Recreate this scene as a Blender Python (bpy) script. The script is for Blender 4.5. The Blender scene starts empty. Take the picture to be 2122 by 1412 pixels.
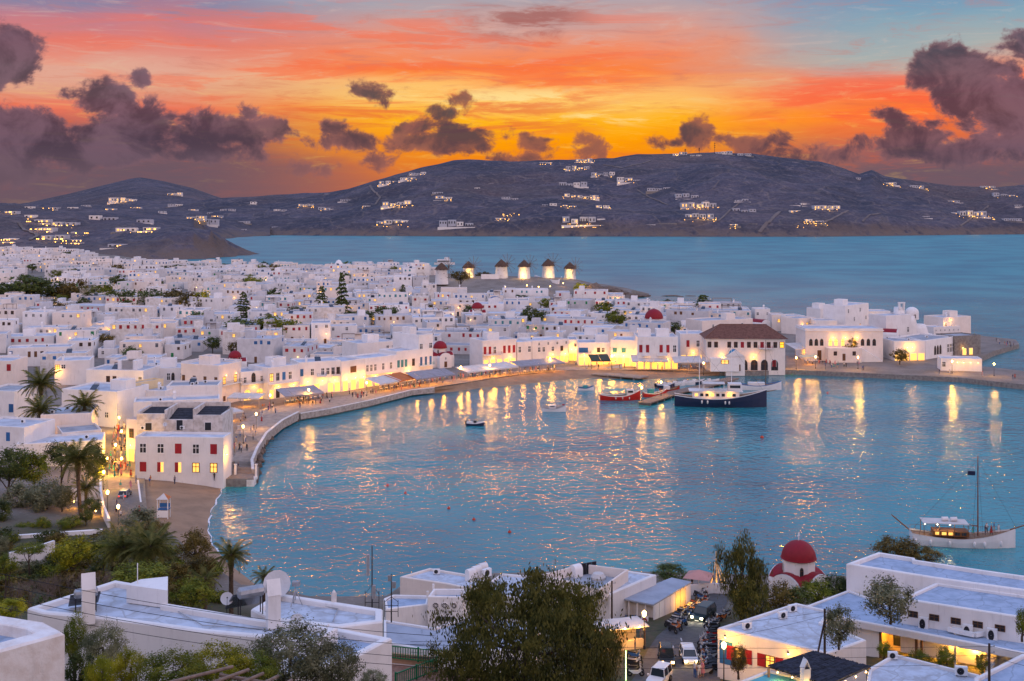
import bpy, bmesh, math, random
import numpy as np
from mathutils import Vector, Matrix, noise
from mathutils.geometry import delaunay_2d_cdt
R = random.Random(11)
PI = math.pi
scene = bpy.context.scene
COL = scene.collection
# ------------------------------------------------------------------ camera
F, CX, HY, CAMH = 2400.0, 1061.0, 440.0, 55.0      # focal length and horizon measured on the 2122 px wide photograph
cam_d = bpy.data.cameras.new('camera'); cam = bpy.data.objects.new('camera', cam_d); COL.objects.link(cam)
cam.location = (0, 0, CAMH); cam.rotation_euler = (PI/2, 0, 0)
cam_d.sensor_width = 36.0; cam_d.lens = 36.0*F/2122.0
cam_d.shift_y = -(706.0-HY)/2122.0
cam_d.clip_start = 1.0; cam_d.clip_end = 30000.0
scene.camera = cam
def L(r, g, b):
    f = lambda c: (c/255/12.92) if c <= 10 else ((c/255+.055)/1.055)**2.4
    return (f(r), f(g), f(b))
# ------------------------------------------------------------------ node helpers
class NT:
    def __init__(s, nt): s.nt = nt; s.n = nt.nodes; s.l = nt.links
    def new(s, t, **kw):
        n = s.n.new(t)
        for k, v in kw.items(): setattr(n, k, v)
        return n
    def put(s, sock, v):
        if isinstance(v, bpy.types.NodeSocket): s.l.new(v, sock)
        elif isinstance(v, (tuple, list)):
            v = tuple(v)
            if len(sock.default_value) == 4 and len(v) == 3: v = v+(1,)
            sock.default_value = v
        else: sock.default_value = v
    def m(s, op, a, b=None, c=None, clamp=False):
        n = s.new('ShaderNodeMath', operation=op, use_clamp=clamp)
        s.put(n.inputs[0], a)
        if b is not None: s.put(n.inputs[1], b)
        if c is not None: s.put(n.inputs[2], c)
        return n.outputs[0]
    def vm(s, op, a, b=None):
        n = s.new('ShaderNodeVectorMath', operation=op); s.put(n.inputs[0], a)
        if b is not None: s.put(n.inputs[1], b)
        return n.outputs[0]
    def mix(s, f, a, b, blend='MIX'):
        n = s.new('ShaderNodeMix', data_type='RGBA', blend_type=blend); s.put(n.inputs[0], f); s.put(n.inputs[6], a); s.put(n.inputs[7], b)
        return n.outputs[2]
    def sm(s, x, lo, hi):
        n = s.new('ShaderNodeMapRange', interpolation_type='SMOOTHSTEP'); s.put(n.inputs[0], x); n.inputs[1].default_value = lo; n.inputs[2].default_value = hi
        return n.outputs[0]
    def ramp(s, x, stops, interp='LINEAR'):
        n = s.new('ShaderNodeValToRGB'); cr = n.color_ramp; cr.interpolation = interp
        while len(cr.elements) < len(stops): cr.elements.new(.5)
        for e, (p, c) in zip(cr.elements, stops): e.position = p; e.color = tuple(c)+(1,)
        s.put(n.inputs[0], x); return n.outputs[0]
    def noise(s, vec, scale, detail=4, rough=.5, dist=0, out=0):
        n = s.new('ShaderNodeTexNoise'); s.put(n.inputs['Vector'], vec); n.inputs['Scale'].default_value = scale; n.inputs['Detail'].default_value = detail
        n.inputs['Roughness'].default_value = rough; n.inputs['Distortion'].default_value = dist; return n.outputs[out]
# ------------------------------------------------------------------ dusk sky (world)
def sky_ang(x, y):
    return math.atan2(x-CX, F)*1000, math.atan2(HY-y, math.hypot(F, x-CX))*1000      # milliradians of azimuth and elevation
world = bpy.data.worlds.new('World'); scene.world = world; world.use_nodes = True
def build_sky():
    t = NT(world.node_tree)
    for n in list(t.n): t.n.remove(n)
    out = t.new('ShaderNodeOutputWorld'); bg = t.new('ShaderNodeBackground')
    d = t.new('ShaderNodeTexCoord').outputs['Generated']
    sp = t.new('ShaderNodeSeparateXYZ'); t.put(sp.inputs[0], d)
    x, y, z = sp.outputs
    az = t.m('MULTIPLY', t.m('ARCTAN2', x, y), 1000.0)
    el = t.m('MULTIPLY', t.m('ARCSINE', z), 1000.0)
    # streak noise: stretched flat along the horizon
    sv = t.vm('MULTIPLY', d, (1.0, 1.0, 5.0))
    n1 = t.noise(sv, 4.2, 5, .55, .6)
    n2 = t.noise(t.vm('MULTIPLY', d, (1.0, 1.0, 9.0)), 7.0, 7, .66, .7)
    elw = t.m('ADD', el, t.m('MULTIPLY', t.m('SUBTRACT', n1, .5), 46.0))
    e = t.m('DIVIDE', elw, 420.0, clamp=True)
    E = lambda y: max(0, math.atan2(HY-y, F)*1000/420)
    ctr = t.ramp(e, [(0, L(214, 96, 40)), (E(345), L(240, 128, 26)), (E(285), L(255, 158, 4)), (E(240), L(255, 182, 30)), (E(205), L(255, 200, 104)), (E(170), L(255, 188, 104)),
                     (E(138), L(252, 130, 62)), (E(98), L(242, 144, 106)), (E(50), L(208, 160, 152)), (E(0), L(170, 164, 174)), (.62, L(176, 178, 206)), (1, L(160, 186, 226))])
    lef = t.ramp(e, [(0, L(106, 84, 96)), (E(350), L(112, 86, 96)), (E(300), L(146, 92, 92)), (E(240), L(236, 118, 92)), (E(200), L(226, 158, 130)), (E(160), L(226, 168, 148)), (E(110), L(226, 126, 114)),
                     (E(72), L(196, 128, 140)), (E(46), L(140, 132, 162)), (E(0), L(124, 130, 166)), (E(-60), L(136, 154, 196)), (1, L(160, 186, 226))])
    rig = t.ramp(e, [(0, L(112, 90, 102)), (E(350), L(120, 92, 100)), (E(300), L(176, 98, 90)), (E(255), L(255, 124, 50)), (E(205), L(250, 112, 70)), (E(165), L(226, 150, 124)), (E(120), L(170, 176, 174)),
                     (E(60), L(134, 166, 184)), (E(0), L(110, 148, 184)), (.6, L(140, 172, 214)), (1, L(160, 186, 226))])
    azw = t.m('ADD', az, t.m('MULTIPLY', t.m('SUBTRACT', n1, .5), 160.0))
    c = t.mix(t.sm(azw, -70, -310), ctr, lef)
    c = t.mix(t.sm(azw, 110, 330), c, rig)
    plain = c
    # glowing red streaks under the high cloud deck
    band = t.m('MULTIPLY', t.sm(el, 80, 115), t.sm(el, 195, 150))
    side = t.m('MULTIPLY', t.sm(az, -470, -200), t.sm(az, 190, 60))
    st = t.m('MULTIPLY', t.m('MULTIPLY', t.sm(n2, .48, .58), band), side)
    c = t.mix(t.m('MULTIPLY', st, .55), c, L(250, 108, 66))
    band2 = t.m('MULTIPLY', t.m('MULTIPLY', t.sm(el, 62, 84), t.sm(el, 124, 104)), t.m('MULTIPLY', t.sm(az, 150, 260), t.sm(az, 400, 320)))
    c = t.mix(t.m('MULTIPLY', t.m('MULTIPLY', band2, t.sm(n2, .40, .56)), .75), c, L(252, 100, 66))
    ban3 = t.m('MULTIPLY', t.m('MULTIPLY', t.sm(el, 55, 75), t.sm(el, 112, 92)), t.m('MULTIPLY', t.sm(az, -330, -180), t.sm(az, 120, 0)))
    c = t.mix(t.m('MULTIPLY', t.m('MULTIPLY', ban3, t.sm(n2, .50, .60)), .6), c, L(232, 92, 60))
    pale = t.m('MULTIPLY', t.m('MULTIPLY', t.sm(el, 70, 85), t.sm(el, 112, 98)), t.m('MULTIPLY', t.sm(az, -160, -40), t.sm(az, 200, 90)))
    c = t.mix(t.m('MULTIPLY', t.m('MULTIPLY', pale, t.sm(n2, .50, .40)), .8), c, L(255, 226, 150))
    n3 = t.noise(t.vm('MULTIPLY', d, (1.0, 1.0, 7.0)), 17.0, 6, .7, .8)
    c = t.mix(t.m('MULTIPLY', t.sm(n3, .5, .70), .42), c, t.mix(t.sm(el, 70, 150), L(226, 104, 52), L(196, 128, 120)))
    c = t.mix(t.m('MULTIPLY', t.sm(n3, .48, .30), .34), c, t.mix(t.sm(el, 60, 150), L(255, 206, 90), L(214, 186, 178)))
    # cumulus: warped blobs
    wv = t.noise(d, 16.0, 5, .62, 0, 1)
    ws = t.new('ShaderNodeSeparateColor'); t.put(ws.inputs[0], wv)
    uu = t.m('ADD', az, t.m('MULTIPLY', t.m('SUBTRACT', ws.outputs[0], .5), 58.0))
    vv = t.m('ADD', el, t.m('MULTIPLY', t.m('SUBTRACT', ws.outputs[1], .5), 30.0))
    fb = t.noise(t.vm('MULTIPLY', d, (1, 1, 1.25)), 34.0, 7, .62, .3)
    blobs = [(20, 110, 70, 62), (-60, 110, 90, 80), (30, 285, 105, 58), (-40, 300, 160, 70), (235, 205, 52, 40), (285, 164, 22, 22), (175, 200, 34, 18), (275, 255, 78, 52), (230, 300, 130, 45), (110, 310, 220, 40),
             (470, 280, 90, 42), (506, 246, 24, 30), (560, 270, 66, 30), (430, 318, 110, 20), (700, 292, 66, 26), (690, 266, 26, 24), (640, 346, 80, 12), (530, 330, 70, 12), (560, 344, 50, 9), (770, 340, 40, 12),
             (766, 186, 58, 17), (730, 176, 34, 17), (956, 204, 28, 22), (926, 238, 32, 18), (875, 268, 50, 20), (920, 302, 100, 28), (1040, 296, 34, 14), (1100, 300, 38, 15), (1225, 304, 38, 26), (1212, 290, 18, 16),
             (1090, 326, 70, 14), (1450, 288, 32, 34), (1402, 302, 58, 20), (1560, 302, 60, 16), (1680, 326, 140, 18), (1620, 318, 90, 12), (1500, 296, 30, 10),
             (1960, 130, 70, 42), (2040, 140, 66, 34), (2010, 190, 60, 50), (2090, 225, 76, 62), (1868, 240, 44, 26), (1900, 285, 74, 44), (1860, 305, 90, 30), (1990, 306, 130, 28), (2130, 300, 90, 40), (1950, 246, 30, 16), (2130, 85, 55, 36)]
    D = None
    for bx, by, rx, ry in blobs:
        if by > 240 and 600 < bx < 1760: rx *= 1.12; ry *= 1.2
        u0, v0 = sky_ang(bx, by); rx *= 1000/F*1.1; ry *= 1000/F*1.1
        cx = t.new('ShaderNodeCombineXYZ'); t.put(cx.inputs[0], t.m('MULTIPLY_ADD', uu, 1/rx, -u0/rx)); t.put(cx.inputs[1], t.m('MULTIPLY_ADD', vv, 1/ry, -v0/ry))
        ln = t.new('ShaderNodeVectorMath', operation='LENGTH'); t.put(ln.inputs[0], cx.outputs[0])
        # reach in mrad rather than in blob radii so that small puffs keep crisp outlines
        b = t.m('MULTIPLY_ADD', ln.outputs['Value'], -min(rx, ry)/14, min(rx, ry)/14)
        D = b if D is None else t.m('SMOOTH_MAX', D, b, .12)
    D0 = D
    D = t.m('ADD', D, t.m('MULTIPLY', t.m('SUBTRACT', fb, .5), 2.7))
    a = t.sm(D, -.06, .36)
    shade = t.noise(d, 26.0, 5, .6, .5)
    shade = t.m('ADD', shade, t.m('MULTIPLY', t.m('SUBTRACT', ws.outputs[2], .5), .5))
    wc = t.mix(t.sm(t.m('ABSOLUTE', t.m('SUBTRACT', az, 60.0)), 380, 60), L(112, 88, 104), L(146, 90, 80))
    cc = t.mix(t.sm(shade, .40, .66), L(72, 60, 76), wc)
    cc = t.mix(t.m('MULTIPLY', t.sm(D, .6, .0), .45), cc, t.mix(t.sm(t.m('ABSOLUTE', t.m('SUBTRACT', az, 60.0)), 330, 80), L(176, 120, 124), L(222, 124, 66)))
    c = t.mix(t.m('MULTIPLY', a, .93), c, cc)
    # soft purple haze bank over the horizon, thin in the glowing middle
    hz = t.m('MULTIPLY', t.sm(t.m('ADD', el, t.m('MULTIPLY', t.m('SUBTRACT', n1, .5), 30.0)), 58, 30), t.sm(t.m('ABSOLUTE', t.m('SUBTRACT', az, 90.0)), 90, 300))
    c = t.mix(t.m('MULTIPLY', hz, .82), c, t.mix(t.sm(t.m('ABSOLUTE', t.m('SUBTRACT', az, 20.0)), 300, 90), L(110, 88, 100), L(166, 102, 88)))
    # grey smears high up
    sm1 = t.m('MULTIPLY', t.m('MULTIPLY', t.sm(el, 140, 160), t.sm(el, 186, 170)), t.m('MULTIPLY', t.sm(az, -60, 0), t.sm(az, 90, 30)))
    c = t.mix(t.m('MULTIPLY', t.m('MULTIPLY', sm1, t.sm(n2, .42, .58)), .75), c, L(150, 98, 98))
    # the rest of the dusk sky: blue overhead, pink belt opposite the sunset
    up = t.sm(el, 230, 720)
    upc = (t.ramp(t.m('DIVIDE', el, 1571.0), [(0, (.84, .80, 1.0)), (.45, (.44, .62, 1.10)), (1, (.26, .49, 1.12))]))
    back = t.sm(t.m('ABSOLUTE', az), 700, 1500)
    bc = t.ramp(t.m('DIVIDE', el, 1571.0, clamp=True), [(0, (1.25, .90, .92)), (.10, (1.78, 1.24, 1.22)), (.28, (1.46, 1.14, 1.22)), (.5, (.78, .80, 1.14)), (1, (.26, .49, 1.12))])
    bl = t.ramp(t.m('DIVIDE', el, 1571.0, clamp=True), [(0, (.58, .58, .84)), (.12, (.70, .72, 1.0)), (.4, (.50, .66, 1.10)), (1, (.26, .49, 1.12))])
    bc = t.mix(t.m('MULTIPLY', t.sm(az, -700, -1100), t.sm(az, -2600, -1700)), bc, bl)
    fin = lambda q: t.mix(back, t.mix(up, q, upc), bc)
    bg2 = t.new('ShaderNodeBackground')
    t.put(bg.inputs[0], fin(c)); t.put(bg2.inputs[0], fin(plain))
    # the detailed cloud nodes only run where the clouds are; elsewhere the same sky without them
    k = t.m('MULTIPLY', t.m('LESS_THAN', t.m('ABSOLUTE', az), 640.0), t.m('MULTIPLY', t.m('LESS_THAN', el, 260.0), t.m('GREATER_THAN', el, -20.0)))
    ms = t.new('ShaderNodeMixShader'); t.put(ms.inputs[0], k); t.l.new(bg2.outputs[0], ms.inputs[1]); t.l.new(bg.outputs[0], ms.inputs[2])
    t.l.new(ms.outputs[0], out.inputs[0])
build_sky()
world.cycles.sampling_method = 'MANUAL'; world.cycles.sample_map_resolution = 512
# ------------------------------------------------------------------ afterglow of the set sun
sun_d = bpy.data.lights.new('sun', 'SUN'); sun = bpy.data.objects.new('sun', sun_d); COL.objects.link(sun)
sun_d.energy = 0.5; sun_d.angle = math.radians(2); sun_d.color = (1.0, .52, .28)
sun.rotation_euler = (math.radians(88.6), 0, math.radians(176))
# ------------------------------------------------------------------ exposure and render settings
scene.view_settings.view_transform = 'Standard'; scene.view_settings.look = 'None'
scene.view_settings.exposure = 0.0; scene.view_settings.gamma = 1.0; scene.view_settings.use_curve_mapping = False
scene.render.engine = 'CYCLES'
scene.cycles.use_denoising = True
try: scene.cycles.denoiser = 'OPENIMAGEDENOISE'
except Exception: pass
scene.cycles.max_bounces = 5; scene.cycles.diffuse_bounces = 2; scene.cycles.glossy_bounces = 2; scene.cycles.transmission_bounces = 2; scene.cycles.transparent_max_bounces = 4
scene.cycles.sample_clamp_indirect = 10.0; scene.cycles.caustics_reflective = False; scene.cycles.caustics_refractive = False
scene.cycles.use_light_tree = True
# ------------------------------------------------------------------ measuring helpers
def W(x, y, z=0.0):
    d = F*(CAMH-z)/(y-HY); return Vector(((x-CX)*d/F, d, z))
def WD(x, y, d):
    return Vector(((x-CX)*d/F, d, CAMH-(y-HY)*d/F))
def XD(x, d): return (x-CX)*d/F
def PX(v):
    return (CX+v[0]*F/v[1], HY+(CAMH-v[2])*F/v[1])
def tag(o, label=None, cat=None, group=None, kind=None):
    if label: o['label'] = label
    if cat: o['category'] = cat
    if group: o['group'] = group
    if kind: o['kind'] = kind
    return o
def empty(name, loc, rz=0.0, label=None, cat=None, group=None, sc=None):
    o = bpy.data.objects.new(name, None); COL.objects.link(o); o.location = loc; o.rotation_euler = (0, 0, rz); o.empty_display_size = .3
    if sc: o.scale = (sc, sc, sc)
    return tag(o, label, cat, group)
def place(name, data, parent=None, loc=(0, 0, 0), rot=(0, 0, 0), sc=(1, 1, 1)):
    o = bpy.data.objects.new(name, data); COL.objects.link(o); o.parent = parent; o.location = loc; o.rotation_euler = rot; o.scale = sc
    return o
def copy_tree(o, parent=None):
    c = o.copy(); COL.objects.link(c)
    if parent is not None: c.parent = parent
    for ch in KIDS.get(o.name, ()): copy_tree(ch, c)
    return c
KIDS = {}
def index_kids(root):
    # remember the parts of a prototype once, so copies do not have to search the whole scene
    todo = [root]
    allk = list(bpy.data.objects)
    while todo:
        r = todo.pop(); KIDS[r.name] = [k for k in allk if k.parent == r]; todo += KIDS[r.name]
# ------------------------------------------------------------------ materials
MATS = {}
def mat(name, col, rough=.85, var=.12, scale=.6, bump=0.0, bscale=8.0, metal=0.0, emit=None, es=0.0, spec=.3, col2=None, rnd=0.0, streak=0.0):
    if name in MATS: return MATS[name]
    m = bpy.data.materials.new(name); m.use_nodes = True; t = NT(m.node_tree); b = t.n['Principled BSDF']
    pos = t.new('ShaderNodeNewGeometry').outputs['Position']
    c2 = col2 or tuple(max(0, c*(1-2*var)) for c in col)
    c = t.mix(t.sm(t.noise(pos, scale, 5, .6), .35, .7), tuple(col), tuple(c2))
    if streak:
        c = t.mix(t.m('MULTIPLY', t.sm(t.noise(t.vm('MULTIPLY', pos, (1.6, 1.6, .22)), 1.5, 5, .65), .52, .78), streak), c, tuple(q*.52 for q in col))
        c = t.mix(t.m('MULTIPLY', t.sm(t.noise(pos, .55, 6, .7), .56, .74), streak*.8), c, (col[0]*.72, col[1]*.66, col[2]*.6))
    if rnd:
        oi = t.new('ShaderNodeObjectInfo').outputs['Random']
        hs = t.new('ShaderNodeHueSaturation'); t.put(hs.inputs['Value'], t.m('MULTIPLY_ADD', oi, 2*rnd, 1-rnd)); t.put(hs.inputs['Color'], c); c = hs.outputs[0]
    t.put(b.inputs['Base Color'], c)
    b.inputs['Roughness'].default_value = rough; b.inputs['Metallic'].default_value = metal; b.inputs['Specular IOR Level'].default_value = spec
    if bump:
        bp = t.new('ShaderNodeBump'); bp.inputs['Strength'].default_value = bump; bp.inputs['Distance'].default_value = .1
        t.put(bp.inputs['Height'], t.noise(pos, bscale, 4, .6)); t.l.new(bp.outputs[0], b.inputs['Normal'])
    if emit: t.put(b.inputs['Emission Color'], emit); b.inputs['Emission Strength'].default_value = es
    MATS[name] = m; return m
# ------------------------------------------------------------------ mesh builder
class MB:
    def __init__(s): s.v = []; s.f = []; s.mi = []
    def add(s, vs, fs, mi=0):
        o = len(s.v); s.v += [tuple(p) for p in vs]; s.f += [tuple(i+o for i in f) for f in fs]; s.mi += [mi]*len(fs); return s
    def box(s, x0, x1, y0, y1, z0, z1, mi=0, M=None, bottom=True):
        vs = [Vector(p) for p in ((x0, y0, z0), (x1, y0, z0), (x1, y1, z0), (x0, y1, z0), (x0, y0, z1), (x1, y0, z1), (x1, y1, z1), (x0, y1, z1))]
        if M is not None: vs = [M @ p for p in vs]
        fs = [(4, 5, 6, 7), (0, 1, 5, 4), (1, 2, 6, 5), (2, 3, 7, 6), (3, 0, 4, 7)]
        if bottom: fs.append((3, 2, 1, 0))
        return s.add(vs, fs, mi)
    def cbox(s, c, size, mi=0, rz=0.0):
        M = Matrix.Translation(c) @ Matrix.Rotation(rz, 4, 'Z'); a, b, h = size
        return s.box(-a/2, a/2, -b/2, b/2, -h/2, h/2, mi, M)
    def tube(s, p0, p1, r0, r1=None, n=6, mi=0, cap=True):
        r1 = r0 if r1 is None else r1; p0 = Vector(p0); p1 = Vector(p1); ax = (p1-p0)
        if ax.length < 1e-6: return s
        ax.normalize(); a = ax.orthogonal().normalized(); b = ax.cross(a); vs = []
        for p, r in ((p0, r0), (p1, r1)):
            for i in range(n):
                w = 2*PI*i/n; vs.append(p+(a*math.cos(w)+b*math.sin(w))*r)
        fs = [(i, (i+1) % n, n+(i+1) % n, n+i) for i in range(n)]
        if cap: fs += [tuple(range(n-1, -1, -1)), tuple(range(n, 2*n))]
        return s.add(vs, fs, mi)
    def path(s, pts, r, n=5, mi=0):
        for i in range(len(pts)-1):
            ra = r[i] if isinstance(r, (list, tuple)) else r; rb = r[i+1] if isinstance(r, (list, tuple)) else r
            s.tube(pts[i], pts[i+1], ra, rb, n, mi, cap=(i in (0, len(pts)-2)))
        return s
    def lathe(s, prof, n=12, c=(0, 0, 0), mi=0, a0=0.0, a1=2*PI):
        full = abs(a1-a0-2*PI) < 1e-6; k = n if full else n+1; vs = []; c = Vector(c)
        for r, z in prof:
            for i in range(k):
                w = a0+(a1-a0)*i/n; vs.append(c+Vector((r*math.cos(w), r*math.sin(w), z)))
        fs = []
        for j in range(len(prof)-1):
            for i in range(n):
                i2 = (i+1) % k if full else i+1
                fs.append((j*k+i, j*k+i2, (j+1)*k+i2, (j+1)*k+i))
        return s.add(vs, fs, mi)
    def prism(s, poly, z0, z1, mi=0, mt=None, bottom=False):
        n = len(poly); vs = [(p[0], p[1], z0) for p in poly]+[(p[0], p[1], z1) for p in poly]
        s.add(vs, [(i, (i+1) % n, n+(i+1) % n, n+i) for i in range(n)], mi)
        s.add([(p[0], p[1], z1) for p in poly], [tuple(range(n))], mi if mt is None else mt)
        if bottom: s.add([(p[0], p[1], z0) for p in poly], [tuple(range(n-1, -1, -1))], mi)
        return s
    def quad(s, a, b, c, d, mi=0): return s.add([a, b, c, d], [(0, 1, 2, 3)], mi)
    def mesh(s, name, mats, smooth=False):
        me = bpy.data.meshes.new(name); me.from_pydata([tuple(p) for p in s.v], [], s.f)
        for m in (mats if isinstance(mats, (list, tuple)) else [mats]): me.materials.append(m)
        if me.polygons:
            me.polygons.foreach_set('material_index', s.mi)
            if smooth: me.polygons.foreach_set('use_smooth', [True]*len(me.polygons))
        me.update(); return me
    def obj(s, name, mats, parent=None, loc=(0, 0, 0), rot=(0, 0, 0), smooth=False):
        return place(name, s.mesh(name, mats, smooth), parent, loc, rot)
def ccw(poly):
    a = sum(poly[i][0]*poly[(i+1) % len(poly)][1]-poly[(i+1) % len(poly)][0]*poly[i][1] for i in range(len(poly)))
    return list(poly) if a > 0 else list(poly)[::-1]
def inset(poly, t):
    poly = ccw([Vector((p[0], p[1])) for p in poly]); n = len(poly); out = []
    for i in range(n):
        a, b, c = poly[i-1], poly[i], poly[(i+1) % n]
        e1 = (b-a).normalized(); e2 = (c-b).normalized(); n1 = Vector((-e1.y, e1.x)); n2 = Vector((-e2.y, e2.x))
        bis = n1+n2; k = bis.dot(n1)
        out.append(b+bis*(t/max(k, .3)) if bis.length > 1e-6 else b+n1*t)
    return out
def in_poly(x, y, poly):
    c = False; j = len(poly)-1
    for i in range(len(poly)):
        xi, yi = poly[i][0], poly[i][1]; xj, yj = poly[j][0], poly[j][1]
        if (yi > y) != (yj > y) and x < (xj-xi)*(y-yi)/(yj-yi)+xi: c = not c
        j = i
    return c
def interp(x, pts):
    if x <= pts[0][0]: return pts[0][1]
    for (a, va), (b, vb) in zip(pts, pts[1:]):
        if x <= b: return va+(vb-va)*(x-a)/(b-a)
    return pts[-1][1]
def sstep(x, a, b):
    t = min(1, max(0, (x-a)/(b-a))); return t*t*(3-2*t)
# ------------------------------------------------------------------ palette
PL = mat('white_plaster', (.80, .78, .77), .9, var=.05, scale=.35, bump=.15, bscale=3.0, rnd=.05, streak=.34)
PL2 = mat('aged_white_plaster', (.76, .73, .71), .92, var=.10, scale=.8, bump=.25, bscale=2.5, col2=(.60, .55, .50), streak=.5)
PINK = mat('cream_plaster', (.80, .72, .66), .9, var=.05, scale=.35, bump=.12, bscale=3.0, streak=.34)
OCH = mat('ochre_plaster', (.76, .60, .36), .9, .06, .5, .1, 3.0)
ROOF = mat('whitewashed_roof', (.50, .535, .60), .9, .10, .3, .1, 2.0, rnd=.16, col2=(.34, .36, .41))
ROOFG = mat('grey_concrete_roof', (.36, .38, .42), .9, .15, .4, .1, 2.0)
DARK = mat('dark_opening', (.025, .027, .035), .5, .1)
BLUE = mat('blue_paint', (.03, .14, .36), .5, .1, rnd=.2)
REDP = mat('red_paint', (.34, .018, .03), .5, .1, rnd=.15)
GREEN = mat('green_paint', (.02, .22, .08), .5, .1)
TEAL = mat('teal_paint', (.05, .25, .30), .5, .1)
BROWN = mat('brown_wood', (.16, .075, .035), .7, .2, 3.0, .2, 12)
GREYW = mat('weathered_wood', (.25, .18, .14), .8, .2, 3.0, .3, 12)
LIT = mat('lit_window', (.8, .6, .3), .6, .1, emit=(1.0, .47, .05), es=1.5)
BULB = mat('warm_bulb', (.9, .7, .4), .5, .0, emit=(1.0, .62, .2), es=14.0)
WBULB = mat('white_bulb', (.9, .8, .6), .5, .0, emit=(1.0, .86, .55), es=14.0)
IRON = mat('dark_iron', (.03, .03, .035), .5, .1, metal=.5)
STEEL = mat('galvanised_steel', (.42, .43, .45), .45, .12, 3.0, metal=.7)
GREYP = mat('grey_paint', (.40, .41, .43), .6, .1)
WHITE = mat('white_gloss_paint', (.80, .80, .80), .35, .03, spec=.5)
STONE = mat('grey_stone', (.26, .24, .22), .9, .2, 1.2, .5, 4.0, col2=(.16, .14, .13))
SAND = mat('wet_sand', (.33, .215, .135), .9, .12, .25, .2, 5.0)
RED_DOME = mat('red_dome_paint', (.25, .008, .018), .6, .08, 1.5, .1, 4.0)
LEAF = {}
# ================================================================== SETTING: water, ground, hills
# ---- land outline: quay and shore edges, read off the photograph at water level
quay_px = [(2330, 815), (2122, 800), (1985, 785), (1800, 776), (1640, 769), (1560, 772), (1490, 771), (1336, 766), (1223, 768), (1172, 769), (1080, 778), (1000, 789), (940, 800), (852, 812),
           (763, 835), (682, 852), (620, 862), (585, 878), (552, 905), (532, 940), (522, 970), (526, 996), (463, 997), (383, 994), (300, 994)]
beach_in = [(302, 1040), (306, 1085), (330, 1108), (380, 1150), (440, 1190), (500, 1225)]
near_px = [(560, 1238), (640, 1268), (800, 1268), (832, 1236), (1000, 1206), (1200, 1198), (1430, 1203), (1590, 1210), (1750, 1212), (1880, 1228), (2122, 1262), (2500, 1300)]
back_px = [(240, 540), (400, 560), (560, 568), (700, 575), (900, 580), (960, 586), (1100, 602), (1250, 604), (1300, 606), (1345, 612), (1310, 620), (1300, 640), (1330, 656), (1480, 662), (1600, 668), (1750, 680), (1880, 690),
           (1960, 700), (2040, 708), (2105, 713), (2112, 722), (2060, 738), (2030, 752), (2034, 769), (2122, 778), (2330, 792)]
def wl(l, z=0): return [W(x, y, z).to_2d() for x, y in l]
outline = wl(quay_px, 1.2)+wl(beach_in, 1.0)+wl(near_px)+[Vector((260, 120)), Vector((260, -40)), Vector((-260, -40)), Vector((-420, 400)), Vector((-760, 1330)), Vector((XD(100, 1340), 1340))]+wl(back_px)
ctrl = [(250, 232, 1.8), (400, 232, 1.6), (150, 260, 2.4), (250, 350, 2.6), (0, 240, 4), (0, 300, 5), (0, 450, 8), (500, 330, 1.7), (520, 260, 1.5), (500, 450, 5), (0, 700, 12), (500, 700, 8), (700, 350, 1.6), (800, 380, 1.6), (800, 430, 2), (800, 550, 5),
        (900, 900, 6), (560, 1000, 5), (100, 1000, 9), (-100, 1300, 12), (100, 1300, 9), (400, 1080, 2.5), (250, 1250, 1.5), (0, 1150, 11), (1000, 753, 13), (1090, 753, 13), (1180, 755, 12.5), (920, 770, 12), (1240, 760, 7), (1290, 765, 3), (1335, 772, .6), (1000, 690, 8), (1080, 690, 9), (1150, 650, 5.5), (1230, 690, 4),
        (1000, 410, 1.5), (1200, 400, 1.5), (1200, 470, 2.5), (1200, 560, 4.5), (1500, 405, 1.5), (1500, 560, 4), (1350, 600, 3), (1800, 392, 1.5), (1800, 430, 2), (1750, 480, 5), (1850, 500, 5), (1800, 540, 2), (2000, 430, 1.8), (2070, 470, 1.6), (2122, 383, 1.5), (2250, 380, 1.5), (1650, 560, 4)]
CP = np.array([(XD(x, d), d, z) for x, d, z in ctrl])
HL = [(-50, 54), (0, 51), (30, 41), (50, 32), (70, 24.5), (90, 17.5), (120, 10.5), (150, 6), (180, 3.6), (205, 2.4), (232, 1.8)]
HR = [(-50, 54), (0, 51), (30, 41), (50, 32), (70, 22), (90, 13), (110, 8), (120, 6.4), (133, 5), (150, 3), (165, 1.6), (176, 1.0)]
def ground(X, Y):
    if Y < 236 and (X < -30 or Y < 185):
        w = sstep(X, -44-Y*.10, -20-Y*.08)
        h = interp(Y, HL)*(1-w)+interp(Y, HR)*w
        if Y < 222: return h
    d2 = (CP[:, 0]-X)**2+(CP[:, 1]-Y)**2
    wt = 1/(d2+60)**1.6
    g = float((wt*CP[:, 2]).sum()/wt.sum())
    if Y < 236 and (X < -30 or Y < 185): k = (Y-222)/14; return h*(1-k)+g*k
    return g
def near_outline(X, Y, r):
    p = Vector((X, Y))
    for i in range(len(outline)):
        a, b = outline[i-1], outline[i]; ab = b-a; t = max(0, min(1, (p-a).dot(ab)/ab.length_squared))
        if (a+ab*t-p).length < r: return True
    return False
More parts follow.
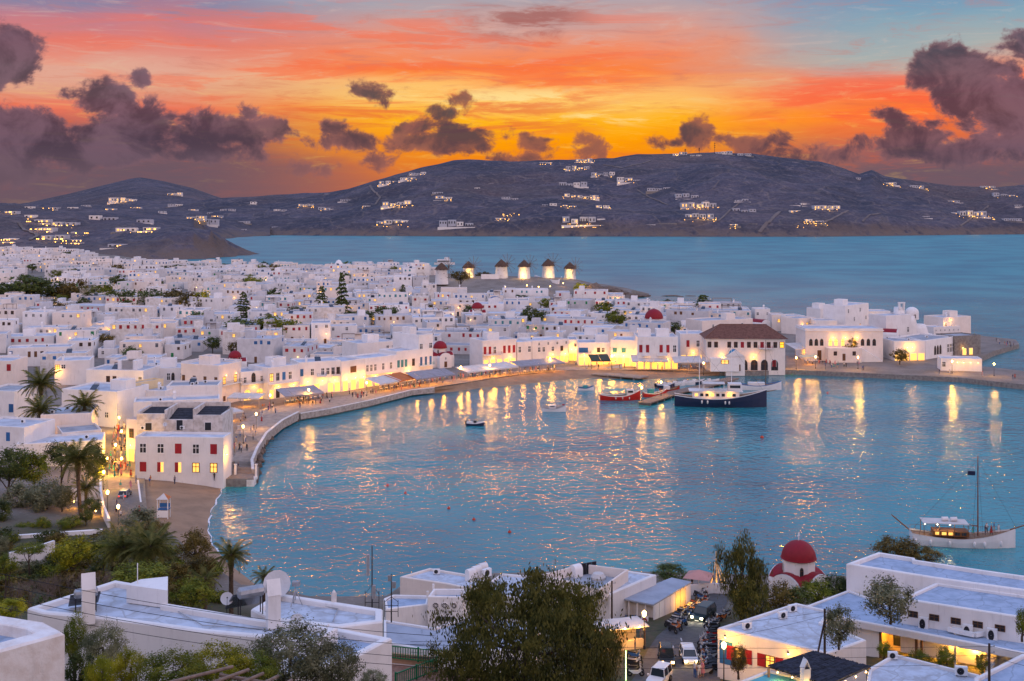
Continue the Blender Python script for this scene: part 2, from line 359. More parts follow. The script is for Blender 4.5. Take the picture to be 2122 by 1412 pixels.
def build_ground():
    pts = [Vector(p) for p in outline]; n = len(pts)
    xs = []
    for Y0, Y1, st in ((-35, 240, 7), (240, 520, 14), (520, 630, 20), (630, 800, 13), (800, 1340, 26)):
        Y = Y0
        while Y < Y1:
            X = -760
            while X < 270:
                if abs(X) < Y*.62+70 and in_poly(X, Y, outline) and not near_outline(X, Y, st*.35): xs.append(Vector((X+R.uniform(-.2, .2)*st, Y+R.uniform(-.2, .2)*st)))
                X += st
            Y += st
    vs, _, fs, *_ = delaunay_2d_cdt(pts+xs, [], [list(range(n))], 1, 1e-3)
    out = []
    for v in vs: out.append((v.x, v.y, ground(v.x, v.y)))
    me = bpy.data.meshes.new('ground'); sk = []; base = len(out)
    for v in out[:n]: sk.append((v[0], v[1], -3.0))
    out2 = out+[]
    idx = {}
    ob = MB(); ob.add(out, [tuple(f) for f in fs], 0)
    for i in range(n):
        a, b = pts[i], pts[(i+1) % n]
        za, zb = ground(a.x, a.y), ground(b.x, b.y)
        k = max(1, int((b-a).length/12))
        for j in range(k):
            p = a.lerp(b, j/k); q = a.lerp(b, (j+1)/k); zp = za+(zb-za)*j/k; zq = za+(zb-za)*(j+1)/k
            ob.quad((p.x, p.y, -3), (q.x, q.y, -3), (q.x, q.y, zq), (p.x, p.y, zp), 1)
    o = ob.obj('ground', [GROUND, STONE]); tag(o, kind='structure'); return o
def ground_mat():
    m = bpy.data.materials.new('paved_and_dry_ground'); m.use_nodes = True; t = NT(m.node_tree); b = t.n['Principled BSDF']
    pos = t.new('ShaderNodeNewGeometry').outputs['Position']; sp = t.new('ShaderNodeSeparateXYZ'); t.put(sp.inputs[0], pos)
    n = t.noise(pos, .12, 6, .6); n2 = t.noise(pos, 1.3, 4, .6)
    c = t.mix(t.sm(n, .35, .65), (.22, .185, .16), (.15, .125, .10)); c = t.mix(t.sm(n2, .5, .75), c, (.27, .23, .20))
    # dry scrub on the slopes near the camera
    g = t.mix(t.sm(n2, .4, .6), (.075, .058, .030), (.045, .052, .016))
    c = t.mix(t.m('MULTIPLY', t.sm(sp.outputs[2], 2.2, 3.4), t.sm(sp.outputs[1], 224, 204)), c, g)
    t.put(b.inputs['Base Color'], c); b.inputs['Roughness'].default_value = .92
    MATS['ground'] = m; return m
GROUND = ground_mat(); build_ground()
# ---- water: one sheet to the horizon
def water_mat():
    m = bpy.data.materials.new('harbour_water'); m.use_nodes = True; t = NT(m.node_tree); b = t.n['Principled BSDF']
    pos = t.new('ShaderNodeNewGeometry').outputs['Position']; sp = t.new('ShaderNodeSeparateXYZ'); t.put(sp.inputs[0], pos)
    mp = t.new('ShaderNodeMapping'); t.put(mp.inputs['Vector'], pos); mp.inputs['Rotation'].default_value = (0, 0, math.radians(-14)); mp.inputs['Scale'].default_value = (.85, .95, 1)
    w1 = t.noise(mp.outputs[0], .62, 3, .55, .5); w2 = t.noise(mp.outputs[0], .085, 4, .55, .4); w3 = t.noise(pos, .016, 3, .5)
    wind = t.m('MULTIPLY_ADD', t.sm(t.noise(mp.outputs[0], .02, 3, .6), .35, .65), .7, .55)
    h = t.m('MULTIPLY', wind, t.m('ADD', t.m('MULTIPLY', w1, .95), t.m('MULTIPLY', w2, 2.0)))
    bp = t.new('ShaderNodeBump'); bp.inputs['Strength'].default_value = 1.0; bp.inputs['Distance'].default_value = .31; t.put(bp.inputs['Height'], h); t.l.new(bp.outputs[0], b.inputs['Normal'])
    c = t.mix(t.sm(w3, .35, .65), (.012, .150, .205), (.024, .235, .275))
    t.put(b.inputs['Base Color'], c); t.put(b.inputs['Roughness'], t.m('MULTIPLY_ADD', t.sm(sp.outputs[1], 180, 1200), .32, .09)); b.inputs['IOR'].default_value = 1.33; b.inputs['Specular IOR Level'].default_value = .5
    return m
WATER = water_mat()
wm = MB(); wm.quad((-9000, -300, 0), (9000, -300, 0), (9000, 12000, 0), (-9000, 12000, 0)); tag(wm.obj('water', WATER), kind='structure')
# ---- far hills across the channel, the headland and the mountain
def hill_mat():
    m = bpy.data.materials.new('haze_tinted_scrub_hill'); m.use_nodes = True; t = NT(m.node_tree); b = t.n['Principled BSDF']
    pos = t.new('ShaderNodeNewGeometry').outputs['Position']; sp = t.new('ShaderNodeSeparateXYZ'); t.put(sp.inputs[0], pos)
    n = t.noise(pos, .006, 7, .62); n2 = t.noise(pos, .04, 5, .7); n3 = t.noise(pos, .0016, 3, .5)
    c = t.mix(t.sm(n, .35, .66), (.115, .105, .135), (.055, .062, .092)); c = t.mix(t.sm(n2, .52, .72), c, (.20, .17, .18)); c = t.mix(t.m('MULTIPLY', t.sm(n2, .45, .3), .6), c, (.034, .042, .062))  # scrub colours carry the blue of distance haze in the base colour
    c = t.mix(t.m('MULTIPLY', t.sm(n3, .5, .68), .5), c, (.15, .105, .095))
    vo = t.new('ShaderNodeTexVoronoi', feature='DISTANCE_TO_EDGE'); t.put(vo.inputs['Vector'], t.vm('ADD', t.vm('MULTIPLY', pos, (1.0, 1.6, 2.5)), t.noise(pos, .01, 3, .5, 0, 1))); vo.inputs['Scale'].default_value = .011
    c = t.mix(t.m('MULTIPLY', t.sm(vo.outputs['Distance'], .035, .012), .45), c, (.20, .165, .15))
    vc = t.new('ShaderNodeTexVoronoi'); t.put(vc.inputs['Vector'], t.vm('MULTIPLY', pos, (1.0, 1.6, 2.5))); vc.inputs['Scale'].default_value = .011
    sc_ = t.new('ShaderNodeSeparateColor'); t.put(sc_.inputs[0], vc.outputs['Color']); c = t.mix(t.m('MULTIPLY', sc_.outputs[0], .4), c, (.04, .042, .05))
    nf = t.noise(pos, .11, 6, .75); c = t.mix(t.m('MULTIPLY', t.sm(nf, .5, .66), .55), c, (.024, .028, .04)); c = t.mix(t.m('MULTIPLY', t.sm(nf, .46, .32), .5), c, (.21, .18, .18))
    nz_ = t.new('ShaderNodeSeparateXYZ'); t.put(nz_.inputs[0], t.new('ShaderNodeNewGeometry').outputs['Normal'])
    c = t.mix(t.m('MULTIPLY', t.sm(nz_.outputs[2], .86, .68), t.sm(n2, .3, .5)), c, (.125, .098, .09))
    # bare rock along the shore
    c = t.mix(t.m('MULTIPLY', t.sm(sp.outputs[2], 22, 4), t.sm(n2, .3, .55)), c, (.15, .118, .105))
    t.put(b.inputs['Base Color'], c); b.inputs['Roughness'].default_value = .95; b.inputs['Specular IOR Level'].default_value = .1
    bp = t.new('ShaderNodeBump'); bp.inputs['Strength'].default_value = 1.0; bp.inputs['Distance'].default_value = 11.0; t.put(bp.inputs['Height'], t.noise(pos, .03, 6, .65)); t.l.new(bp.outputs[0], b.inputs['Normal'])
    return m
HILL = hill_mat()
ridge = [(200, 432), (380, 424), (450, 411), (520, 408), (600, 402), (680, 399), (720, 392), (760, 380), (820, 362), (880, 346), (940, 333), (970, 330), (1060, 335), (1150, 332), (1270, 329), (1320, 320), (1400, 319), (1480, 316), (1560, 319), (1640, 329), (1700, 336),
         (1745, 349), (1780, 361), (1808, 353), (1830, 365), (1900, 376), (1980, 387), (2060, 389), (2122, 383), (2400, 376)]
shore = [(200, 486), (560, 488), (690, 489), (900, 490), (1500, 491), (1700, 491), (1850, 489), (2000, 487), (2122, 486), (2400, 484)]
DR = 3500.0
def main_hill(x, d):
    ds = F*CAMH/(interp(x, shore)-HY); yr = interp(x, ridge); zr = CAMH+(HY-yr)/F*DR
    t = (d-ds)/(DR-ds)
    if t < 0: return -4*min(1, -t*30)
    X = XD(x, d)
    nz = noise.fractal(Vector((X*.0022, d*.0030, 3.1)), 1.0, 2.1, 6)
    if t <= 1:
        s = .10*min(1, t*18)+.90*(t**.92)
        g = (t*(1-t))**.8*3.0
        return max(-2, zr*s*(1+.0)+nz*40*g*min(1, zr/120)+noise.noise(Vector((X*.02, d*.02, 0)))*1.8*min(1, t*10))
    return zr-(t-1)*260
head_cols = [(-220, [(1200, 9), (1330, 14), (1420, 20), (1620, 48), (2200, 72), (3300, 86)]), (0, [(1240, 8), (1330, 12), (1410, 19), (1620, 44), (2200, 64), (3300, 80)]), (150, [(1290, 5), (1430, 15), (1660, 46), (2200, 58), (3300, 74)]),
             (215, [(1310, 4), (1400, 16), (1640, 40), (2200, 54), (3300, 71)]), (262, [(1322, -3), (1340, 6), (1400, 24), (1600, 38), (2200, 52), (3300, 69)]), (350, [(1340, -3), (1352, 8), (1382, 27), (1500, 34), (1720, 34), (2300, 40), (3300, 60)]),
             (400, [(1350, -3), (1362, 9), (1394, 30), (1500, 34), (1720, 32), (2300, 38), (3300, 60)]), (436, [(1375, -3), (1388, 7), (1418, 31), (1510, 33), (1600, 20), (1700, -3), (2300, -3), (2420, 12), (3300, 62)]),
             (462, [(1410, -3), (1424, 6), (1450, 24), (1510, 24), (1580, -3), (2350, -3), (2480, 8), (3300, 66)]), (495, [(1460, -3), (1474, 4), (1500, 12), (1530, 9), (1560, -3), (2500, -3), (2600, 5), (3300, 70)]), (530, [(1500, -3), (1514, 1), (1530, 1.2), (1550, -3), (2600, -3), (2680, 5), (3300, 72)]), (560, [(1500, -3), (2640, -3), (2700, 8), (3300, 74)])]
def headland(x, d):
    k = 0
    while k < len(head_cols)-2 and x > head_cols[k+1][0]: k += 1
    (xa, pa), (xb, pb) = head_cols[k], head_cols[k+1]; u = min(1, max(0, (x-xa)/(xb-xa)))
    z = interp(d, pa)*(1-u)+interp(d, pb)*u
    X = XD(x, d)
    if z > .5: z += noise.fractal(Vector((X*.012, d*.012, 7)), 1, 2, 5)*min(7.0, z*.34)
    return z
mount = [(-260, 446), (-100, 440), (0, 428), (60, 420), (150, 400), (240, 378), (268, 371), (290, 368), (312, 371), (340, 376), (400, 390), (450, 408), (560, 440)]
DM = 4700.0
def mountain(x, d):
    zr = CAMH+(HY-interp(x, mount))/F*DM; t = (d-3250)/(DM-3250)
    X = XD(x, d)
    if t <= 1: return 55+(zr-55)*max(0, t)**1.1+noise.fractal(Vector((X*.002, d*.002, 5)), 1, 2, 6)*30*(max(0, t)*(1-t))*2
    return zr-(t-1)*300
def hill_mesh(name, fn, x0, x1, nx, ds):
    mb = MB(); vs = []; ny = len(ds)
    for j, d in enumerate(ds):
        for i in range(nx):
            x = x0+(x1-x0)*i/(nx-1); vs.append((XD(x, d), d, fn(x, d)))
    fs = [(j*nx+i, j*nx+i+1, (j+1)*nx+i+1, (j+1)*nx+i) for j in range(ny-1) for i in range(nx-1)]
    mb.add(vs, fs); o = mb.obj(name, HILL, smooth=True); tag(o, kind='structure'); return o
hill_mesh('hills', main_hill, 200, 2400, 420, [2560+12*i for i in range(20)]+[2800+14*i for i in range(51)]+[3620, 3800, 4100])
hill_mesh('headland_terrain', headland, -220, 560, 200, [1130, 1165]+[1200+8*i for i in range(60)]+[1680+40*i for i in range(42)])
hill_mesh('mountain', mountain, -260, 560, 160, [3250+58*i for i in range(26)]+[4900, 5300])
def far_ground(x, d):
    z = -5
    if 200 <= x: z = max(z, main_hill(x, d)) if d >= 2560 else z
    if x <= 560 and 1200 <= d <= 3320: z = max(z, headland(x, d))
    if x <= 560 and d > 3250: z = max(z, mountain(x, d))
    return z
def far_hit(x, y, d0=1210):
    d = d0
    while d < 5000:
        if far_ground(x, d) >= CAMH-(y-HY)*d/F: return d
        d += 7
    return None
# ---- beaches
def sheet(name, rows, m, kind='structure', thick=0):
    # a sheet from matching rows of measured points
    mb = MB(); vs = []; nx = len(rows[0])
    for r in rows: vs += [tuple(p) for p in r]
    mb.add(vs, [(j*nx+i, j*nx+i+1, (j+1)*nx+i+1, (j+1)*nx+i) for j in range(len(rows)-1) for i in range(nx-1)])
    o = mb.obj(name, m, smooth=True)
    if kind: tag(o, kind=kind)
    return o
bt = [(852, 811), (940, 799), (1000, 788), (1080, 777), (1172, 768), (1223, 767), (1336, 765), (1420, 768), (1492, 770)]
bw = [(852, 819), (940, 812), (1000, 804), (1080, 797), (1172, 787), (1223, 784), (1336, 786), (1420, 782), (1492, 778)]
sheet('beach', [[W(x, y, 1.62) for x, y in bt], [W((x+a)/2, (y+b)/2, .7) for (x, y), (a, b) in zip(bt, bw)], [W(x, y, .02) for x, y in bw], [W(x, y+5, -.6) for x, y in bw]], SAND)
nb_in = [(283, 993), (291, 1040), (297, 1085), (318, 1110), (368, 1152), (428, 1192), (488, 1228)]
nb_w = [(466, 1001), (452, 1030), (436, 1062), (430, 1095), (440, 1130), (470, 1165), (530, 1212)]
sheet('beach', [[W(x, y, 1.75) for x, y in nb_in], [W(x*.6+a*.4, y*.6+b*.4, 1.3) for (x, y), (a, b) in zip(nb_in, nb_w)], [W(x*.2+a*.8, y*.2+b*.8, .5) for (x, y), (a, b) in zip(nb_in, nb_w)], [W(x, y, .0) for x, y in nb_w], [W(x+26, y+4, -1.0) for x, y in nb_w]], SAND)
# ================================================================== HOUSES
def window_mesh(kind):
    mb = MB(); col = {'b': BLUE, 'r': REDP, 'g': GREEN, 't': TEAL, 'w': BROWN, 'k': GREYP, 'y': BROWN, 'n': BROWN, 'R': REDP, 'x': GREYP}[kind]
    pane = LIT if kind in 'y' else DARK
    if kind in 'brgtw':          # closed shutters in a surround
        mb.box(-.5, .5, -.03, .05, 0, 1, 0); mb.box(-.47, -.02, -.07, -.03, .03, .97, 0); mb.box(.02, .47, -.07, -.03, .03, .97, 0)
        mb.box(-.56, .56, -.09, .02, -.06, 0, 2)
    elif kind == 'R':            # one shutter closed, one leaf open on a lit room
        mb.box(-.5, 0, -.07, .05, 0, 1, 0); mb.box(0, .5, -.02, .05, 0, 1, 3); mb.box(.46, .52, -.08, .02, 0, 1, 2); mb.box(-.56, .56, -.09, .02, -.06, 0, 2); mb.box(0, .5, -.05, -.02, .62, .66, 2)
    else:
        mb.box(-.5, .5, -.01, .05, 0, 1, 1)
        for a, b, c, d in ((-.55, -.45, 0, 1), (.45, .55, 0, 1), (-.45, .45, .93, 1.0), (-.45, .45, 0, .06), (-.04, .04, .06, .93), (-.45, -.04, .56, .62), (.04, .45, .56, .62)):
            mb.box(a, b, -.07, -.011, c, d, 0 if kind in 'kyn' else 2)
        mb.box(-.58, .58, -.1, .02, -.07, -.001, 2)
    return mb.mesh('window', [col, pane, WHITE, LIT])
def arch_mesh(kind):
    mb = MB(); pane = LIT if kind == 'A' else DARK; n = 8
    pts = [(-.5, 0), (.5, 0), (.5, .62)]+[(.5*math.cos(PI*i/n), .62+.38*math.sin(PI*i/n)) for i in range(1, n)]+[(-.5, .62)]
    k = len(pts)
    mb.add([(a, -.02, c) for a, c in pts], [tuple(range(k))], 0); mb.add([(a, .06, c) for a, c in pts], [tuple(range(k))[::-1]], 0)
    out = [(a*1.16, c if c < .6 else .62+(c-.62)*1.16) for a, c in pts]
    vs = [(a, -.07, c) for a, c in pts]+[(a, -.07, c) for a, c in out]+[(a, .02, c) for a, c in out]
    mb.add(vs, [(i, k+i, k+(i+1) % k, (i+1) % k) for i in range(1, k)]+[(k+i, 2*k+i, 2*k+(i+1) % k, k+(i+1) % k) for i in range(1, k)], 1)
    mb.box(-.02, .02, -.05, -.021, 0, .98, 2); mb.box(-.48, -.02, -.05, -.021, .58, .62, 2); mb.box(.02, .48, -.05, -.021, .58, .62, 2)
    return mb.mesh('arched_window', [pane, PL2, BROWN])
def door_mesh(kind):
    mb = MB(); col = {'B': BLUE, 'D': REDP, 'G': GREEN, 'W': BROWN, 'Y': LIT, 'T': TEAL, 'K': DARK}[kind]
    mb.box(-.5, .5, -.02, .05, 0, 1, 0); mb.box(-.56, -.5, -.06, .03, 0, 1.03, 1); mb.box(.5, .56, -.06, .03, 0, 1.03, 1); mb.box(-.5, .5, -.06, .03, 1.001, 1.04, 1)
    if kind not in 'YK': mb.box(-.42, -.05, -.05, -.021, .06, .92, 0); mb.box(.05, .42, -.05, -.021, .06, .92, 0)
    return mb.mesh('door', [col, WHITE])
WIN = {k: window_mesh(k) for k in 'brgtwkynRx'}
WIN.update({k: arch_mesh(k) for k in 'aA'}); WIN.update({k: door_mesh(k) for k in 'BDGWYTK'})
KNAME = dict(a='arched_window', A='arched_window', **{k: 'door' for k in 'BDGWYTK'})
def pane_at(parent, kind, x, y, z, w, h, rz=0.0):
    return place(KNAME.get(kind, 'window'), WIN[kind], parent, (x, y, z), (0, 0, rz), (w, 1.0 if w < 3 else 1.6, h))
MAN = []        # footprints of the houses that were placed one by one
def box_poly(o, rz, w, d):
    c, s = math.cos(rz), math.sin(rz); f = lambda a, b: (o[0]+a*c-b*s, o[1]+a*s+b*c)
    return [f(-w/2, 0), f(w/2, 0), f(w/2, d), f(-w/2, d)]
def body(root, w, d, h, wm, rm, z0=-2.5, par=.35, x0=None, y0=0.0, name='wall', drop=.4):
    x0 = -w/2 if x0 is None else x0; x1 = x0+w; y1 = y0+d; t = .28 if w > 4 else .16
    mb = MB(); o = [(x0, y0), (x1, y0), (x1, y1), (x0, y1)]; i = [(x0+t, y0+t), (x1-t, y0+t), (x1-t, y1-t), (x0+t, y1-t)]
    vs = [(a, b, z0) for a, b in o]+[(a, b, h-.06) for a, b in o]+[(a+(.06 if a == x0 else -.06), b+(.06 if b == y0 else -.06), h) for a, b in o]+[(a, b, h) for a, b in i]+[(a, b, h-drop) for a, b in i]
    fs = []
    for k in range(4):
        n = (k+1) % 4
        for l in range(4): fs.append((l*4+k, l*4+n, l*4+4+n, l*4+4+k))
    mb.add(vs, fs); wall = mb.obj(name, wm, root)
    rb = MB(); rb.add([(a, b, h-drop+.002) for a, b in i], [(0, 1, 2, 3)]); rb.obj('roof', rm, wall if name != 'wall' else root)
    return wall
def chimney_mesh():
    mb = MB(); mb.box(-.25, .25, -.25, .25, 0, 1.1, 0); mb.box(-.32, .32, -.32, .32, 1.1, 1.18, 0)
    mb.add([(-.3, -.3, 1.18), (.3, -.3, 1.18), (.3, .3, 1.18), (-.3, .3, 1.18), (0, -.3, 1.6), (0, .3, 1.6)], [(0, 1, 4), (2, 3, 5), (1, 2, 5, 4), (3, 0, 4, 5)], 0)
    mb.box(-.12, .12, -.311, -.30, 1.2, 1.38, 1)
    return mb.mesh('chimney', [PL, DARK])
def tank_mesh():
    mb = MB(); M = Matrix.Rotation(PI/2, 4, 'Y')
    n = 10; vs = []
    for x in (-.7, -.62, .62, .7):
        r = .3 if abs(x) < .65 else .2
        for i in range(n): a = 2*PI*i/n; vs.append((x, r*math.cos(a), 1.25+r*math.sin(a)))
    mb.add(vs, [(l*n+i, l*n+(i+1) % n, (l+1)*n+(i+1) % n, (l+1)*n+i) for l in range(3) for i in range(n)]+[tuple(range(n))[::-1], tuple(range(3*n, 4*n))], 0)
    mb.add([(-.9, -1.5, .15), (.9, -1.5, .15), (.9, -.25, 1.15), (-.9, -.25, 1.15), (-.9, -1.5, .05), (.9, -1.5, .05), (.9, -.25, 1.05), (-.9, -.25, 1.05)], [(0, 1, 2, 3), (7, 6, 5, 4), (0, 4, 5, 1), (1, 5, 6, 2), (2, 6, 7, 3), (3, 7, 4, 0)], 1)
    for x in (-.6, .6): mb.tube((x, .1, 0), (x, .1, 1.0), .03, n=4, mi=2); mb.tube((x, -.25, 0), (x, -.25, 1.05), .03, n=4, mi=2)
    return mb.mesh('solar_heater', [STEEL, mat('solar_glass', (.05, .06, .08), .15, .05, spec=.6), IRON])
def acunit_mesh():
    mb = MB(); mb.box(-.45, .45, -.17, .17, .05, .7, 0); mb.box(-.4, -.3, -.15, .15, 0, .05, 1); mb.box(.3, .4, -.15, .15, 0, .05, 1)
    mb.lathe([(.27, -.02), (.27, 0), (.02, .01)], 12, (0, 0, 0), 1)
    k = len(mb.v)-36
    for i in range(k, len(mb.v)): x, y, z = mb.v[i]; mb.v[i] = (x-.08, -.171-max(0, z+.02), y+.37)
    return mb.mesh('air_conditioner', [WHITE, IRON])
def dish_mesh(r=.45):
    mb = MB(); mb.tube((0, 0, 0), (0, 0, .9), .03, n=5, mi=1)
    n = 14; vs = []; T = Matrix.Translation((0, -.08, 1.0)) @ Matrix.Rotation(math.radians(62), 4, 'X')
    for q, zz in ((.04, 0), (.5, .05), (1, .18)):
        for i in range(n): a = 2*PI*i/n; vs.append(T @ Vector((q*r*math.cos(a), q*r*math.sin(a), zz*r)))
    mb.add(vs, [(l*n+i, l*n+(i+1) % n, (l+1)*n+(i+1) % n, (l+1)*n+i) for l in range(2) for i in range(n)]+[tuple(range(n))], 0)
    mb.tube(T @ Vector((0, -r, .1*r)), T @ Vector((0, 0, r*.9)), .015, n=4, mi=1); mb.tube(T @ Vector((0, 0, r*.85)), T @ Vector((0, 0, r*1.0)), .05, n=6, mi=1)
    return mb.mesh('satellite_dish', [mat('dish_grey', (.55, .55, .56), .5, .05), IRON])
CHIM, SOLAR, ACU, DISH = chimney_mesh(), tank_mesh(), acunit_mesh(), dish_mesh()
def balcony(root, x0, x1, z, depth=1.0, m=None, side=0):
    m = m or IRON
    s = MB(); s.box(x0, x1, -depth, -.002, z-.14, z, 0); sl = s.obj('balcony', WHITE, root)
    r = MB()
    for a, b in (((x0+.04, -depth+.04), (x1-.04, -depth+.04)), ((x0+.04, -depth+.04), (x0+.04, -.05)), ((x1-.04, -depth+.04), (x1-.04, -.05))):
        for zz in (.5, .95): r.tube((a[0], a[1], z+zz), (b[0], b[1], z+zz), .03, n=4)
        ln = math.hypot(b[0]-a[0], b[1]-a[1]); k = max(2, int(ln/.35))
        for i in range(k+1): t = i/k; r.tube((a[0]+(b[0]-a[0])*t, a[1]+(b[1]-a[1])*t, z), (a[0]+(b[0]-a[0])*t, a[1]+(b[1]-a[1])*t, z+.95), .018, n=3)
    r.obj('railing', m, sl)
def lamp_light(parent, loc, power, color=(1.0, .43, .035), r=.15):
    l = bpy.data.lights.new('lamp_glow', 'POINT'); l.energy = power; l.color = color; l.shadow_soft_size = r
    o = bpy.data.objects.new('lamp_glow', l); COL.objects.link(o); o.parent = parent; o.location = loc; return o
def wall_lamp_mesh():
    mb = MB(); mb.box(-.05, .05, -.02, 0, -.15, .15, 0); mb.tube((0, -.01, .1), (0, -.3, .18), .025, n=4, mi=0); mb.lathe([(.02, .2), (.16, .08), (.13, .06)], 8, (0, -.3, 0), 0); mb.lathe([(.0, .1), (.10, .06), (.11, -.02), (.06, -.1), (0, -.12)], 8, (0, -.3, 0), 1)
    return mb.mesh('wall_lamp', [IRON, BULB])
WLAMP = wall_lamp_mesh()
def wall_lamp(root, x, y, z, power, rz=0.0, off=1.1):
    o = place('wall_lamp', WLAMP, root, (x, y-.002 if rz == 0 else y, z), (0, 0, rz))
    lamp_light(o, (0, -off, -.1), power*.46, r=.25); return o
def facade(root, x0, y0, x1, y1, top, h, rows):
    pass
def man_house(label, tl, tr, depth, base=None, h=None, rows=(), wm=None, rm=None, side=None, name='house', cat='house', lamps=(), roofstuff='', rz=None, balc=(), group=None, par=.4, low=2.5):
    """A house by the top front corners seen in the photograph; base = y of the front base line (left, right) on flat ground, or h = height above the terrain."""
    wm = wm or PL; rm = rm or ROOF
    if base:
        zb = 1.65; b0 = W(tl[0], base[0], zb); b1 = W(tr[0], base[1], zb); hh = (base[0]-tl[1])*b0.y/F; h1 = (base[1]-tr[1])*b1.y/F; h = (hh+h1)/2
        A, B = b0.to_2d(), b1.to_2d()
    else:
        zb = 3.0
        for _ in range(6):
            a = W(tl[0], tl[1], zb+h); b = W(tr[0], tr[1], zb+h); m_ = (a+b)/2; zb = ground(m_.x, m_.y)
        A, B = a.to_2d(), b.to_2d()
    w = (B-A).length; rz = math.atan2(B.y-A.y, B.x-A.x); c = (A+B)/2
    root = empty(name, (c.x, c.y, zb), rz, label, cat, group)
    body(root, w, depth, h, wm, rm, -low, drop=par)
    for row in rows:
        z, hh, ww, kinds = row[:4]; fc = row[4] if len(row) > 4 else 'f'
        n = len(kinds); span = w if fc == 'f' else depth
        for i, k in enumerate(kinds):
            if k in '. ': continue
            u = (i+.5)/n
            if fc == 'f': pane_at(root, k, -w/2+span*u, -.003, z, ww, hh)
            elif fc == 'r': pane_at(root, k, w/2+.003, span*u, z, ww, hh, PI/2)
            else: pane_at(root, k, -w/2-.003, depth-span*u, z, ww, hh, -PI/2)
    for u, z, p in lamps: wall_lamp(root, -w/2+w*u, -.005, z, p)
    for u0, u1, z, *m in balc: balcony(root, -w/2+w*u0, -w/2+w*u1, z, 1.0, m[0] if m else None)
    rr = random.Random(label)
    for ch in roofstuff:
        x = rr.uniform(-w*.38, w*.38); y = rr.uniform(depth*.3, depth*.85); zz = h-par
        if ch == 'c': place('chimney', CHIM, root, (x, y, zz), (0, 0, rr.choice((0, PI/2))), (1.2, 1.2, 1.2))
        if ch == 's': place('solar_heater', SOLAR, root, (x, max(1.9, y), zz), (0, 0, rr.uniform(-.5, .5)))
        if ch == 'a': place('air_conditioner', ACU, root, (x, y, zz), (0, 0, rr.uniform(-.5, .5)))
        if ch == 'd': place('satellite_dish', DISH, root, (x, y, zz), (0, 0, rr.uniform(-.6, .6)))
        if ch == 'r':
            ww = min(w*.45, 4.5); body(root, ww, min(depth*.5, 4), zz+2.5, wm, rm, zz, x0=max(-w/2+.3, min(w/2-ww-.3, x-ww/2)), y0=depth*.35, name='rooftop_room')
    MAN.append(box_poly((c.x, c.y), rz, w+1.5, depth+1)); root['w'] = w; root['h'] = h
    return root
G1 = 'houses along the harbour front'
hh_ = {}
# --- the waterfront from the near corner round to the far quay
wh = man_house('two storey white warehouse with dark red shutters standing on the small beach', (280, 905), (463, 906), 5.2, base=(993, 996), rows=(), name='warehouse', cat='warehouse')
for i, (ku, kl) in enumerate(zip('xxrxr', 'rRRyy')):
    x = -wh['w']/2+wh['w']*(.09+.2*i)
    pane_at(wh, ku, x, -.003, 5.2, 1.35, 2.0); pane_at(wh, kl, x, -.003, 1.5, 1.35, 1.95)
wall_lamp(wh, wh['w']/2+.01, 1.2, 5.0, 1500, PI/2)
def ruin():
    # the ruined upper storey with leaning slate roofs behind the warehouse parapet
    o = W(281, 893, 10.0); o1 = W(460, 893, 10.0); w = o1.x-o.x; root = empty('ruined_building', (o.x+w/2, o.y+.6, 2.0), 0, 'roofless ruin with bare stone walls and slate lean-to roofs behind the beach warehouse', 'ruin')
    h = 11.4; d = 9.0
    mb = MB()
    for x0, x1, hh in ((-w/2, -w/2+w*.33, h), (-w/2+w*.33, w*.16, h-1.2), (w*.16, w/2, h-.3)): mb.box(x0+.02, x1-.02, 0, .5, -1, hh)
    mb.box(-w/2, -w/2+.5, .5, d, -1, h+.4); mb.box(w/2-.5, w/2, .5, d, -1, h-.2); mb.box(-w/2+.5, w/2-.5, d-.5, d, -1, h+1.0)
    mb.box(-w/2+w*.33-.25, -w/2+w*.33+.25, .5, d-.5, -1, h+.7); mb.box(w*.16-.25, w*.16+.25, .5, d-.5, -1, h+.9)
    mb.obj('wall', mat('bare_ruin_wall', (.68, .63, .60), .95, .2, .9, .5, 2.5, col2=(.46, .41, .37)), root)
    SL = mat('slate', (.06, .062, .075), .95, .2, 1.5, .3, 6, spec=.03)
    for x0, x1, za, zb in ((-w/2+.5, -w/2+w*.33-.25, h-.25, h+.05), (-w/2+w*.33+.25, w*.16-.25, h-1.6, h-.2), (w*.16+.25, w/2-.5, h-.5, h+.2)):
        q = MB(); n = 5
        for k in range(n):
            a, b = k/n, (k+1)/n; y0, y1 = 1.2+(d-2)*a, 1.2+(d-2)*b+.15; z0, z1 = za+(zb-za)*a, za+(zb-za)*b
            q.add([(x0, y0, z0+.05), (x1, y0, z0+.05), (x1, y1, z1), (x0, y1, z1), (x0, y0, z0-.08), (x1, y0, z0-.08)], [(0, 1, 2, 3), (4, 5, 1, 0)])
        q.obj('slate_roof', SL, root)
    for x, hh in ((-w*.36, .9), (0, 1.5), (w*.33, 1.0)): pane_at(root, 'K', x, -.003, h-3.4, 1.3, hh+.6)
    place('air_conditioner', ACU, root, (w*.05, -1.2, 8.4)); place('air_conditioner', ACU, root, (-w*.4, -1.4, 8.4)); place('satellite_dish', DISH, root, (-w*.15, -1, 8.4))
    MAN.append(box_poly((root.location.x, root.location.y), 0, w+2, d+1))
ruin()
man_house('long low white house with parapet behind the slate roofed ruin', (277, 833), (455, 826), 7, h=7.5, roofstuff='ca', rows=[(4.2, .8, .9, '.x..x.')])
man_house('white flat roofed block with dark roof above the alley', (345, 800), (452, 798), 9, h=8.5, rm=ROOFG, roofstuff='aaas', rows=[(5, 1, 1, 'x....')])
man_house('small white house crowded with air conditioners beside the lit alley', (283, 808), (342, 810), 9, h=7.5, roofstuff='aaaac', rows=[(4, 1.2, .9, '.x..')])
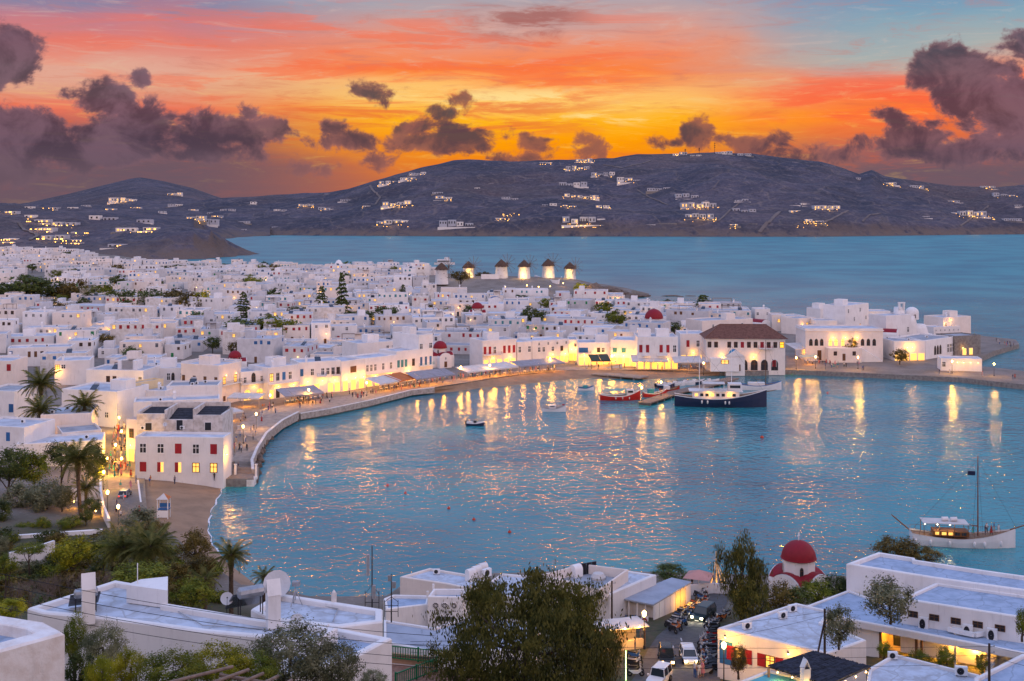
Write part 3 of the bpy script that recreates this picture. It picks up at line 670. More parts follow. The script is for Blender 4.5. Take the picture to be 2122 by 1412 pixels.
man_house('pink harbour house with two lit balcony windows', (453, 755), (499, 752), 13, base=(842, 831), wm=PINK, rows=[(5.6, 2.2, 1.1, 'yy'), (1, 1.4, 1.0, 'ww'), (6, 1.9, 1.0, 'w.w.w.w', 'l')], balc=[(.05, .95, 5.5)], lamps=[(.3, 8.2, 90), (.75, 8.2, 90)], roofstuff='sr')
man_house('narrow white house with arched balcony door over two lit arches', (499, 770), (551, 768), 9, base=(832, 826), rows=[(5.0, 1.7, .9, 'x.x'), (5.0, 2.7, 1.3, '.a.'), (.1, 3.0, 2.1, 'AA')], balc=[(0, 1, 4.7)], lamps=[(.5, 3.9, 260)])
man_house('white house with blue shutters and a long white balcony', (556, 761), (620, 756), 10, base=(829, 820), rows=[(5.0, 2.4, 1.1, 'ykbx.'), (.2, 2.5, 1.3, 'YK.KY')], balc=[(0, 1, 4.4, WHITE)], lamps=[(.3, 3.6, 420), (.8, 3.6, 420)], roofstuff='rc')
man_house('white house with curved gable parapet and two small balconies', (620, 753), (706, 745), 10, base=(818, 812), rows=[(5.3, 2.1, .95, 'b.x.xxkn'), (.2, 2.6, 1.6, 'Y.Y.YY')], balc=[(.42, .64, 5.0, BLUE), (.8, .99, 5.0)], lamps=[(.2, 3.7, 420), (.55, 3.7, 420), (.85, 3.7, 420)], roofstuff='cs')
man_house('brightly lit white shop house with brown wooden upper window', (707, 748), (757, 744), 11, base=(812, 804), rows=[(5.2, 1.9, 2.4, 'w'), (.1, 2.9, 2.0, 'YYY')], lamps=[(.2, 3.6, 800), (.55, 3.6, 800), (.9, 3.6, 800)])
man_house('long white house with a row of grey shuttered windows above the awnings', (757, 743), (822, 735), 9, base=(803, 794), rows=[(4.6, 2.2, .9, 'xxx.x.x.'), (.1, 2.7, 1.8, 'YYYY')], balc=[(0, 1, 3.9, WHITE)], lamps=[(.3, 3.2, 500), (.8, 3.2, 500)])
man_house('tall plain white block set back above the row of grey shutters', (741, 712), (820, 706), 11, h=9.5, rows=[(6.6, 1.5, 1.0, '.....xx'), (5, 1.5, 1.0, 'x..', 'r')], roofstuff='r')
man_house('white house with teal shutters over three lit shop doors', (822, 729), (868, 723), 9, base=(793, 787), rows=[(4.6, 2.3, 1.0, 'ttt.n.'), (.1, 2.7, 1.8, 'YYY')], lamps=[(.5, 3.4, 500)])
man_house('tall white corner house with blue doors and dark flat roof', (868, 695), (897, 691), 13, base=(787, 783), rm=ROOFG, rows=[(9.6, 1.8, 1.2, 'x.x'), (4.4, 2.7, .9, 'bbb')], balc=[(0, 1, 4.2, TEAL)], roofstuff='r')
# --- the far side of the harbour
man_house('white house with red shuttered balcony windows behind the long awning', (1000, 705), (1070, 703), 10, base=(763, 758), rows=[(4.6, 2.6, 1.0, 'rDx.rDr'), (.1, 2.6, 1.8, 'YYYYY')], balc=[(0, .55, 4.3, REDP)], lamps=[(.3, 3.3, 260), (.8, 3.3, 260)], roofstuff='r')
man_house('low white house squeezed between the red shutters and the wide plain facade', (1072, 709), (1102, 708), 10, base=(758, 756), rows=[(4.4, 2.2, 1.0, 'x.x')])
man_house('wide plain white house with two rows of small windows', (1103, 706), (1178, 703), 11, base=(756, 751), rows=[(6.6, 1.0, .7, '.x.x.x.x'), (4.2, 1.8, 1.0, '.xx.x.n.'), (.1, 2.4, 1.5, '...YYYYY')], lamps=[(.55, 3.2, 400), (.9, 3.2, 900)], roofstuff='a')
man_house('narrow floodlit white house at the harbour square', (1179, 704), (1197, 704), 12, base=(748, 748), rows=[(5, 1.2, .9, '.x'), (.1, 2.5, 1.6, 'YY')], lamps=[(.3, 4.2, 1200), (.8, 4.2, 1200)])
man_house('white house with blue glazed balcony window and dark green awning', (1198, 711), (1264, 709), 11, base=(757, 757), rows=[(4.4, 1.7, 3.2, 'b..'), (4.4, 1.7, 1.0, '....nx.'), (.1, 2.6, 1.8, 'YYYYY')], balc=[(.05, .4, 4.1)], lamps=[(.2, 3.6, 900), (.6, 3.6, 900)], roofstuff='r')
man_house('white corner house with grey double windows over a glowing shop floor', (1265, 705), (1320, 704), 12, base=(758, 760), rows=[(4.6, 1.7, 1.5, 'tt.'), (.1, 2.8, 2.6, 'YYYY')], lamps=[(.15, 3.7, 1300), (.5, 3.7, 1300), (.85, 3.7, 900)])
man_house('large white house with five red shuttered windows and two white balconies', (1321, 698), (1405, 698), 13, base=(765, 765), rows=[(5.6, 2.6, 1.1, 'rr.rDx'), (.1, 2.6, 1.8, 'YYYYYY'), (5.6, 2.4, 1.0, 'r.r', 'r')], balc=[(.1, .32, 4.7, WHITE), (.48, .74, 4.7, WHITE)], lamps=[(.25, 3.4, 260), (.75, 3.4, 260)], roofstuff='rr')
man_house('white house with red upper door behind the large red shuttered house', (1410, 693), (1462, 690), 12, base=(752, 752), rows=[(5.6, 2.4, 1.1, '.D.x.'), (.1, 2.6, 1.6, 'YY.Y')], lamps=[(.5, 3.6, 500)], roofstuff='c')
man_house('pale house on the slope behind the brown hipped roof', (1455, 665), (1560, 660), 12, h=7, wm=PINK, rows=[(4, 1.3, .9, '.x...x.')], roofstuff='rc')
# --- old quarter on the point
P_ = 'houses of the old quarter on the point'
man_house('cream house with lit wall right behind the tiled hall', (1600, 652), (1628, 652), 9, h=7, wm=PINK, rows=[(3.6, 1.4, 1, '.y.')], group=P_)
man_house('white house with dark terrace and red ground windows left of the seaside tower houses', (1628, 655), (1668, 654), 9, h=6.5, rows=[(3, 1.6, 1.1, 'r..r')], group=P_)
man_house('warm lit white house with red balcony and steep outer stair', (1655, 660), (1690, 657), 9, h=6.5, wm=PINK, rows=[(2.6, 1.9, 1.2, '.y.')], balc=[(.2, .8, 2.4, REDP)], lamps=[(.2, 3.8, 240)], group=P_)
man_house('white terrace house with blue shutters below the tower houses', (1690, 664), (1735, 664), 9, h=6, rows=[(2.6, 1.6, 1.1, '.b.y.')], lamps=[(.8, 3.4, 160)], group=P_)
man_house('tall white seaside house with arched dark windows', (1730, 640), (1755, 640), 10, h=9.5, rows=[(5.6, 2, 1.2, '.x.'), (2, 2, 1.2, 'x.y')], group=P_, roofstuff='c')
man_house('tallest white tower house of the old quarter with chimney and stepped roof', (1752, 634), (1800, 628), 10, h=11.5, rows=[(8.2, 1.8, 1.0, 'x.x.'), (4.6, 1.8, 1.0, '.x.x'), (1.4, 1.8, 1.0, 'x.y.')], group=P_, roofstuff='rc')
man_house('white house with yellow lit balcony at the sea edge', (1795, 645), (1845, 645), 10, h=8, rows=[(4.6, 1.8, 1.0, '.y.x.')], group=P_, lamps=[(.3, 6.2, 90)])
man_house('white cube house far out beside the chapels', (1700, 640), (1728, 638), 8, h=8, rows=[(5, 1.4, .9, '.x.')], group=P_, roofstuff='r')
man_house('small pale house with hanging balcony near the sea wall', (1565, 640), (1596, 640), 8, h=7, rows=[(4, 1.4, 1, 'x.x')], group=P_, roofstuff='c')
man_house('tall blank white house beside the barrel roofed chapel', (1836, 654), (1888, 652), 9, base=(730, 726), rows=[(7.0, 2.2, 1.0, '...x'), (5, 2, .9, '.x.', 'l')])
man_house('pink sea house with red wooden balconies over the rocks', (1955, 658), (2012, 655), 11, h=7.5, wm=PINK, rows=[(3.4, 1.6, 1.1, 'x.....'), (3.2, 2.2, 1.1, 'r.r.r', 'r')], lamps=[(.25, 6.2, 260), (.02, 5, 260)], roofstuff='cr')
man_house('low white wall house with slit windows beneath the pink sea house', (1935, 678), (1990, 676), 8, h=4.2, rows=[(2.4, .7, .5, 'xxxxxx')])
man_house('white restaurant with three tall arches on the quay', (1918, 706), (1978, 697), 14, base=(747, 737), rows=[(1.4, 3.4, 1.5, '...aaa..xxx')], rm=ROOFG, roofstuff='aa')
man_house('white restaurant front with two floodlights over its terrace', (1853, 707), (1917, 706), 14, base=(749, 748), rm=ROOFG, rows=[(.1, 2.6, 2.4, 'YYYY')], lamps=[(.42, 5.0, 700), (.58, 5.0, 700)], roofstuff='aad')
man_house('stone walled bar with warm lit doors at the point', (1978, 697), (2032, 694), 10, base=(738, 735), wm=STONE, rm=ROOFG, rows=[(.2, 2.4, 1.6, '.YY.')], lamps=[(.3, 3, 300)])
man_house('white cabin with four downlit wall lamps at the pier root', (1950, 742), (2035, 744), 7, base=(768, 770), rows=[(1.2, 1.8, 1.1, 'x......')], lamps=[(.4, 2.9, 90), (.55, 2.9, 90), (.72, 2.9, 90), (.9, 2.9, 90)])
# --- left side of the town, over the alley
man_house('large white house with right hand alley wall behind the twin palms', (128, 806), (243, 812), 13, h=8.5, rows=[(5, 1.6, 1.2, '..x.....'), (2, 1.4, 1.0, '......x.')], roofstuff='rs')
man_house('white house with shaded terrace and blue door over the alley', (178, 766), (297, 768), 12, h=8, rows=[(4.2, 2.1, 1.0, '...nn...x')], roofstuff='rrs', lamps=[(.55, 3, 260)], balc=[(.5, .95, 3.9, BLUE)])
man_house('white upper town house with arched brown window and air conditioners', (297, 764), (382, 762), 12, h=8, rows=[(4.4, 2.2, .9, '.x...xa.x')], roofstuff='aar')
man_house('pink house with shuttered windows and warm side lamp behind the harbour corner', (375, 749), (454, 754), 11, h=8.5, wm=PINK, rows=[(5, 2, 1, '.w..w.ww.')], lamps=[(.3, 5.8, 260)], roofstuff='saa')
man_house('yellow lit house with two small upper windows beneath the hillside terraces', (113, 748), (186, 746), 11, h=7.5, rows=[(5, 1.3, 1.2, 'yx....')], lamps=[(.1, 4, 700)], roofstuff='c')
man_house('long white house with a row of brown windows high on the left', (54, 720), (146, 718), 10, h=6.5, rows=[(3.2, 1.9, .9, 'wwnw.yy')], roofstuff='a')
man_house('white house with red window at the left edge', (-30, 748), (25, 748), 11, h=8, wm=PINK, rows=[(5, 2, 1.2, '...r')])
man_house('white house with blue shutter at the left edge below the red window', (-40, 806), (30, 808), 11, h=8.5, rm=ROOFG, rows=[(3.4, 2, 1.2, '....b')])
man_house('white flat roofed villa with terrace rail at the left edge beside the park', (-60, 880), (50, 886), 10, h=7.0, rows=[(4, 1.8, .9, '...b.'), (.5, 1.8, 1, '...n.')], roofstuff='a')
man_house('cream house with roof terrace and water boiler below the palms', (84, 860), (190, 856), 12, h=8, wm=PINK, rows=[(4.5, 1.4, 1, '....')], roofstuff='aad', lamps=[(.05, 4, 500)])
man_house('low cream annex with grey terrace roof beside the crowded alley', (128, 897), (211, 890), 9, h=5.5, wm=PINK, rm=ROOFG, rows=[(2.5, 1.3, 1.0, '...x')])
man_house('long white garden building with blue edged roof above the park trees', (34, 921), (212, 912), 9, h=5, rows=[], roofstuff='a')
# alley side walls leading up from the beach street
man_house('shuttered shop house on the right of the crowded alley', (262, 868), (283, 870), 14, h=9, wm=PINK, rows=[(5, 2, 1.1, 'n'), (.1, 2.6, 1.5, 'Y')], lamps=[(.5, 3.6, 600)])
man_house('yellow lit shop house deep in the crowded alley', (244, 795), (262, 797), 12, h=9, wm=OCH, rows=[(.1, 2.6, 1.8, 'Y')], lamps=[(.5, 4.2, 900)])
# ================================================================== LANDMARKS
def half_dome(mb, r, z, n=16, k=7, mi=0, squash=1.0):
    mb.lathe([(r*math.cos(PI/2*i/k), z+squash*r*math.sin(PI/2*i/k)) for i in range(k)]+[(0.001, z+squash*r)], n, (0, 0, 0), mi)
def cross_part(root, z, s=1.0):
    c = MB(); c.box(-.05*s, .05*s, -.05*s, .05*s, z, z+1.1*s); c.box(-.32*s, -.05*s, -.05*s, .05*s, z+.65*s, z+.76*s); c.box(.05*s, .32*s, -.05*s, .05*s, z+.65*s, z+.76*s); c.obj('cross', WHITE, root)
def vault_mesh(w, l, h, rise, n=10, t=.25):
    """Box with a barrel roof: walls to h, then a vault; roof shell a little proud."""
    wl_, rf = MB(), MB()
    pts = [(-w/2, -1.5), (w/2, -1.5), (w/2, h)]+[(w/2*math.cos(PI*i/n), h+rise*math.sin(PI*i/n)) for i in range(1, n)]+[(-w/2, h)]
    k = len(pts)
    wl_.add([(a, 0, c) for a, c in pts]+[(a, l, c) for a, c in pts], [tuple(range(k)), tuple(range(2*k-1, k-1, -1))]+[(i, k+i, k+(i+1) % k, (i+1) % k) for i in range(k)])
    arc = [((w/2+.04)*math.cos(PI*(.14+.72*i/n)), h+.03+(rise+.06)*math.sin(PI*(.14+.72*i/n))) for i in range(n+1)]
    rf.add([(a, .18, c) for a, c in arc]+[(a, l-.18, c) for a, c in arc], [(i, n+1+i, n+2+i, i+1) for i in range(n)])
    return wl_, rf
def church(label, x, y, h, r, rz, armw, arml, drum=1.6, wm=None, zg=None, bell=True, lit=0, win='r'):
    """Cross-shaped chapel with red dome; (x, y) = top of the dome in the photograph."""
    wm = wm or PL; zg = zg if zg is not None else 2.0
    total = h+drum+r
    if zg == 'g':
        zg = 3
        for _ in range(5): p = W(x, y, zg+total); zg = ground(p.x, p.y)
    p = W(x, y, zg+total); root = empty('chapel', (p.x, p.y, zg), rz, label, 'church')
    for a in (0, PI/2):
        wl_, rf = vault_mesh(armw, arml, h-armw*.28, armw*.42)
        M = Matrix.Rotation(a, 4, 'Z') @ Matrix.Translation((0, -arml/2, 0)); 
        if a: M = M @ Matrix.Scale(.97, 4)
        for mb in (wl_, rf): mb.v = [tuple(M @ Vector(v)) for v in mb.v]
        w_ = wl_.obj('wall', wm, root); rf.obj('red_vault_roof', RED_DOME, root)
    d = MB(); n = 8; d.lathe([(r*.98, h-.8), (r*.98, h+drum)], 8, mi=0, a0=PI/8, a1=2*PI+PI/8); dr = d.obj('drum', wm, root)
    c = MB(); half_dome(c, r*1.04, h+drum-.02, 20, 8); c.obj('dome', RED_DOME, root, smooth=True)
    e = MB(); e.lathe([(r*.98, h+drum-.12), (r*1.09, h+drum-.1), (r*1.09, h+drum), (r*1.03, h+drum+.06)], 20); e.obj('dome_rim', RED_DOME, root)
    for i in range(8):
        a = PI/4*i+PI/4-PI/2
        if i % 2 == 0: pane_at(dr, 'a', math.cos(a)*r*.93, math.sin(a)*r*.93, h+.3, .5, min(1.2, drum*.7), a+PI/2)
    cross_part(root, h+drum+r*1.03, .9)
    pane_at(root, 'W', 0, -arml/2-.004, .1, 1.1, 2.0); pane_at(root, 'x', 0, -arml/2-.004, h*.62, .5, .8)
    pane_at(root, 'x', arml/2*.97+.004, 0, h*.4, .6, 1.0, PI/2)
    if bell:
        b = MB(); b.box(-.9, -.5, -.3, .3, h-.2, h+2.0); b.box(.5, .9, -.3, .3, h-.2, h+2.0); b.box(-1.0, 1.0, -.35, .35, h+2.0, h+2.25); b.add([(-1, -.3, h+2.25), (1, -.3, h+2.25), (1, .3, h+2.25), (-1, .3, h+2.25), (0, -.3, h+3.0), (0, .3, h+3.0)], [(0, 1, 4), (2, 3, 5), (1, 2, 5, 4), (3, 0, 4, 5)])
        b.v = [(vx+arml*.3, vy+arml*.42, vz) for vx, vy, vz in b.v]; b.obj('bell_gable', wm, root)
    MAN.append(box_poly((p.x, p.y-arml/2), rz, arml+2, arml+2))
    return root
church('red domed white church with red vaults on the near shore beside the tall tree', 1655, 1121, 3.9, 2.2, math.radians(42), 5.0, 6.6, 2.3, zg=2.6, bell=False, win='r')
church('red domed chapel at the bend of the harbour promenade', 912, 707, 4.4, 2.3, math.radians(30), 4.6, 8.6, 2.0, zg=1.7)
church('small red domed chapel among the roofs above the harbour corner', 487, 727, 5.2, 2.0, .3, 4.2, 7.2, .8, zg='g', bell=False)
church('red domed chapel in the middle of the town below the windmills', 989, 627, 4.6, 2.6, .1, 5.0, 8, 1.4, zg='g', bell=False)
church('largest red dome on a white drum in the eastern old town', 1355, 641, 5.4, 3.7, .2, 6.4, 10, 2.4, zg='g')
def blue_chapel():
    p = W(1524, 770, 1.6); root = empty('blue_domed_chapel', (p.x, p.y, 1.6), .05, 'tiny white chapel with bright blue dome on the quay before the tiled hall', 'church')
    body(root, 6.4, 6.5, 5.0, PL, ROOF, -1.5); c = MB(); c.lathe([(1.5, 4.6), (1.5, 5.6)], 10, (0, 3, 0)); c.obj('drum', PL, root)
    c = MB(); half_dome(c, 1.65, 5.6, 14, 6); c.v = [(a, b+3, z) for a, b, z in c.v]; c.obj('dome', mat('bright_blue_dome', (.02, .22, .5), .5, .05), root, smooth=True)
    g = MB(); g.add([(-3.2, -.25, 5.0), (3.2, -.25, 5.0), (3.2, .3, 5.0), (-3.2, .3, 5.0), (0, -.25, 7.2), (0, .3, 7.2)], [(0, 1, 4), (2, 3, 5), (1, 2, 5, 4), (3, 0, 4, 5)]); g.obj('gable', PL, root)
    pane_at(root, 'W', 1.2, -.004, .1, 1.1, 2.2); pane_at(root, 'x', -1.6, -.004, 2, .5, 1.0)
blue_chapel()
def tiled_hall():
    a = W(1464, 768, 1.6); b = W(1628, 769, 1.6); w = b.x-a.x; d = 13.0; h = (768-702)*a.y/F
    root = empty('tiled_town_hall', ((a.x+b.x)/2, a.y, 1.6), math.atan2(b.y-a.y, w), 'large cream hall with brown hipped tile roof and arcade on the quay', 'hall')
    body(root, w, d, h, PINK, ROOF, -1.5, drop=.1)
    TILE = mat('brown_roof_tiles', (.20, .095, .07), .9, .2, 1.2, .3, 3)
    e = .7; zr = h+4.2; mb = MB(); x0, x1, y0, y1 = -w/2-e, w/2+e, -e, d+e; r0, r1 = (-w/2+5.5, d/2), (w/2-5.5, d/2)
    vs = [(x0, y0, h), (x1, y0, h), (x1, y1, h), (x0, y1, h), (r0[0], r0[1], zr), (r1[0], r1[1], zr)]
    mb.add(vs, [(0, 1, 5, 4), (1, 2, 5), (2, 3, 4, 5), (3, 0, 4), (3, 2, 1, 0)]); rf = mb.obj('roof', TILE, root)
    rid = MB()      # raised tile courses over the slope that faces the harbour, and the ridge caps
    n = 44
    for i in range(n):
        x = x0+(x1-x0)*(i+.5)/n; t = 1.0
        if x < r0[0]: t = (x-x0)/(r0[0]-x0)
        if x > r1[0]: t = (x1-x)/(x1-r1[0])
        if t > .05: rid.tube((x, y0, h+.03), (x, y0+(r0[1]-y0)*t, h+.03+(zr-h)*t), .10, n=4)
    rid.obj('tile_course', TILE, rf)
    q = MB()
    for p, s in ((vs[0], vs[4]), (vs[1], vs[5]), (vs[2], vs[5]), (vs[3], vs[4]), (vs[4], vs[5])): q.tube(p, s, .16, n=5)
    q.obj('ridge_cap', TILE, rf)
    for i, k in enumerate('nn.nnDnnrnny'):
        if k != '.': pane_at(root, k if k != 'y' else 'y', -w/2+w*(i+.5)/12, -.003, h-3.1, 1.15, 2.0)
    for i in range(4): pane_at(root, 'a', -w*.02+i*3.4, -.003, .05, 2.3, 3.6)
    pane_at(root, 'D', w*.36, -.003, 1.2, 1.4, 2.6); pane_at(root, 'y', w*.46, -.003, h-3.2, 1.4, 2.2)
    for i, k in enumerate('n.n.n'):
        if k != '.': pane_at(root, k, w/2+.003, 1.2+i*2.4, h-3.1, 1.1, 1.9, PI/2)
    for x in (-w*.30, -w*.12, w*.1): wall_lamp(root, x, -.005, 4.6, 620)
    wall_lamp(root, w/2+.005, 3, 4.0, 420, PI/2)
    balcony(root, w*.16, w*.34, h-3.3, 1.0, REDP)
    an = MB(); an.box(-w*.46, -w*.1, -3.2, -.01, 0, 4.4); ax = an.obj('annex', PL, root); pane_at(ax, 'y', -w*.28, -3.205, 2.6, 2.4, 1.3)
    MAN.append(box_poly((root.location.x, root.location.y), 0, w+3, d+2))
tiled_hall()
def arched_building():
    a = W(1669, 748, 1.8); b = W(1830, 748, 1.8); w = b.x-a.x; d = 14; h = (748-681)*a.y/F
    root = empty('school_building', ((a.x+b.x)/2, a.y, 1.8), 0, 'long pale two storey building with a row of arched upper windows on the quay', 'building')
    body(root, w, d, h, PINK, ROOF, -1.5)
    for x, k in ((.07, 'a'), (.14, 'a'), (.21, 'a'), (.32, 'A'), (.395, 'A'), (.48, 'A'), (.63, 'A'), (.735, 'a'), (.81, 'a'), (.885, 'a')): pane_at(root, k, -w/2+w*x, -.003, h-6.2, 1.25, 2.5)
    for x in (.32, .48, .63): wall_lamp(root, -w/2+w*x+.9, -.005, h-3.2, 380)
    an = MB(); an.box(-w*.25, w*.18, -4.5, -.01, -1, 5.0); ax = an.obj('annex', PINK, root); pane_at(ax, 'n', -w*.16, -4.505, 2.4, 1.1, 1.5); pane_at(ax, 'W', -w*.05, -4.505, .6, 1.1, 2.5); pane_at(ax, 'n', w*.08, -4.505, 2.4, 1.1, 1.5)
    st = MB()
    for i in range(14): st.box(w*.18+.01+i*.55, w*.18+.01+(i+1)*.55, -3.2, -.01, -1, 5.0-i*.34)
    st.obj('stair', PL, root); pane_at(root, 'W', -w*.32, -.003, .2, 1.5, 3.6)
    c = MB(); c.box(-w/2-.25, w/2+.25, -.25, d+.25, h-.9, h-.62); c.obj('cornice', PL, root)
    MAN.append(box_poly((root.location.x, root.location.y-5), 0, w+3, d+6))
arched_building()
def barrel_chapel(label, x0, x1, yb, l, h, rz, zg, rfm):
    a = W(x0, yb, zg); b = W(x1, yb, zg); root = empty('barrel_roofed_chapel', ((a.x+b.x)/2, a.y, zg), rz, label, 'church'); w = 6.0
    wl_, rf = vault_mesh(w, l, h, 1.9); wl_.obj('wall', PL, root); rf.obj('barrel_roof', rfm, root)
    pane_at(root, 'x', 0, -.004, 2.6, .8, 1.3); cross_part(root, h+1.95, .8); MAN.append(box_poly((root.location.x, root.location.y), rz, 10, l)); return root
bc = barrel_chapel('white chapel with dark red barrel roof beside the long arched building', 1855, 1866, 728, 13, 6.4, math.radians(66), 2.4, RED_DOME)
barrel_chapel('small chapel with red roof edge behind the tiled hall', 1580, 1596, 690, 7, 3.6, math.radians(40), 3.6, RED_DOME)
barrel_chapel('small blue gabled chapel front below the windmill terrace', 1022, 1034, 640, 6, 4, .1, 6.0, BLUE)
def paraportiani():
    zg = 3.0; p = W(1893, 717, zg); root = empty('whitewashed_church', (p.x, p.y, zg), .1, 'rounded sculptural whitewashed church with white dome on the point', 'church')
    mb = MB()
    def lump(x0, x1, y0, y1, h, t=.75, n=6):
        vs = []; N = 20
        for j in range(n+1):
            f = j/n; s = 1-(1-t)*f**2.4; z = -2+(h+2)*f
            for i in range(N):
                a = 2*PI*i/N; cx, cy = math.cos(a), math.sin(a); m = max(abs(cx), abs(cy)); q = (.55+.45/ max(m, .7)*.7)
                vs.append(((x0+x1)/2+(x1-x0)/2*s*cx*q*1.12+noise.noise(Vector((cx*2, cy*2, f*3+x0)))*.25, (y0+y1)/2+(y1-y0)/2*s*cy*q*1.12, z))
        fs = [(j*N+i, j*N+(i+1) % N, (j+1)*N+(i+1) % N, (j+1)*N+i) for j in range(n) for i in range(N)]+[tuple(range(n*N, n*N+N))]
        mb.add(vs, fs)
    s = p.y/F
    lump(-7.5, 3.5, 0, 9, 11.5, .82); lump(-1, 8.5, 0, 9, 8.0, .6); lump(3, 11, .5, 8, 4.2, .6); lump(-9, -4, 0, 7, 7.5, .85); lump(-6.5, -2, 1, 6, 14.8, .85)
    mb.obj('wall', PL, root, smooth=True)
    d = MB(); half_dome(d, 2.6, 12.6, 16, 6, squash=.85); d.lathe([(2.6, 10), (2.6, 12.6)], 16); d.v = [(a+1.2, b+4, z) for a, b, z in d.v]; d.obj('dome', PL, root, smooth=True)
    b = MB(); b.box(-5.4, -4.8, 1, 2, 14.2, 16.4); b.box(-3.6, -3.0, 1, 2, 14.2, 16.4); b.box(-5.5, -2.9, .95, 2.05, 16.4, 16.9); b.obj('bell_gable', PL, root)
    pane_at(root, 'a', 1.2, 1.45, 10.6, .9, 1.6); pane_at(root, 'x', 3.2, -.02, 1.5, .8, 1.3)
    MAN.append(box_poly((p.x, p.y), 0, 22, 10))
paraportiani()
# --- six windmills on the headland
def windmill_parts():
    tower = MB(); tower.lathe([(3.45, -1.5), (3.3, 0), (2.85, 7.4), (2.95, 7.5), (2.95, 7.7)], 24); tower = tower.mesh('tower', PL, True)
    cap = MB(); n = 26
    TH = mat('brown_thatch', (.115, .07, .05), .95, .25, 2.0, .8, 6)
    cap.lathe([(2.9, 7.55), (3.6, 7.25), (3.5, 7.5), (2.4, 9.0), (1.2, 10.5), (.25, 11.5), (0.01, 11.6)], n)
    for i, v in enumerate(cap.v):
        if i < 4*n and i >= n: k = 1+.05*math.sin(i*7.3); cap.v[i] = (v[0]*k, v[1]*k, v[2]+.12*math.sin(i*3.1))
    cap = cap.mesh('thatched_cap', TH)
    axle = MB(); axle.tube((0, 2.2, 8.6), (0, -4.6, 8.9), .16, n=6); axle = axle.mesh('axle', BROWN)
    sail = MB(); sail.tube((0, 0, .1), (0, 0, 6.2), .12, .08, n=4); sail = sail.mesh('sail_spar', GREYW)
    ropes = MB()
    for i in range(12):
        a, b = 2*PI*i/12, 2*PI*(i+1)/12
        ropes.tube((5.9*math.sin(a), -4.3, 8.85+5.9*math.cos(a)), (5.9*math.sin(b), -4.3, 8.85+5.9*math.cos(b)), .025, n=3)
        ropes.tube((5.9*math.sin(a), -4.3, 8.85+5.9*math.cos(a)), (0, -6.4, 9.0), .02, n=3)
    ropes.tube((0, -4.5, 8.9), (0, -6.5, 9.0), .08, n=5); ropes = ropes.mesh('rigging_rope', GREYW)
    return tower, cap, axle, sail, ropes
MILL = windmill_parts()
def windmill(x, yb, label, s, rz, door=True):
    zg = 11.5
    for _ in range(5): p = W(x, yb, zg); zg = ground(p.x, p.y)
    root = empty('windmill', p, rz, label, 'windmill', 'windmills on the headland'); root.scale = (s*1.22, s*1.22, s*1.02)
    place('tower', MILL[0], root); place('thatched_cap', MILL[1], root); place('axle', MILL[2], root); place('rigging_rope', MILL[4], root)
    for i in range(12): place('sail_spar', MILL[3], root, (0, -4.3, 8.88), (0, 2*PI*i/12, 0))
    a = -rz
    for (u, z, w, h) in ((.0, 1.2, .7, .9), (.5, 4.6, .6, .7), (-.6, 4.9, .6, .7)): pane_at(root, 'n', math.sin(a+u)*3.06*(1-.016*z)*1.03, -math.cos(a+u)*3.06*(1-.016*z)*1.03, z, w, h, a+u)
    return root
MILLS = []
for x, yb, lb, s, rz in ((915, 584, 'windmill with reddish cap nearest the town, partly behind white houses', 1.0, 2.2), (971, 579, 'second windmill, golden floodlit, above the lit terrace wall', 1.0, .7), (1039, 578, 'white unlit windmill rising behind the curved white terrace', 1.06, 2.4),
                         (1086, 577, 'golden floodlit windmill in the middle of the open headland', 1.0, 2.3), (1136, 576, 'pale lit windmill with a stub house and white wall at its foot', 1.06, 2.5), (1181, 580, 'outermost floodlit windmill above the yellow rocks', .98, .75)):
    MILLS.append(windmill(x, yb, lb, s, rz))
def floodlight(x, y, zoff, power, label):
    if isinstance(x, Vector): p = x
    else:
        zg = 10
        for _ in range(5): p = W(x, y, zg); zg = ground(p.x, p.y)
    o = empty('ground_floodlight', p, 0, label, 'floodlight', 'floodlights on the windmill headland')
    m = MB(); m.box(-.3, .3, -.2, .2, 0, .15, 0); m.box(-.35, .35, -.1, .1, .15, .6, 0); m.box(-.3, .3, .1, .12, .2, .55, 1); m.obj('housing', [IRON, BULB], o)
    lamp_light(o, (0, .3, zoff+1.2), power*1.8, (1.0, .58, .12), .2)
ML = lambda i, dx, dy: Vector((MILLS[i].location.x+dx, MILLS[i].location.y+dy, ground(MILLS[i].location.x+dx, MILLS[i].location.y+dy)))
for x, y, z, pw, lb in ((ML(1, 1, -6.5), 588, 1.2, 900, 'floodlight at the foot of the second windmill'), (ML(3, -1, -6.5), 585, 1.2, 900, 'floodlight at the foot of the middle windmill'), (ML(4, 1, -7), 583, 1.2, 500, 'floodlight before the pale windmill'), (ML(5, -1, -7), 588, 1.2, 800, 'floodlight at the foot of the outermost windmill'),
                        (1205, 598, 1.0, 1500, 'floodlight on the yellow shrubs right of the windmills'), (1232, 606, 1.2, 1600, 'floodlight turned on the bare rocks of the headland'), (ML(1, -5, -14), 594, 1.0, 1000, 'floodlight over the lit terrace below the second windmill')):
    floodlight(x, y, z, pw, lb)
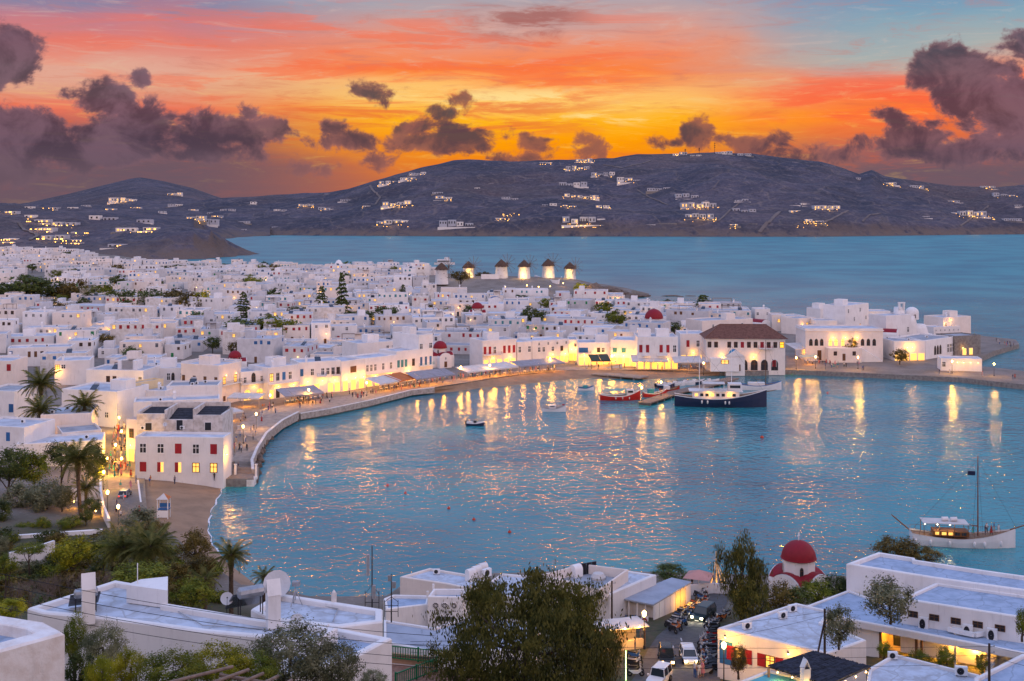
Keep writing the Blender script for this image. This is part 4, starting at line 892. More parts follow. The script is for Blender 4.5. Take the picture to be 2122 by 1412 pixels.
# headland walls and the rocky tip
def low_wall(name, label, pts, h, t, m=PL, cat='wall', zf=None, name_part=None):
    mb = MB()
    P = []
    for x, y in pts:
        zg = 6
        for _ in range(5): p = W(x, y, zg); zg = ground(p.x, p.y) if zf is None else zf
        P.append(p)
    for a, b in zip(P, P[1:]):
        d = (b-a).to_2d(); n = Vector((-d.y, d.x)).normalized()*t/2
        mb.add([(a.x-n.x, a.y-n.y, a.z-1), (b.x-n.x, b.y-n.y, b.z-1), (b.x+n.x, b.y+n.y, b.z-1), (a.x+n.x, a.y+n.y, a.z-1), (a.x-n.x, a.y-n.y, a.z+h), (b.x-n.x, b.y-n.y, b.z+h), (b.x+n.x, b.y+n.y, b.z+h), (a.x+n.x, a.y+n.y, a.z+h)],
               [(4, 5, 6, 7), (0, 1, 5, 4), (2, 3, 7, 6), (3, 0, 4, 7), (1, 2, 6, 5)])
    o = mb.obj(name, m); tag(o, label, cat); return o
low_wall('terrace_wall', 'low white terrace wall left of the unlit windmill', [(997, 577), (1033, 577), (1036, 580)], 2.6, .6)
low_wall('terrace_wall', 'curved white terrace wall below the pale windmill', [(1108, 575), (1130, 582), (1145, 586), (1158, 586), (1164, 578)], 1.6, .6)
low_wall('stone_wall', 'dark stone retaining wall under the lit windmill terrace', [(938, 593), (990, 592), (1052, 588), (1100, 590)], 1.2, .6, STONE)
low_wall('terrace_wall', 'warm lit white terrace wall under the second windmill', [(943, 590), (990, 590), (999, 586)], 2.4, .6)
def rock_mesh(seed, n=2):
    bm = bmesh.new(); bmesh.ops.create_icosphere(bm, subdivisions=n, radius=1)
    for v in bm.verts: v.co *= 1+.35*noise.noise(v.co*1.6+Vector((seed, 0, 0)))+.15*noise.noise(v.co*4+Vector((0, seed, 0)))
    me = bpy.data.meshes.new('rock'); bm.to_mesh(me); bm.free(); return me
ROCKM = mat('brown_sea_rock', (.19, .135, .10), .9, .25, .6, .8, 2.0, col2=(.08, .06, .05))
ROCKS = [rock_mesh(i*3.7) for i in range(4)]
for m in ROCKS: m.materials.append(ROCKM)
rk = 0
for x, y, sx, sz in ((1215, 603, 7, 4), (1236, 606, 10, 5), (1262, 608, 9, 4), (1284, 611, 9, 2.6), (1304, 613, 8, 1.6), (1322, 613, 7, 1.1), (1338, 613, 5, .7), (1250, 614, 8, 3.5), (1275, 618, 9, 2.2), (1298, 620, 8, 1.4), (1390, 614, 6, .7), (1408, 615, 4, .5), (1430, 614, 4, .4), (1385, 624, 3, .4)):
    zg = 2
    for _ in range(4):
        p = W(x, y, zg); zg = max(0, ground(p.x, p.y)-.6) if x < 1345 else 0
    o = place('rock', ROCKS[rk % 4], None, p, (0, 0, rk*1.3), (sx, sx*.7, sz)); rk += 1
    tag(o, 'brown rock on the headland tip below the outermost windmill' if x < 1345 else 'dark rock awash in the sea off the headland tip', 'rock', 'rocks of the headland tip' if x < 1345 else 'rocks awash off the headland')
# ================================================================== THE TOWN: rows of cube houses up to the back shore
front_line = [(-100, 830), (0, 830), (50, 780), (150, 775), (180, 752), (250, 790), (300, 790), (380, 748), (455, 738), (500, 760), (620, 765), (760, 755), (900, 748), (960, 745), (1000, 735), (1200, 735), (1320, 735), (1410, 720), (1462, 690), (1560, 668), (1640, 648), (1700, 640), (1980, 630)]
GREENS = [(60, 590, 70), (180, 612, 60), (270, 622, 36), (372, 622, 62), (575, 672, 40), (500, 662, 30), (660, 632, 30), (708, 630, 26), (800, 645, 34), (1105, 655, 28), (270, 735, 26)]
def free_spot(poly):
    for q in MAN:
        if any(in_poly(a, b, q) for a, b in poly) or any(in_poly(a, b, poly) for a, b in q): return False
        cx = sum(a for a, b in poly)/4; cy = sum(b for a, b in poly)/4
        if in_poly(cx, cy, q): return False
    return True
TREESPOTS = []
def town_spots():
    r = random.Random(5); out = []; d = 330.0
    MANB = [(min(a for a, b in q), max(a for a, b in q), min(b for a, b in q), max(b for a, b in q)) for q in MAN]
    while d < 1330:
        step = 12.5+d*.006; X = -.5*d-20
        while X < 430:
            w = r.choice((r.uniform(5.5, 9), r.uniform(7, 13), r.uniform(12, 19))); dp = r.uniform(7, step-1.2); h = r.choice((3.2, 3.4, 3.7, 4.2, 5.2, 6.2, 6.6, 7.0, 8.4)); Xc = X+w/2; Y = d+r.uniform(-3, 3)
            rz = noise.noise(Vector((Xc*.008, Y*.008, 1.0)))*.75+r.uniform(-.08, .08)
            gap = r.choice((.3, .4, .6, 1.2, 2.2, 3.0, 3.8))
            X += w+gap
            px = CX+Xc*F/Y
            if px < -60 or px > 2000 or r.random() < .05: continue
            g = ground(Xc, Y); py = HY+(CAMH-g)*F/Y
            if py > interp(px, front_line): continue
            if 885 < px < 1345 and Y > 652: continue
            if 190 < px < 470 and Y > 1130: continue
            if px < 1500 and Y < 1150 and r.random() < .06 and in_poly(Xc, Y, outline) and not near_outline(Xc, Y, 12): TREESPOTS.append((Xc, Y, px)); continue
            if 868 < px <= 885 and Y > 720 and r.random() < .5: continue
            poly = box_poly((Xc, Y), rz, w, dp)
            if not all(in_poly(a, b, outline) for a, b in poly): continue
            if near_outline(Xc, Y+dp/2, 9): continue
            yt = HY+(CAMH-g-h)*F/Y
            if any(math.hypot(px-a, (py-b)*1.4) < c*.55 for a, b, c in GREENS): continue
            bx = (min(a for a, b in poly), max(a for a, b in poly), min(b for a, b in poly), max(b for a, b in poly))
            if any(not (bx[1] < q[0] or bx[0] > q[1] or bx[3] < q[2] or bx[2] > q[3]) for q in MANB) and not free_spot(poly): continue
            out.append(dict(X=Xc, Y=Y, g=g, w=w, d=dp, h=h, rz=rz, px=px, yt=yt, py=py))
        d += step
    return out
SPOTS = town_spots()
# how much of each house the photograph would show: nearest first into a coverage grid
cov = np.zeros((706, 1061), bool)
def cover(x0, x1, y0, y1, mark=True):
    a, b, c, e = int(max(0, x0/2)), int(min(1061, x1/2+1)), int(max(0, y0/2)), int(min(706, y1/2+1))
    if a >= b or c >= e: return 0
    s = int((~cov[c:e, a:b]).sum())
    if mark: cov[c:e, a:b] = True
    return s
for q in MAN:
    pass
for o in [o for o in bpy.data.objects if o.parent is None and 'w' in o.keys()]:
    s = F/o.location.y; x = CX+o.location.x*s; yb = HY+(CAMH-o.location.z)*s; cover(x-o['w']*s/2, x+o['w']*s/2, yb-o['h']*s, yb)
for s in sorted(SPOTS, key=lambda s: s['Y']):
    k = F/s['Y']; yr = HY+(CAMH-s['g']-s['h'])*F/(s['Y']+s['d'])
    s['vis'] = cover(s['px']-s['w']*k/2, s['px']+s['w']*k/2, yr, s['py'])
SPOTS = [s for s in SPOTS if s['vis'] > 3]
SPOTS.sort(key=lambda s: -s['vis'])
NAMED, REST = SPOTS[:300], SPOTS[300:]
DSC = {}
TW = mat('town_whitewash', (.72, .71, .715), .9, var=.06, scale=.35, bump=.15, bscale=3.0, rnd=.16, streak=.4); TG_ = mat('grey_white_plaster', (.56, .56, .58), .9, var=.08, scale=.4, bump=.15, bscale=3.0, rnd=.12, streak=.4)
def town_house(s, r):
    w, d, h = s['w'], s['d'], s['h']
    wm = r.choice((TW, TW, TW, PL, PINK, PL2, TG_)); rm = r.choice((ROOF, ROOF, ROOF, ROOF, ROOFG))
    root = empty('house', (s['X'], s['Y'], s['g']), s['rz'])
    body(root, w, d, h, wm, rm, -3)
    side = 'r' if s['px'] < CX else 'l'; feats = []
    two = h > 5
    colr = r.choice('xxnkkbrgtwbr'); z = h-2.1 if not two else h-2.0
    n = max(1, int(w/2.5)); lit = False
    for i in range(n):
        if r.random() < .22: continue
        k = colr
        if r.random() < .10: k = 'y'; lit = True
        pane_at(root, k, -w/2+w*(i+.5)/n+r.uniform(-.3, .3), -.003, z, r.uniform(.8, 1.15), r.uniform(1.0, 1.45))
    m = max(1, int(d/4))
    for i in range(m):
        if r.random() < .45: continue
        yy = d*(i+.5)/m; pane_at(root, colr, (w/2+.003) if side == 'r' else (-w/2-.003), yy, z, .9, 1.2, PI/2 if side == 'r' else -PI/2)
    if two:
        dk = r.choice('BDWTKG'); pane_at(root, dk, r.uniform(-w*.3, w*.3), -.003, .05, 1.0, 2.1)
    f = {'b': 'blue shutters', 'r': 'red shutters', 'g': 'green shutters', 't': 'teal shutters', 'w': 'brown shutters', 'x': 'plain windows', 'n': 'brown windows', 'k': 'grey windows'}[colr]
    q = r.random(); zz = h-.4; ex = ''
    X = lambda: r.uniform(-w*.36, w*.36)
    if q < .28:
        ww = r.uniform(2.6, min(5, w*.6)); body(root, ww, min(3.4, d*.5), zz+2.4, wm, rm, zz, x0=max(-w/2+.3, min(w/2-ww-.3, X()-ww/2)), y0=d*.4, name='rooftop_room'); ex = 'rooftop room'
    elif q < .5: place('solar_heater', SOLAR, root, (X(), d*.6, zz), (0, 0, r.uniform(-.6, .6))); ex = 'solar heater'
    elif q < .75: place('chimney', CHIM, root, (X(), d*.6, zz), (0, 0, r.choice((0, PI/2))), (1.3, 1.3, 1.2)); ex = 'chimney'
    if r.random() < .4: place('air_conditioner', ACU, root, (X(), d*r.uniform(.3, .8), zz), (0, 0, r.uniform(-1, 1)))
    if r.random() < .3:
        a = MB(); a.tube((0, 0, 0), (0, 0, 2.8), .03, n=4); a.box(-.6, .6, -.02, .02, 2.4, 2.44); a.box(-.4, .4, -.02, .02, 2.65, 2.69); a.obj('aerial', IRON, root, (X(), d*.7, zz))
    if r.random() < .14:
        c = MB(); ww = w*.5; c.box(-ww/2, ww/2, 0, 2.6, zz+2.2, zz+2.3)
        for a, b in ((-ww/2+.1, .1), (ww/2-.1, .1), (-ww/2+.1, 2.5), (ww/2-.1, 2.5)): c.box(a-.06, a+.06, b-.06, b+.06, zz, zz+2.2)
        c.obj('pergola', GREYW, root, (0, d*.25, 0)); ex = ex or 'roof pergola'
    DSC[root.name] = ('cream' if wm == PINK else 'weathered white' if wm == PL2 else 'greyish' if wm == TG_ else 'white', 'two storey' if two else 'low', f, ex, s['px'], s['yt']+8, rm == ROOFG)
    return root
rr = random.Random(77)
TOWN = [town_house(s, rr) for s in NAMED]
# labels: look first, then the nearest thing one can find
ANCH = [('the beach warehouse', 372, 940), ('the harbour corner', 500, 790), ('the small red dome', 487, 735), ('the promenade chapel', 912, 720), ('the mid town red dome', 989, 635), ('the largest red dome', 1355, 650), ('the tiled hall', 1560, 700),
        ('the leftmost windmill', 915, 575), ('the outermost windmill', 1181, 580), ('the unlit windmill', 1039, 575), ('the arched quay building', 1750, 700), ('the left park trees', 62, 600), ('the fan palm', 180, 610), ('the hedge trees', 372, 625), ('the tallest araucaria', 708, 610),
        ('the left araucaria', 505, 635), ('the grey green tree', 572, 675), ('the seaside araucaria', 1456, 640), ('the dark bushy tree', 1105, 655), ('the cliff headland', 400, 515), ('the hillside hotel', 140, 490), ('the crowded alley', 255, 800), ('the twin palms', 82, 790), ('the plain harbour block', 780, 712), ('the tall corner house', 882, 695), ('the wide plain facade', 1140, 705), ('the red shuttered house', 1362, 700), ('the white rear cone', 700, 555)]
ORD = ['', 'second', 'third', 'fourth', 'fifth', 'sixth', 'seventh', 'eighth', 'ninth', 'tenth', 'eleventh', 'twelfth']
def label_all(objs):
    b = {}
    for o in objs:
        t, st, f, ex, px, py, dk = DSC[o.name]
        c = min(ANCH, key=lambda a: math.hypot(px-a[1], (py-a[2])*1.7)); dx, dy = px-c[1], (py-c[2])*1.7
        rel = ('right of' if dx > 0 else 'left of') if abs(dx) > abs(dy) else ('below' if dy > 0 else 'above')
        look = f'{st} {t} house with {f}' + (f', {ex}' if ex else (', grey roof' if dk else ''))
        b.setdefault((look, rel, c[0]), []).append((math.hypot(dx, dy), o))
    for (look, rel, c), l in b.items():
        l.sort(key=lambda q: q[0])
        for i, (_, o) in enumerate(l):
            o['label'] = f'{look}, {ORD[i]+" nearest " if i else ""}{rel} {c}'; o['category'] = 'house'; o['group'] = 'white cube houses of the town'
# warm lamps in the lanes, where the photograph shows them
for x, y, p in ((20, 590, 300), (95, 585, 200), (200, 668, 700), (235, 672, 900), (262, 690, 300), (600, 668, 500), (650, 693, 500), (560, 690, 300), (745, 648, 300), (880, 640, 250), (955, 632, 300), (1080, 650, 200), (1190, 648, 260), (1245, 632, 420), (1290, 628, 900), (1270, 640, 500), (700, 655, 260), (120, 640, 300), (420, 592, 500), (475, 600, 400), (560, 590, 300), (330, 560, 300),
                (700, 572, 200), (30, 660, 300), (130, 690, 300), (330, 668, 260), (480, 690, 300), (640, 560, 200), (250, 570, 300), (140, 545, 260), (60, 640, 200), (820, 668, 260), (940, 668, 260), (1010, 660, 260), (1210, 668, 260), (1400, 672, 300), (1440, 660, 400), (1500, 652, 300), (850, 610, 200), (780, 590, 200), (400, 650, 260), (520, 640, 260), (300, 700, 300), (90, 700, 300), (1130, 690, 300), (1290, 690, 300), (1420, 640, 200)):
    o = min(TOWN, key=lambda o: math.hypot(DSC[o.name][4]-x, (DSC[o.name][5]-y)*1.5)); h = DSC[o.name][1] == 'two storey'
    wall_lamp(o, R.uniform(-2.5, 2.5), -.02, 4.2 if h else 2.7, p*.9, off=2.4)
for o in R.sample(TOWN, 34): wall_lamp(o, R.uniform(-2.5, 2.5), -.02, 2.6, R.uniform(120, 420), off=2.4)  # extra lamps added on random houses to spread more warm light
label_all(TOWN)
def rest_town():
    mb = MB(); r = random.Random(3)
    for s in REST:
        M = Matrix.Translation((s['X'], s['Y'], s['g'])) @ Matrix.Rotation(s['rz'], 4, 'Z'); w, d, h = s['w'], s['d'], s['h']; mi = r.choice((0, 0, 0, 1))
        o = [(-w/2, 0), (w/2, 0), (w/2, d), (-w/2, d)]; t = .28; i = [(-w/2+t, t), (w/2-t, t), (w/2-t, d-t), (-w/2+t, d-t)]
        vs = [M @ Vector((a, b, -3)) for a, b in o]+[M @ Vector((a, b, h)) for a, b in o]+[M @ Vector((a, b, h)) for a, b in i]+[M @ Vector((a, b, h-.35)) for a, b in i]
        mb.add(vs, [(l*4+k, l*4+(k+1) % 4, l*4+4+(k+1) % 4, l*4+4+k) for l in range(3) for k in range(4)], mi); mb.add(vs[12:], [(0, 1, 2, 3)], 2)
        n = max(1, int(w/3.4)); c = r.choice((3, 3, 3, 4, 5, 6))
        for k in range(n):
            if r.random() < .35: continue
            x = -w/2+w*(k+.5)/n; cc = 7 if r.random() < .12 else c
            mb.box(x-.45, x+.45, -.06, .02, h-2.1, h-.9, cc, M)
        if r.random() < .35: ww = r.uniform(2, 4); x = r.uniform(-w*.3, w*.3); mb.box(x-ww/2, x+ww/2, d*.4, d*.8, h-.36, h+1.9, mi, M)
        if r.random() < .3: x = r.uniform(-w*.3, w*.3); mb.box(x-.3, x+.3, d*.5, d*.5+.6, h-.36, h+1.1, mi, M)
    o = mb.obj('distant_houses', [TW, PINK, ROOF, DARK, BLUE, BROWN, GREYP, LIT]); tag(o, 'mass of small white cube houses in the back rows of the town', 'houses', kind='stuff')
if REST: rest_town()
print('TOWN', len(SPOTS), len(NAMED), len(REST))
# ================================================================== VEGETATION
def leaf_mat(name, c1, c2, rough=.7):
    if name in MATS: return MATS[name]
    m = bpy.data.materials.new(name); m.use_nodes = True; t = NT(m.node_tree); b = t.n['Principled BSDF']
    pos = t.new('ShaderNodeNewGeometry').outputs['Position']
    c = t.mix(t.sm(t.noise(pos, 1.1, 3, .6), .38, .64), c1, c2)
    oi = t.new('ShaderNodeObjectInfo').outputs['Random']; hs = t.new('ShaderNodeHueSaturation'); t.put(hs.inputs['Value'], t.m('MULTIPLY_ADD', oi, .5, .75)); t.put(hs.inputs['Color'], c)
    t.put(b.inputs['Base Color'], hs.outputs[0]); b.inputs['Roughness'].default_value = rough; b.inputs['Specular IOR Level'].default_value = .25
    tr = t.new('ShaderNodeBsdfTranslucent'); t.put(tr.inputs[0], hs.outputs[0]); ms = t.new('ShaderNodeMixShader'); ms.inputs[0].default_value = .25
    t.l.new(b.outputs[0], ms.inputs[1]); t.l.new(tr.outputs[0], ms.inputs[2]); t.l.new(ms.outputs[0], t.n['Material Output'].inputs[0])
    MATS[name] = m; return m
LF = {'dark': leaf_mat('dark_leaf', (.040, .066, .016), (.115, .135, .030)), 'green': leaf_mat('green_leaf', (.085, .120, .010), (.235, .235, .020)), 'lime': leaf_mat('yellow_green_leaf', (.20, .215, .008), (.44, .38, .018)),
      'olive': leaf_mat('olive_leaf', (.10, .112, .052), (.28, .275, .16)), 'brown': leaf_mat('brownish_leaf', (.085, .066, .016), (.19, .135, .03)), 'palm': leaf_mat('palm_leaf', (.065, .080, .015), (.20, .185, .045)), 'dead': leaf_mat('dead_palm_leaf', (.12, .085, .05), (.20, .15, .09))}
BARK = mat('bark', (.085, .062, .048), .9, .25, 3, .6, 8); PALMBARK = mat('palm_bark', (.12, .085, .06), .95, .3, 4, .8, 10)
def crown_mesh(kind, n, size, seed, clumps=46, droop=0.0, spread=.24, ragged=.35, aspect=.5):
    r = np.random.RandomState(seed); cs = []
    while len(cs) < clumps:
        p = r.uniform(-1, 1, 3); q = np.linalg.norm(p)
        if .25 < q < 1: 
            k = .5+.5*r.rand(); p = p/q*(.45+.55*k); p[2] = p[2]*.92+.05
            cs.append(p*(1+ragged*(r.rand()-.5)))
    cs = np.array(cs); ci = r.randint(0, clumps, n); cr = spread*(.6+.8*r.rand(clumps))
    pos = cs[ci]+r.normal(0, 1, (n, 3))*cr[ci][:, None]*.62
    pos[:, 2] -= droop*r.rand(n)**2
    nrm = pos+r.normal(0, .5, (n, 3)); nrm /= np.linalg.norm(nrm, axis=1)[:, None]
    a = np.cross(nrm, r.normal(0, 1, (n, 3))); a /= np.linalg.norm(a, axis=1)[:, None]; b = np.cross(nrm, a)
    if droop: a = a*.35+np.array([0, 0, -1.0]); a /= np.linalg.norm(a, axis=1)[:, None]; b = np.cross(nrm, a); b /= np.linalg.norm(b, axis=1)[:, None]+1e-6
    s = size*(.6+.8*r.rand(n))[:, None]
    v = np.stack([pos-a*s, pos+b*s*aspect, pos+a*s, pos-b*s*aspect], 1).reshape(-1, 3)
    me = bpy.data.meshes.new('crown'); me.from_pydata(v.tolist(), [], np.arange(4*n).reshape(n, 4).tolist()); me.materials.append(LF[kind]); me.update(); return me
CROWN = {}
for k in ('dark', 'green', 'olive', 'brown', 'lime'):
    CROWN[k, 'far'] = [crown_mesh(k, 1300, .11, 3+i) for i in range(2)]
    CROWN[k, 'mid'] = [crown_mesh(k, 4200, .062, 13+i, 60) for i in range(2)]
for k in ('green', 'olive', 'lime'): CROWN[k, 'near'] = [crown_mesh(k, 11000, .036, 23+i, 90, spread=.2) for i in range(2)]
LF['weep'] = leaf_mat('drooping_leaf', (.055, .066, .014), (.19, .172, .036))
CROWN['weep', 'near'] = [crown_mesh('weep', 22000, .034, 41, 130, droop=.2, spread=.14, ragged=.65, aspect=.26)]
CROWN['weep', 'mid'] = [crown_mesh('weep', 7500, .05, 43, 70, droop=.16, spread=.19, ragged=.6, aspect=.34)]
tree_i = [0]
def trunk_mb(base, top, r, limbs, rad, seed):
    q = random.Random(seed); mb = MB(); base = Vector(base); top = Vector(top); pts = [base]; n = 4
    for i in range(1, n+1): pts.append(base.lerp(top, i/n)+Vector((q.uniform(-.1, .1), q.uniform(-.1, .1), 0))*rad*.5)
    mb.path(pts, [r*(1-.13*i) for i in range(n+1)], 7)
    for i in range(limbs):
        s = pts[q.randint(1, n)]; a = 2*PI*i/limbs+q.uniform(-.4, .4); e = top+Vector((math.cos(a)*rad*.75, math.sin(a)*rad*.75, q.uniform(-.15, .6)*rad)); m = s.lerp(e, .5)+Vector((0, 0, -.08*rad))
        mb.path([s, m, e], [r*.5, r*.32, r*.08], 5)
        for _ in range(2):
            e2 = m.lerp(e, .5)+Vector((q.uniform(-.4, .4), q.uniform(-.4, .4), q.uniform(-.1, .4)))*rad; mb.path([m, e2], [r*.22, r*.05], 4)
    return mb
def tree(label, cx, cy, rx, ry, d, kind='dark', lod='far', group=None, name='tree', limbs=6, zbase=None, depth=None, tr=None):
    tree_i[0] += 1; c = WD(cx, cy, d); k = d/F; X, Z = rx*k, ry*k; zb = ground(c.x, c.y) if zbase is None else zbase
    root = empty(name, (c.x, c.y, zb), 0, label, 'tree' if name == 'tree' else name.replace('_', ' '), group)
    h = c.z-zb; ms = CROWN[kind, lod]; me = ms[tree_i[0] % len(ms)]
    place('crown', me, root, (0, 0, h), (0, 0, tree_i[0]*2.1), (X, depth or X*.9, Z))
    if h > .3: trunk_mb((0, 0, -.4), (0, 0, h-.1*Z), tr or max(.12, .07*(X+Z)/2), limbs, (X+Z)/2*.9, tree_i[0]).obj('trunk', BARK, root)
    return root
def ground_d(x, y):
    zg = 4.0
    for _ in range(8): p = W(x, y, zg); zg = ground(p.x, p.y)
    return p.y
# --- trees between the houses of the town
TG = 'trees between the houses of the town'
for i, (lb, cx, cy, rx, ry, yb, kind) in enumerate((
    ('large dark park tree at the left edge of the town', 55, 590, 44, 20, 622, 'dark'), ('second dark park tree right of the large one', 100, 598, 34, 18, 626, 'dark'), ('brownish round tree at the right end of the park trees', 138, 605, 22, 16, 628, 'brown'), ('small tree at the very left edge of the park', 8, 600, 26, 13, 626, 'dark'),
    ('yellowish tree left of the fan palm', 160, 598, 24, 18, 632, 'brown'), ('yellow green tree right of the fan palm', 212, 604, 26, 14, 632, 'green'), ('dark tree right of the yellow green park tree', 235, 622, 20, 16, 640, 'dark'), ('dark round tree above the pink house', 272, 622, 32, 22, 650, 'dark'), ('left tree of the long hedge row', 330, 616, 32, 16, 645, 'dark'),
    ('middle tree of the long hedge row', 365, 620, 32, 19, 648, 'brown'), ('right rounded tree of the long hedge row', 392, 628, 26, 20, 652, 'brown'), ('lit yellow tree at the right end of the hedge row', 416, 624, 20, 20, 650, 'lime'), ('small low tree below the hedge row', 300, 655, 18, 8, 668, 'dark'), ('dark conical tree below the hedge row', 410, 660, 18, 14, 684, 'dark'),
    ('round grey green tree above the harbour', 572, 674, 40, 22, 704, 'green'), ('dark spreading pine left of the grey green tree', 498, 676, 34, 16, 704, 'dark'), ('dark shrub mass under the tall araucarias', 655, 645, 40, 12, 668, 'dark'), ('low dark trees left of the tall araucaria', 600, 648, 34, 11, 668, 'dark'), ('dark trees below the tallest araucaria', 735, 654, 40, 10, 672, 'dark'),
    ('dark tree among houses right of the tallest araucaria', 797, 650, 28, 15, 672, 'dark'), ('dark bushy tree in the middle of the eastern town', 1105, 654, 25, 19, 684, 'dark'), ('small tree by the roofs left of the alley', 273, 734, 22, 14, 752, 'dark'), ('reddish shrub on the terrace above the chapel', 690, 686, 18, 8, 700, 'brown'), ('low olive tree behind the first windmill', 955, 572, 20, 10, 590, 'brown'), ('low tree behind the second windmill', 1000, 571, 18, 8, 585, 'brown'),
    ('shrub on the slope under the windmill car park', 1075, 617, 16, 6, 626, 'dark'), ('second shrub under the windmill car park', 1098, 618, 14, 5, 626, 'dark'), ('yellow lit shrub on the rocks beside the outermost windmill', 1204, 597, 16, 10, 612, 'lime'), ('dark shrub below the yellow lit one', 1210, 609, 15, 8, 620, 'dark'), ('tree beside the pink house behind the red chapel dome', 487, 721, 14, 12, 745, 'brown'),
    ('tree in the yard before the arched quay building', 1762, 718, 13, 17, 748, 'brown'), ('tree with lights before the quay restaurant', 1865, 736, 18, 12, 756, 'brown'), ('small tree in the top left rows of houses', 160, 560, 16, 6, 570, 'dark'), ('little tree above the bay houses', 370, 556, 16, 7, 568, 'dark'), ('little tree on the right of the bay houses', 545, 552, 6, 10, 562, 'dark'))):
    tree(lb, cx, cy, rx, ry, ground_d(cx, yb), kind, 'far', TG)
rt = random.Random(31); rt.shuffle(TREESPOTS)
for X, Y, px in TREESPOTS[:70]:
    g = ground(X, Y); h = rt.uniform(3.2, 6.0); s = rt.uniform(2.6, 5.2); x, y = PX((X, Y, g+h)); kd = rt.choice(('dark', 'dark', 'brown', 'green'))
    tree(f'small { {"dark": "dark", "brown": "brownish", "green": "green"}[kd]} tree between the town roofs', x, y, s*F/Y, s*.7*F/Y, Y, kd, 'far', TG)
# --- araucarias
def araucaria_mesh():
    r = random.Random(9); mb = MB(); n = 12
    for i in range(n):
        z = .14+.84*i/n+r.uniform(-.012, .012); ln0 = .30*(1-i/n)**.8+.03; k = 8
        for j in range(k):
            a = 2*PI*j/k+i*.7+r.uniform(-.25, .25); ln = ln0*r.uniform(.6, 1.1); dr = r.uniform(-.05, .03); dx, dy = math.cos(a), math.sin(a); m = 5
            for q in range(m):
                t0, t1 = q/m, (q+1)/m; zz = lambda t: z+.05*math.sin(t*PI)*(.6)+dr*t
                p0, p1 = Vector((dx*ln*t0, dy*ln*t0, zz(t0))), Vector((dx*ln*t1, dy*ln*t1, zz(t1))); s = Vector((-dy, dx, 0))*.030*(1.1-t0*.4); u = Vector((0, 0, .016))
                mb.quad(p0-s, p1-s*.8, p1+s*.8, p0+s, 0); mb.quad(p0-u, p1-u, p1+u, p0+u, 0)
    return mb.mesh('crown', LF['dark'])
ARAU = araucaria_mesh()
for lb, x, yb, yt, wid in (('left araucaria rising from the dark pines', 505, 668, 603, 1.25), ('dark araucaria left of the tallest one', 667, 660, 590, 1.05), ('tallest araucaria with open tiers above the town', 708, 668, 560, .62), ('pale araucaria right of the tallest one', 835, 628, 588, 1.1), ('lone dark araucaria by the sea on the right', 1456, 660, 609, 2.3)):
    d = ground_d(x, yb); b = WD(x, yb, d); hgt = (yb-yt)*d/F; root = empty('araucaria', b, x, lb, 'araucaria', 'araucarias of the town')
    place('crown', ARAU, root, (0, 0, 0), (0, 0, 0), (hgt*wid, hgt*wid, hgt)); t = MB(); t.tube((0, 0, -1), (0, 0, hgt*.98), hgt*.018, .02, 6); t.obj('trunk', BARK, root)
# --- palms
def frond_mesh(seed, L=1.0, droop=.9, k=20, wide=.17, m='palm'):
    r = random.Random(seed); mb = MB(); pts = []
    for i in range(9):
        t = i/8; pts.append(Vector((t*L*(1-.18*droop*t), 0, .22*t*L-droop*.62*L*t*t)))
    mb.path(pts, [.014*(1-.8*i/8) for i in range(9)], 3)
    def P(t): i = min(7, int(t*8)); return pts[i].lerp(pts[i+1], t*8-i)
    for i in range(k):
        t = .12+.88*i/k; p = P(t); ln = wide*(math.sin(PI*min(1, t*.85+.12)))**.7+.03; fw = .10
        for s in (-1, 1):
            e = p+Vector((fw, s*ln, -.07-.05*r.random())); q = .018
            mb.add([p+Vector((-q, 0, 0)), p+Vector((q, 0, 0)), e], [(0, 1, 2)]); 
    return mb.mesh('frond', LF[m])
FROND = [frond_mesh(i, 1, dr) for i, dr in enumerate((.35, .6, .85, 1.1))]; DEAD = [frond_mesh(9, 1, 1.4, 14, .1, 'dead')]
FRONDF = [frond_mesh(i+20, 1, dr, 9, .2) for i, dr in enumerate((.4, .8, 1.1))]
def palm(label, cx, cy, rad, d, zb=None, n=42, skirt=10, near=True, lean=0.0, tr=.28, group='palms'):
    c = WD(cx, cy, d); k = d/F; r = rad*k; zb = ground(c.x, c.y) if zb is None else zb; h = c.z-zb
    root = empty('palm_tree', (c.x, c.y, zb), 0, label, 'palm', group)
    t = MB(); q = random.Random(label); m = max(4, int(h/.8))
    t.path([Vector((lean*(1-i/m)**2, 0, -.5+(h+.5)*i/m)) for i in range(m+1)], [tr*(1.15 if i == 0 else 1)*(1+.08*(i % 2))*(1-.15*i/m) for i in range(m+1)], 8); t.obj('trunk', PALMBARK, root)
    b = MB(); b.lathe([(tr*.7, h-.9), (tr*1.7, h-.35), (tr*1.4, h+.1), (.05, h+.3)], 8); b.obj('crownshaft', PALMBARK, root)
    for i in range(n):
        u = i/n; el = math.radians(82-118*u**.8)+q.uniform(-.1, .1); a = i*2.39996+q.uniform(-.2, .2)
        fr = FROND if near else FRONDF; me = fr[min(len(fr)-1, int(u*len(fr)))]
        place('frond', me, root, (0, 0, h), (0, -el*.62, a), (r*1.12*q.uniform(.85, 1.08),)*3)
    for i in range(skirt): place('dead_frond', DEAD[0], root, (0, 0, h-.2), (0, math.radians(52)+q.uniform(-.1, .2), i*2.4), (r*.75,)*3)
    return root
palm('tall palm standing above its twin at the left of the town', 84, 796, 42, 268, n=46, skirt=14)
palm('lower palm in front of its tall twin', 82, 850, 42, 258, n=44, skirt=8)
palm('palm beside the white house left of the crowded alley', 175, 838, 38, 262, n=44)
palm('large palm with a long bare trunk over the park wall', 161, 950, 50, 200, n=52, skirt=16, lean=.6, tr=.34)
palm('low palm hidden behind the large park palm', 178, 1012, 34, 204, n=34, skirt=4)
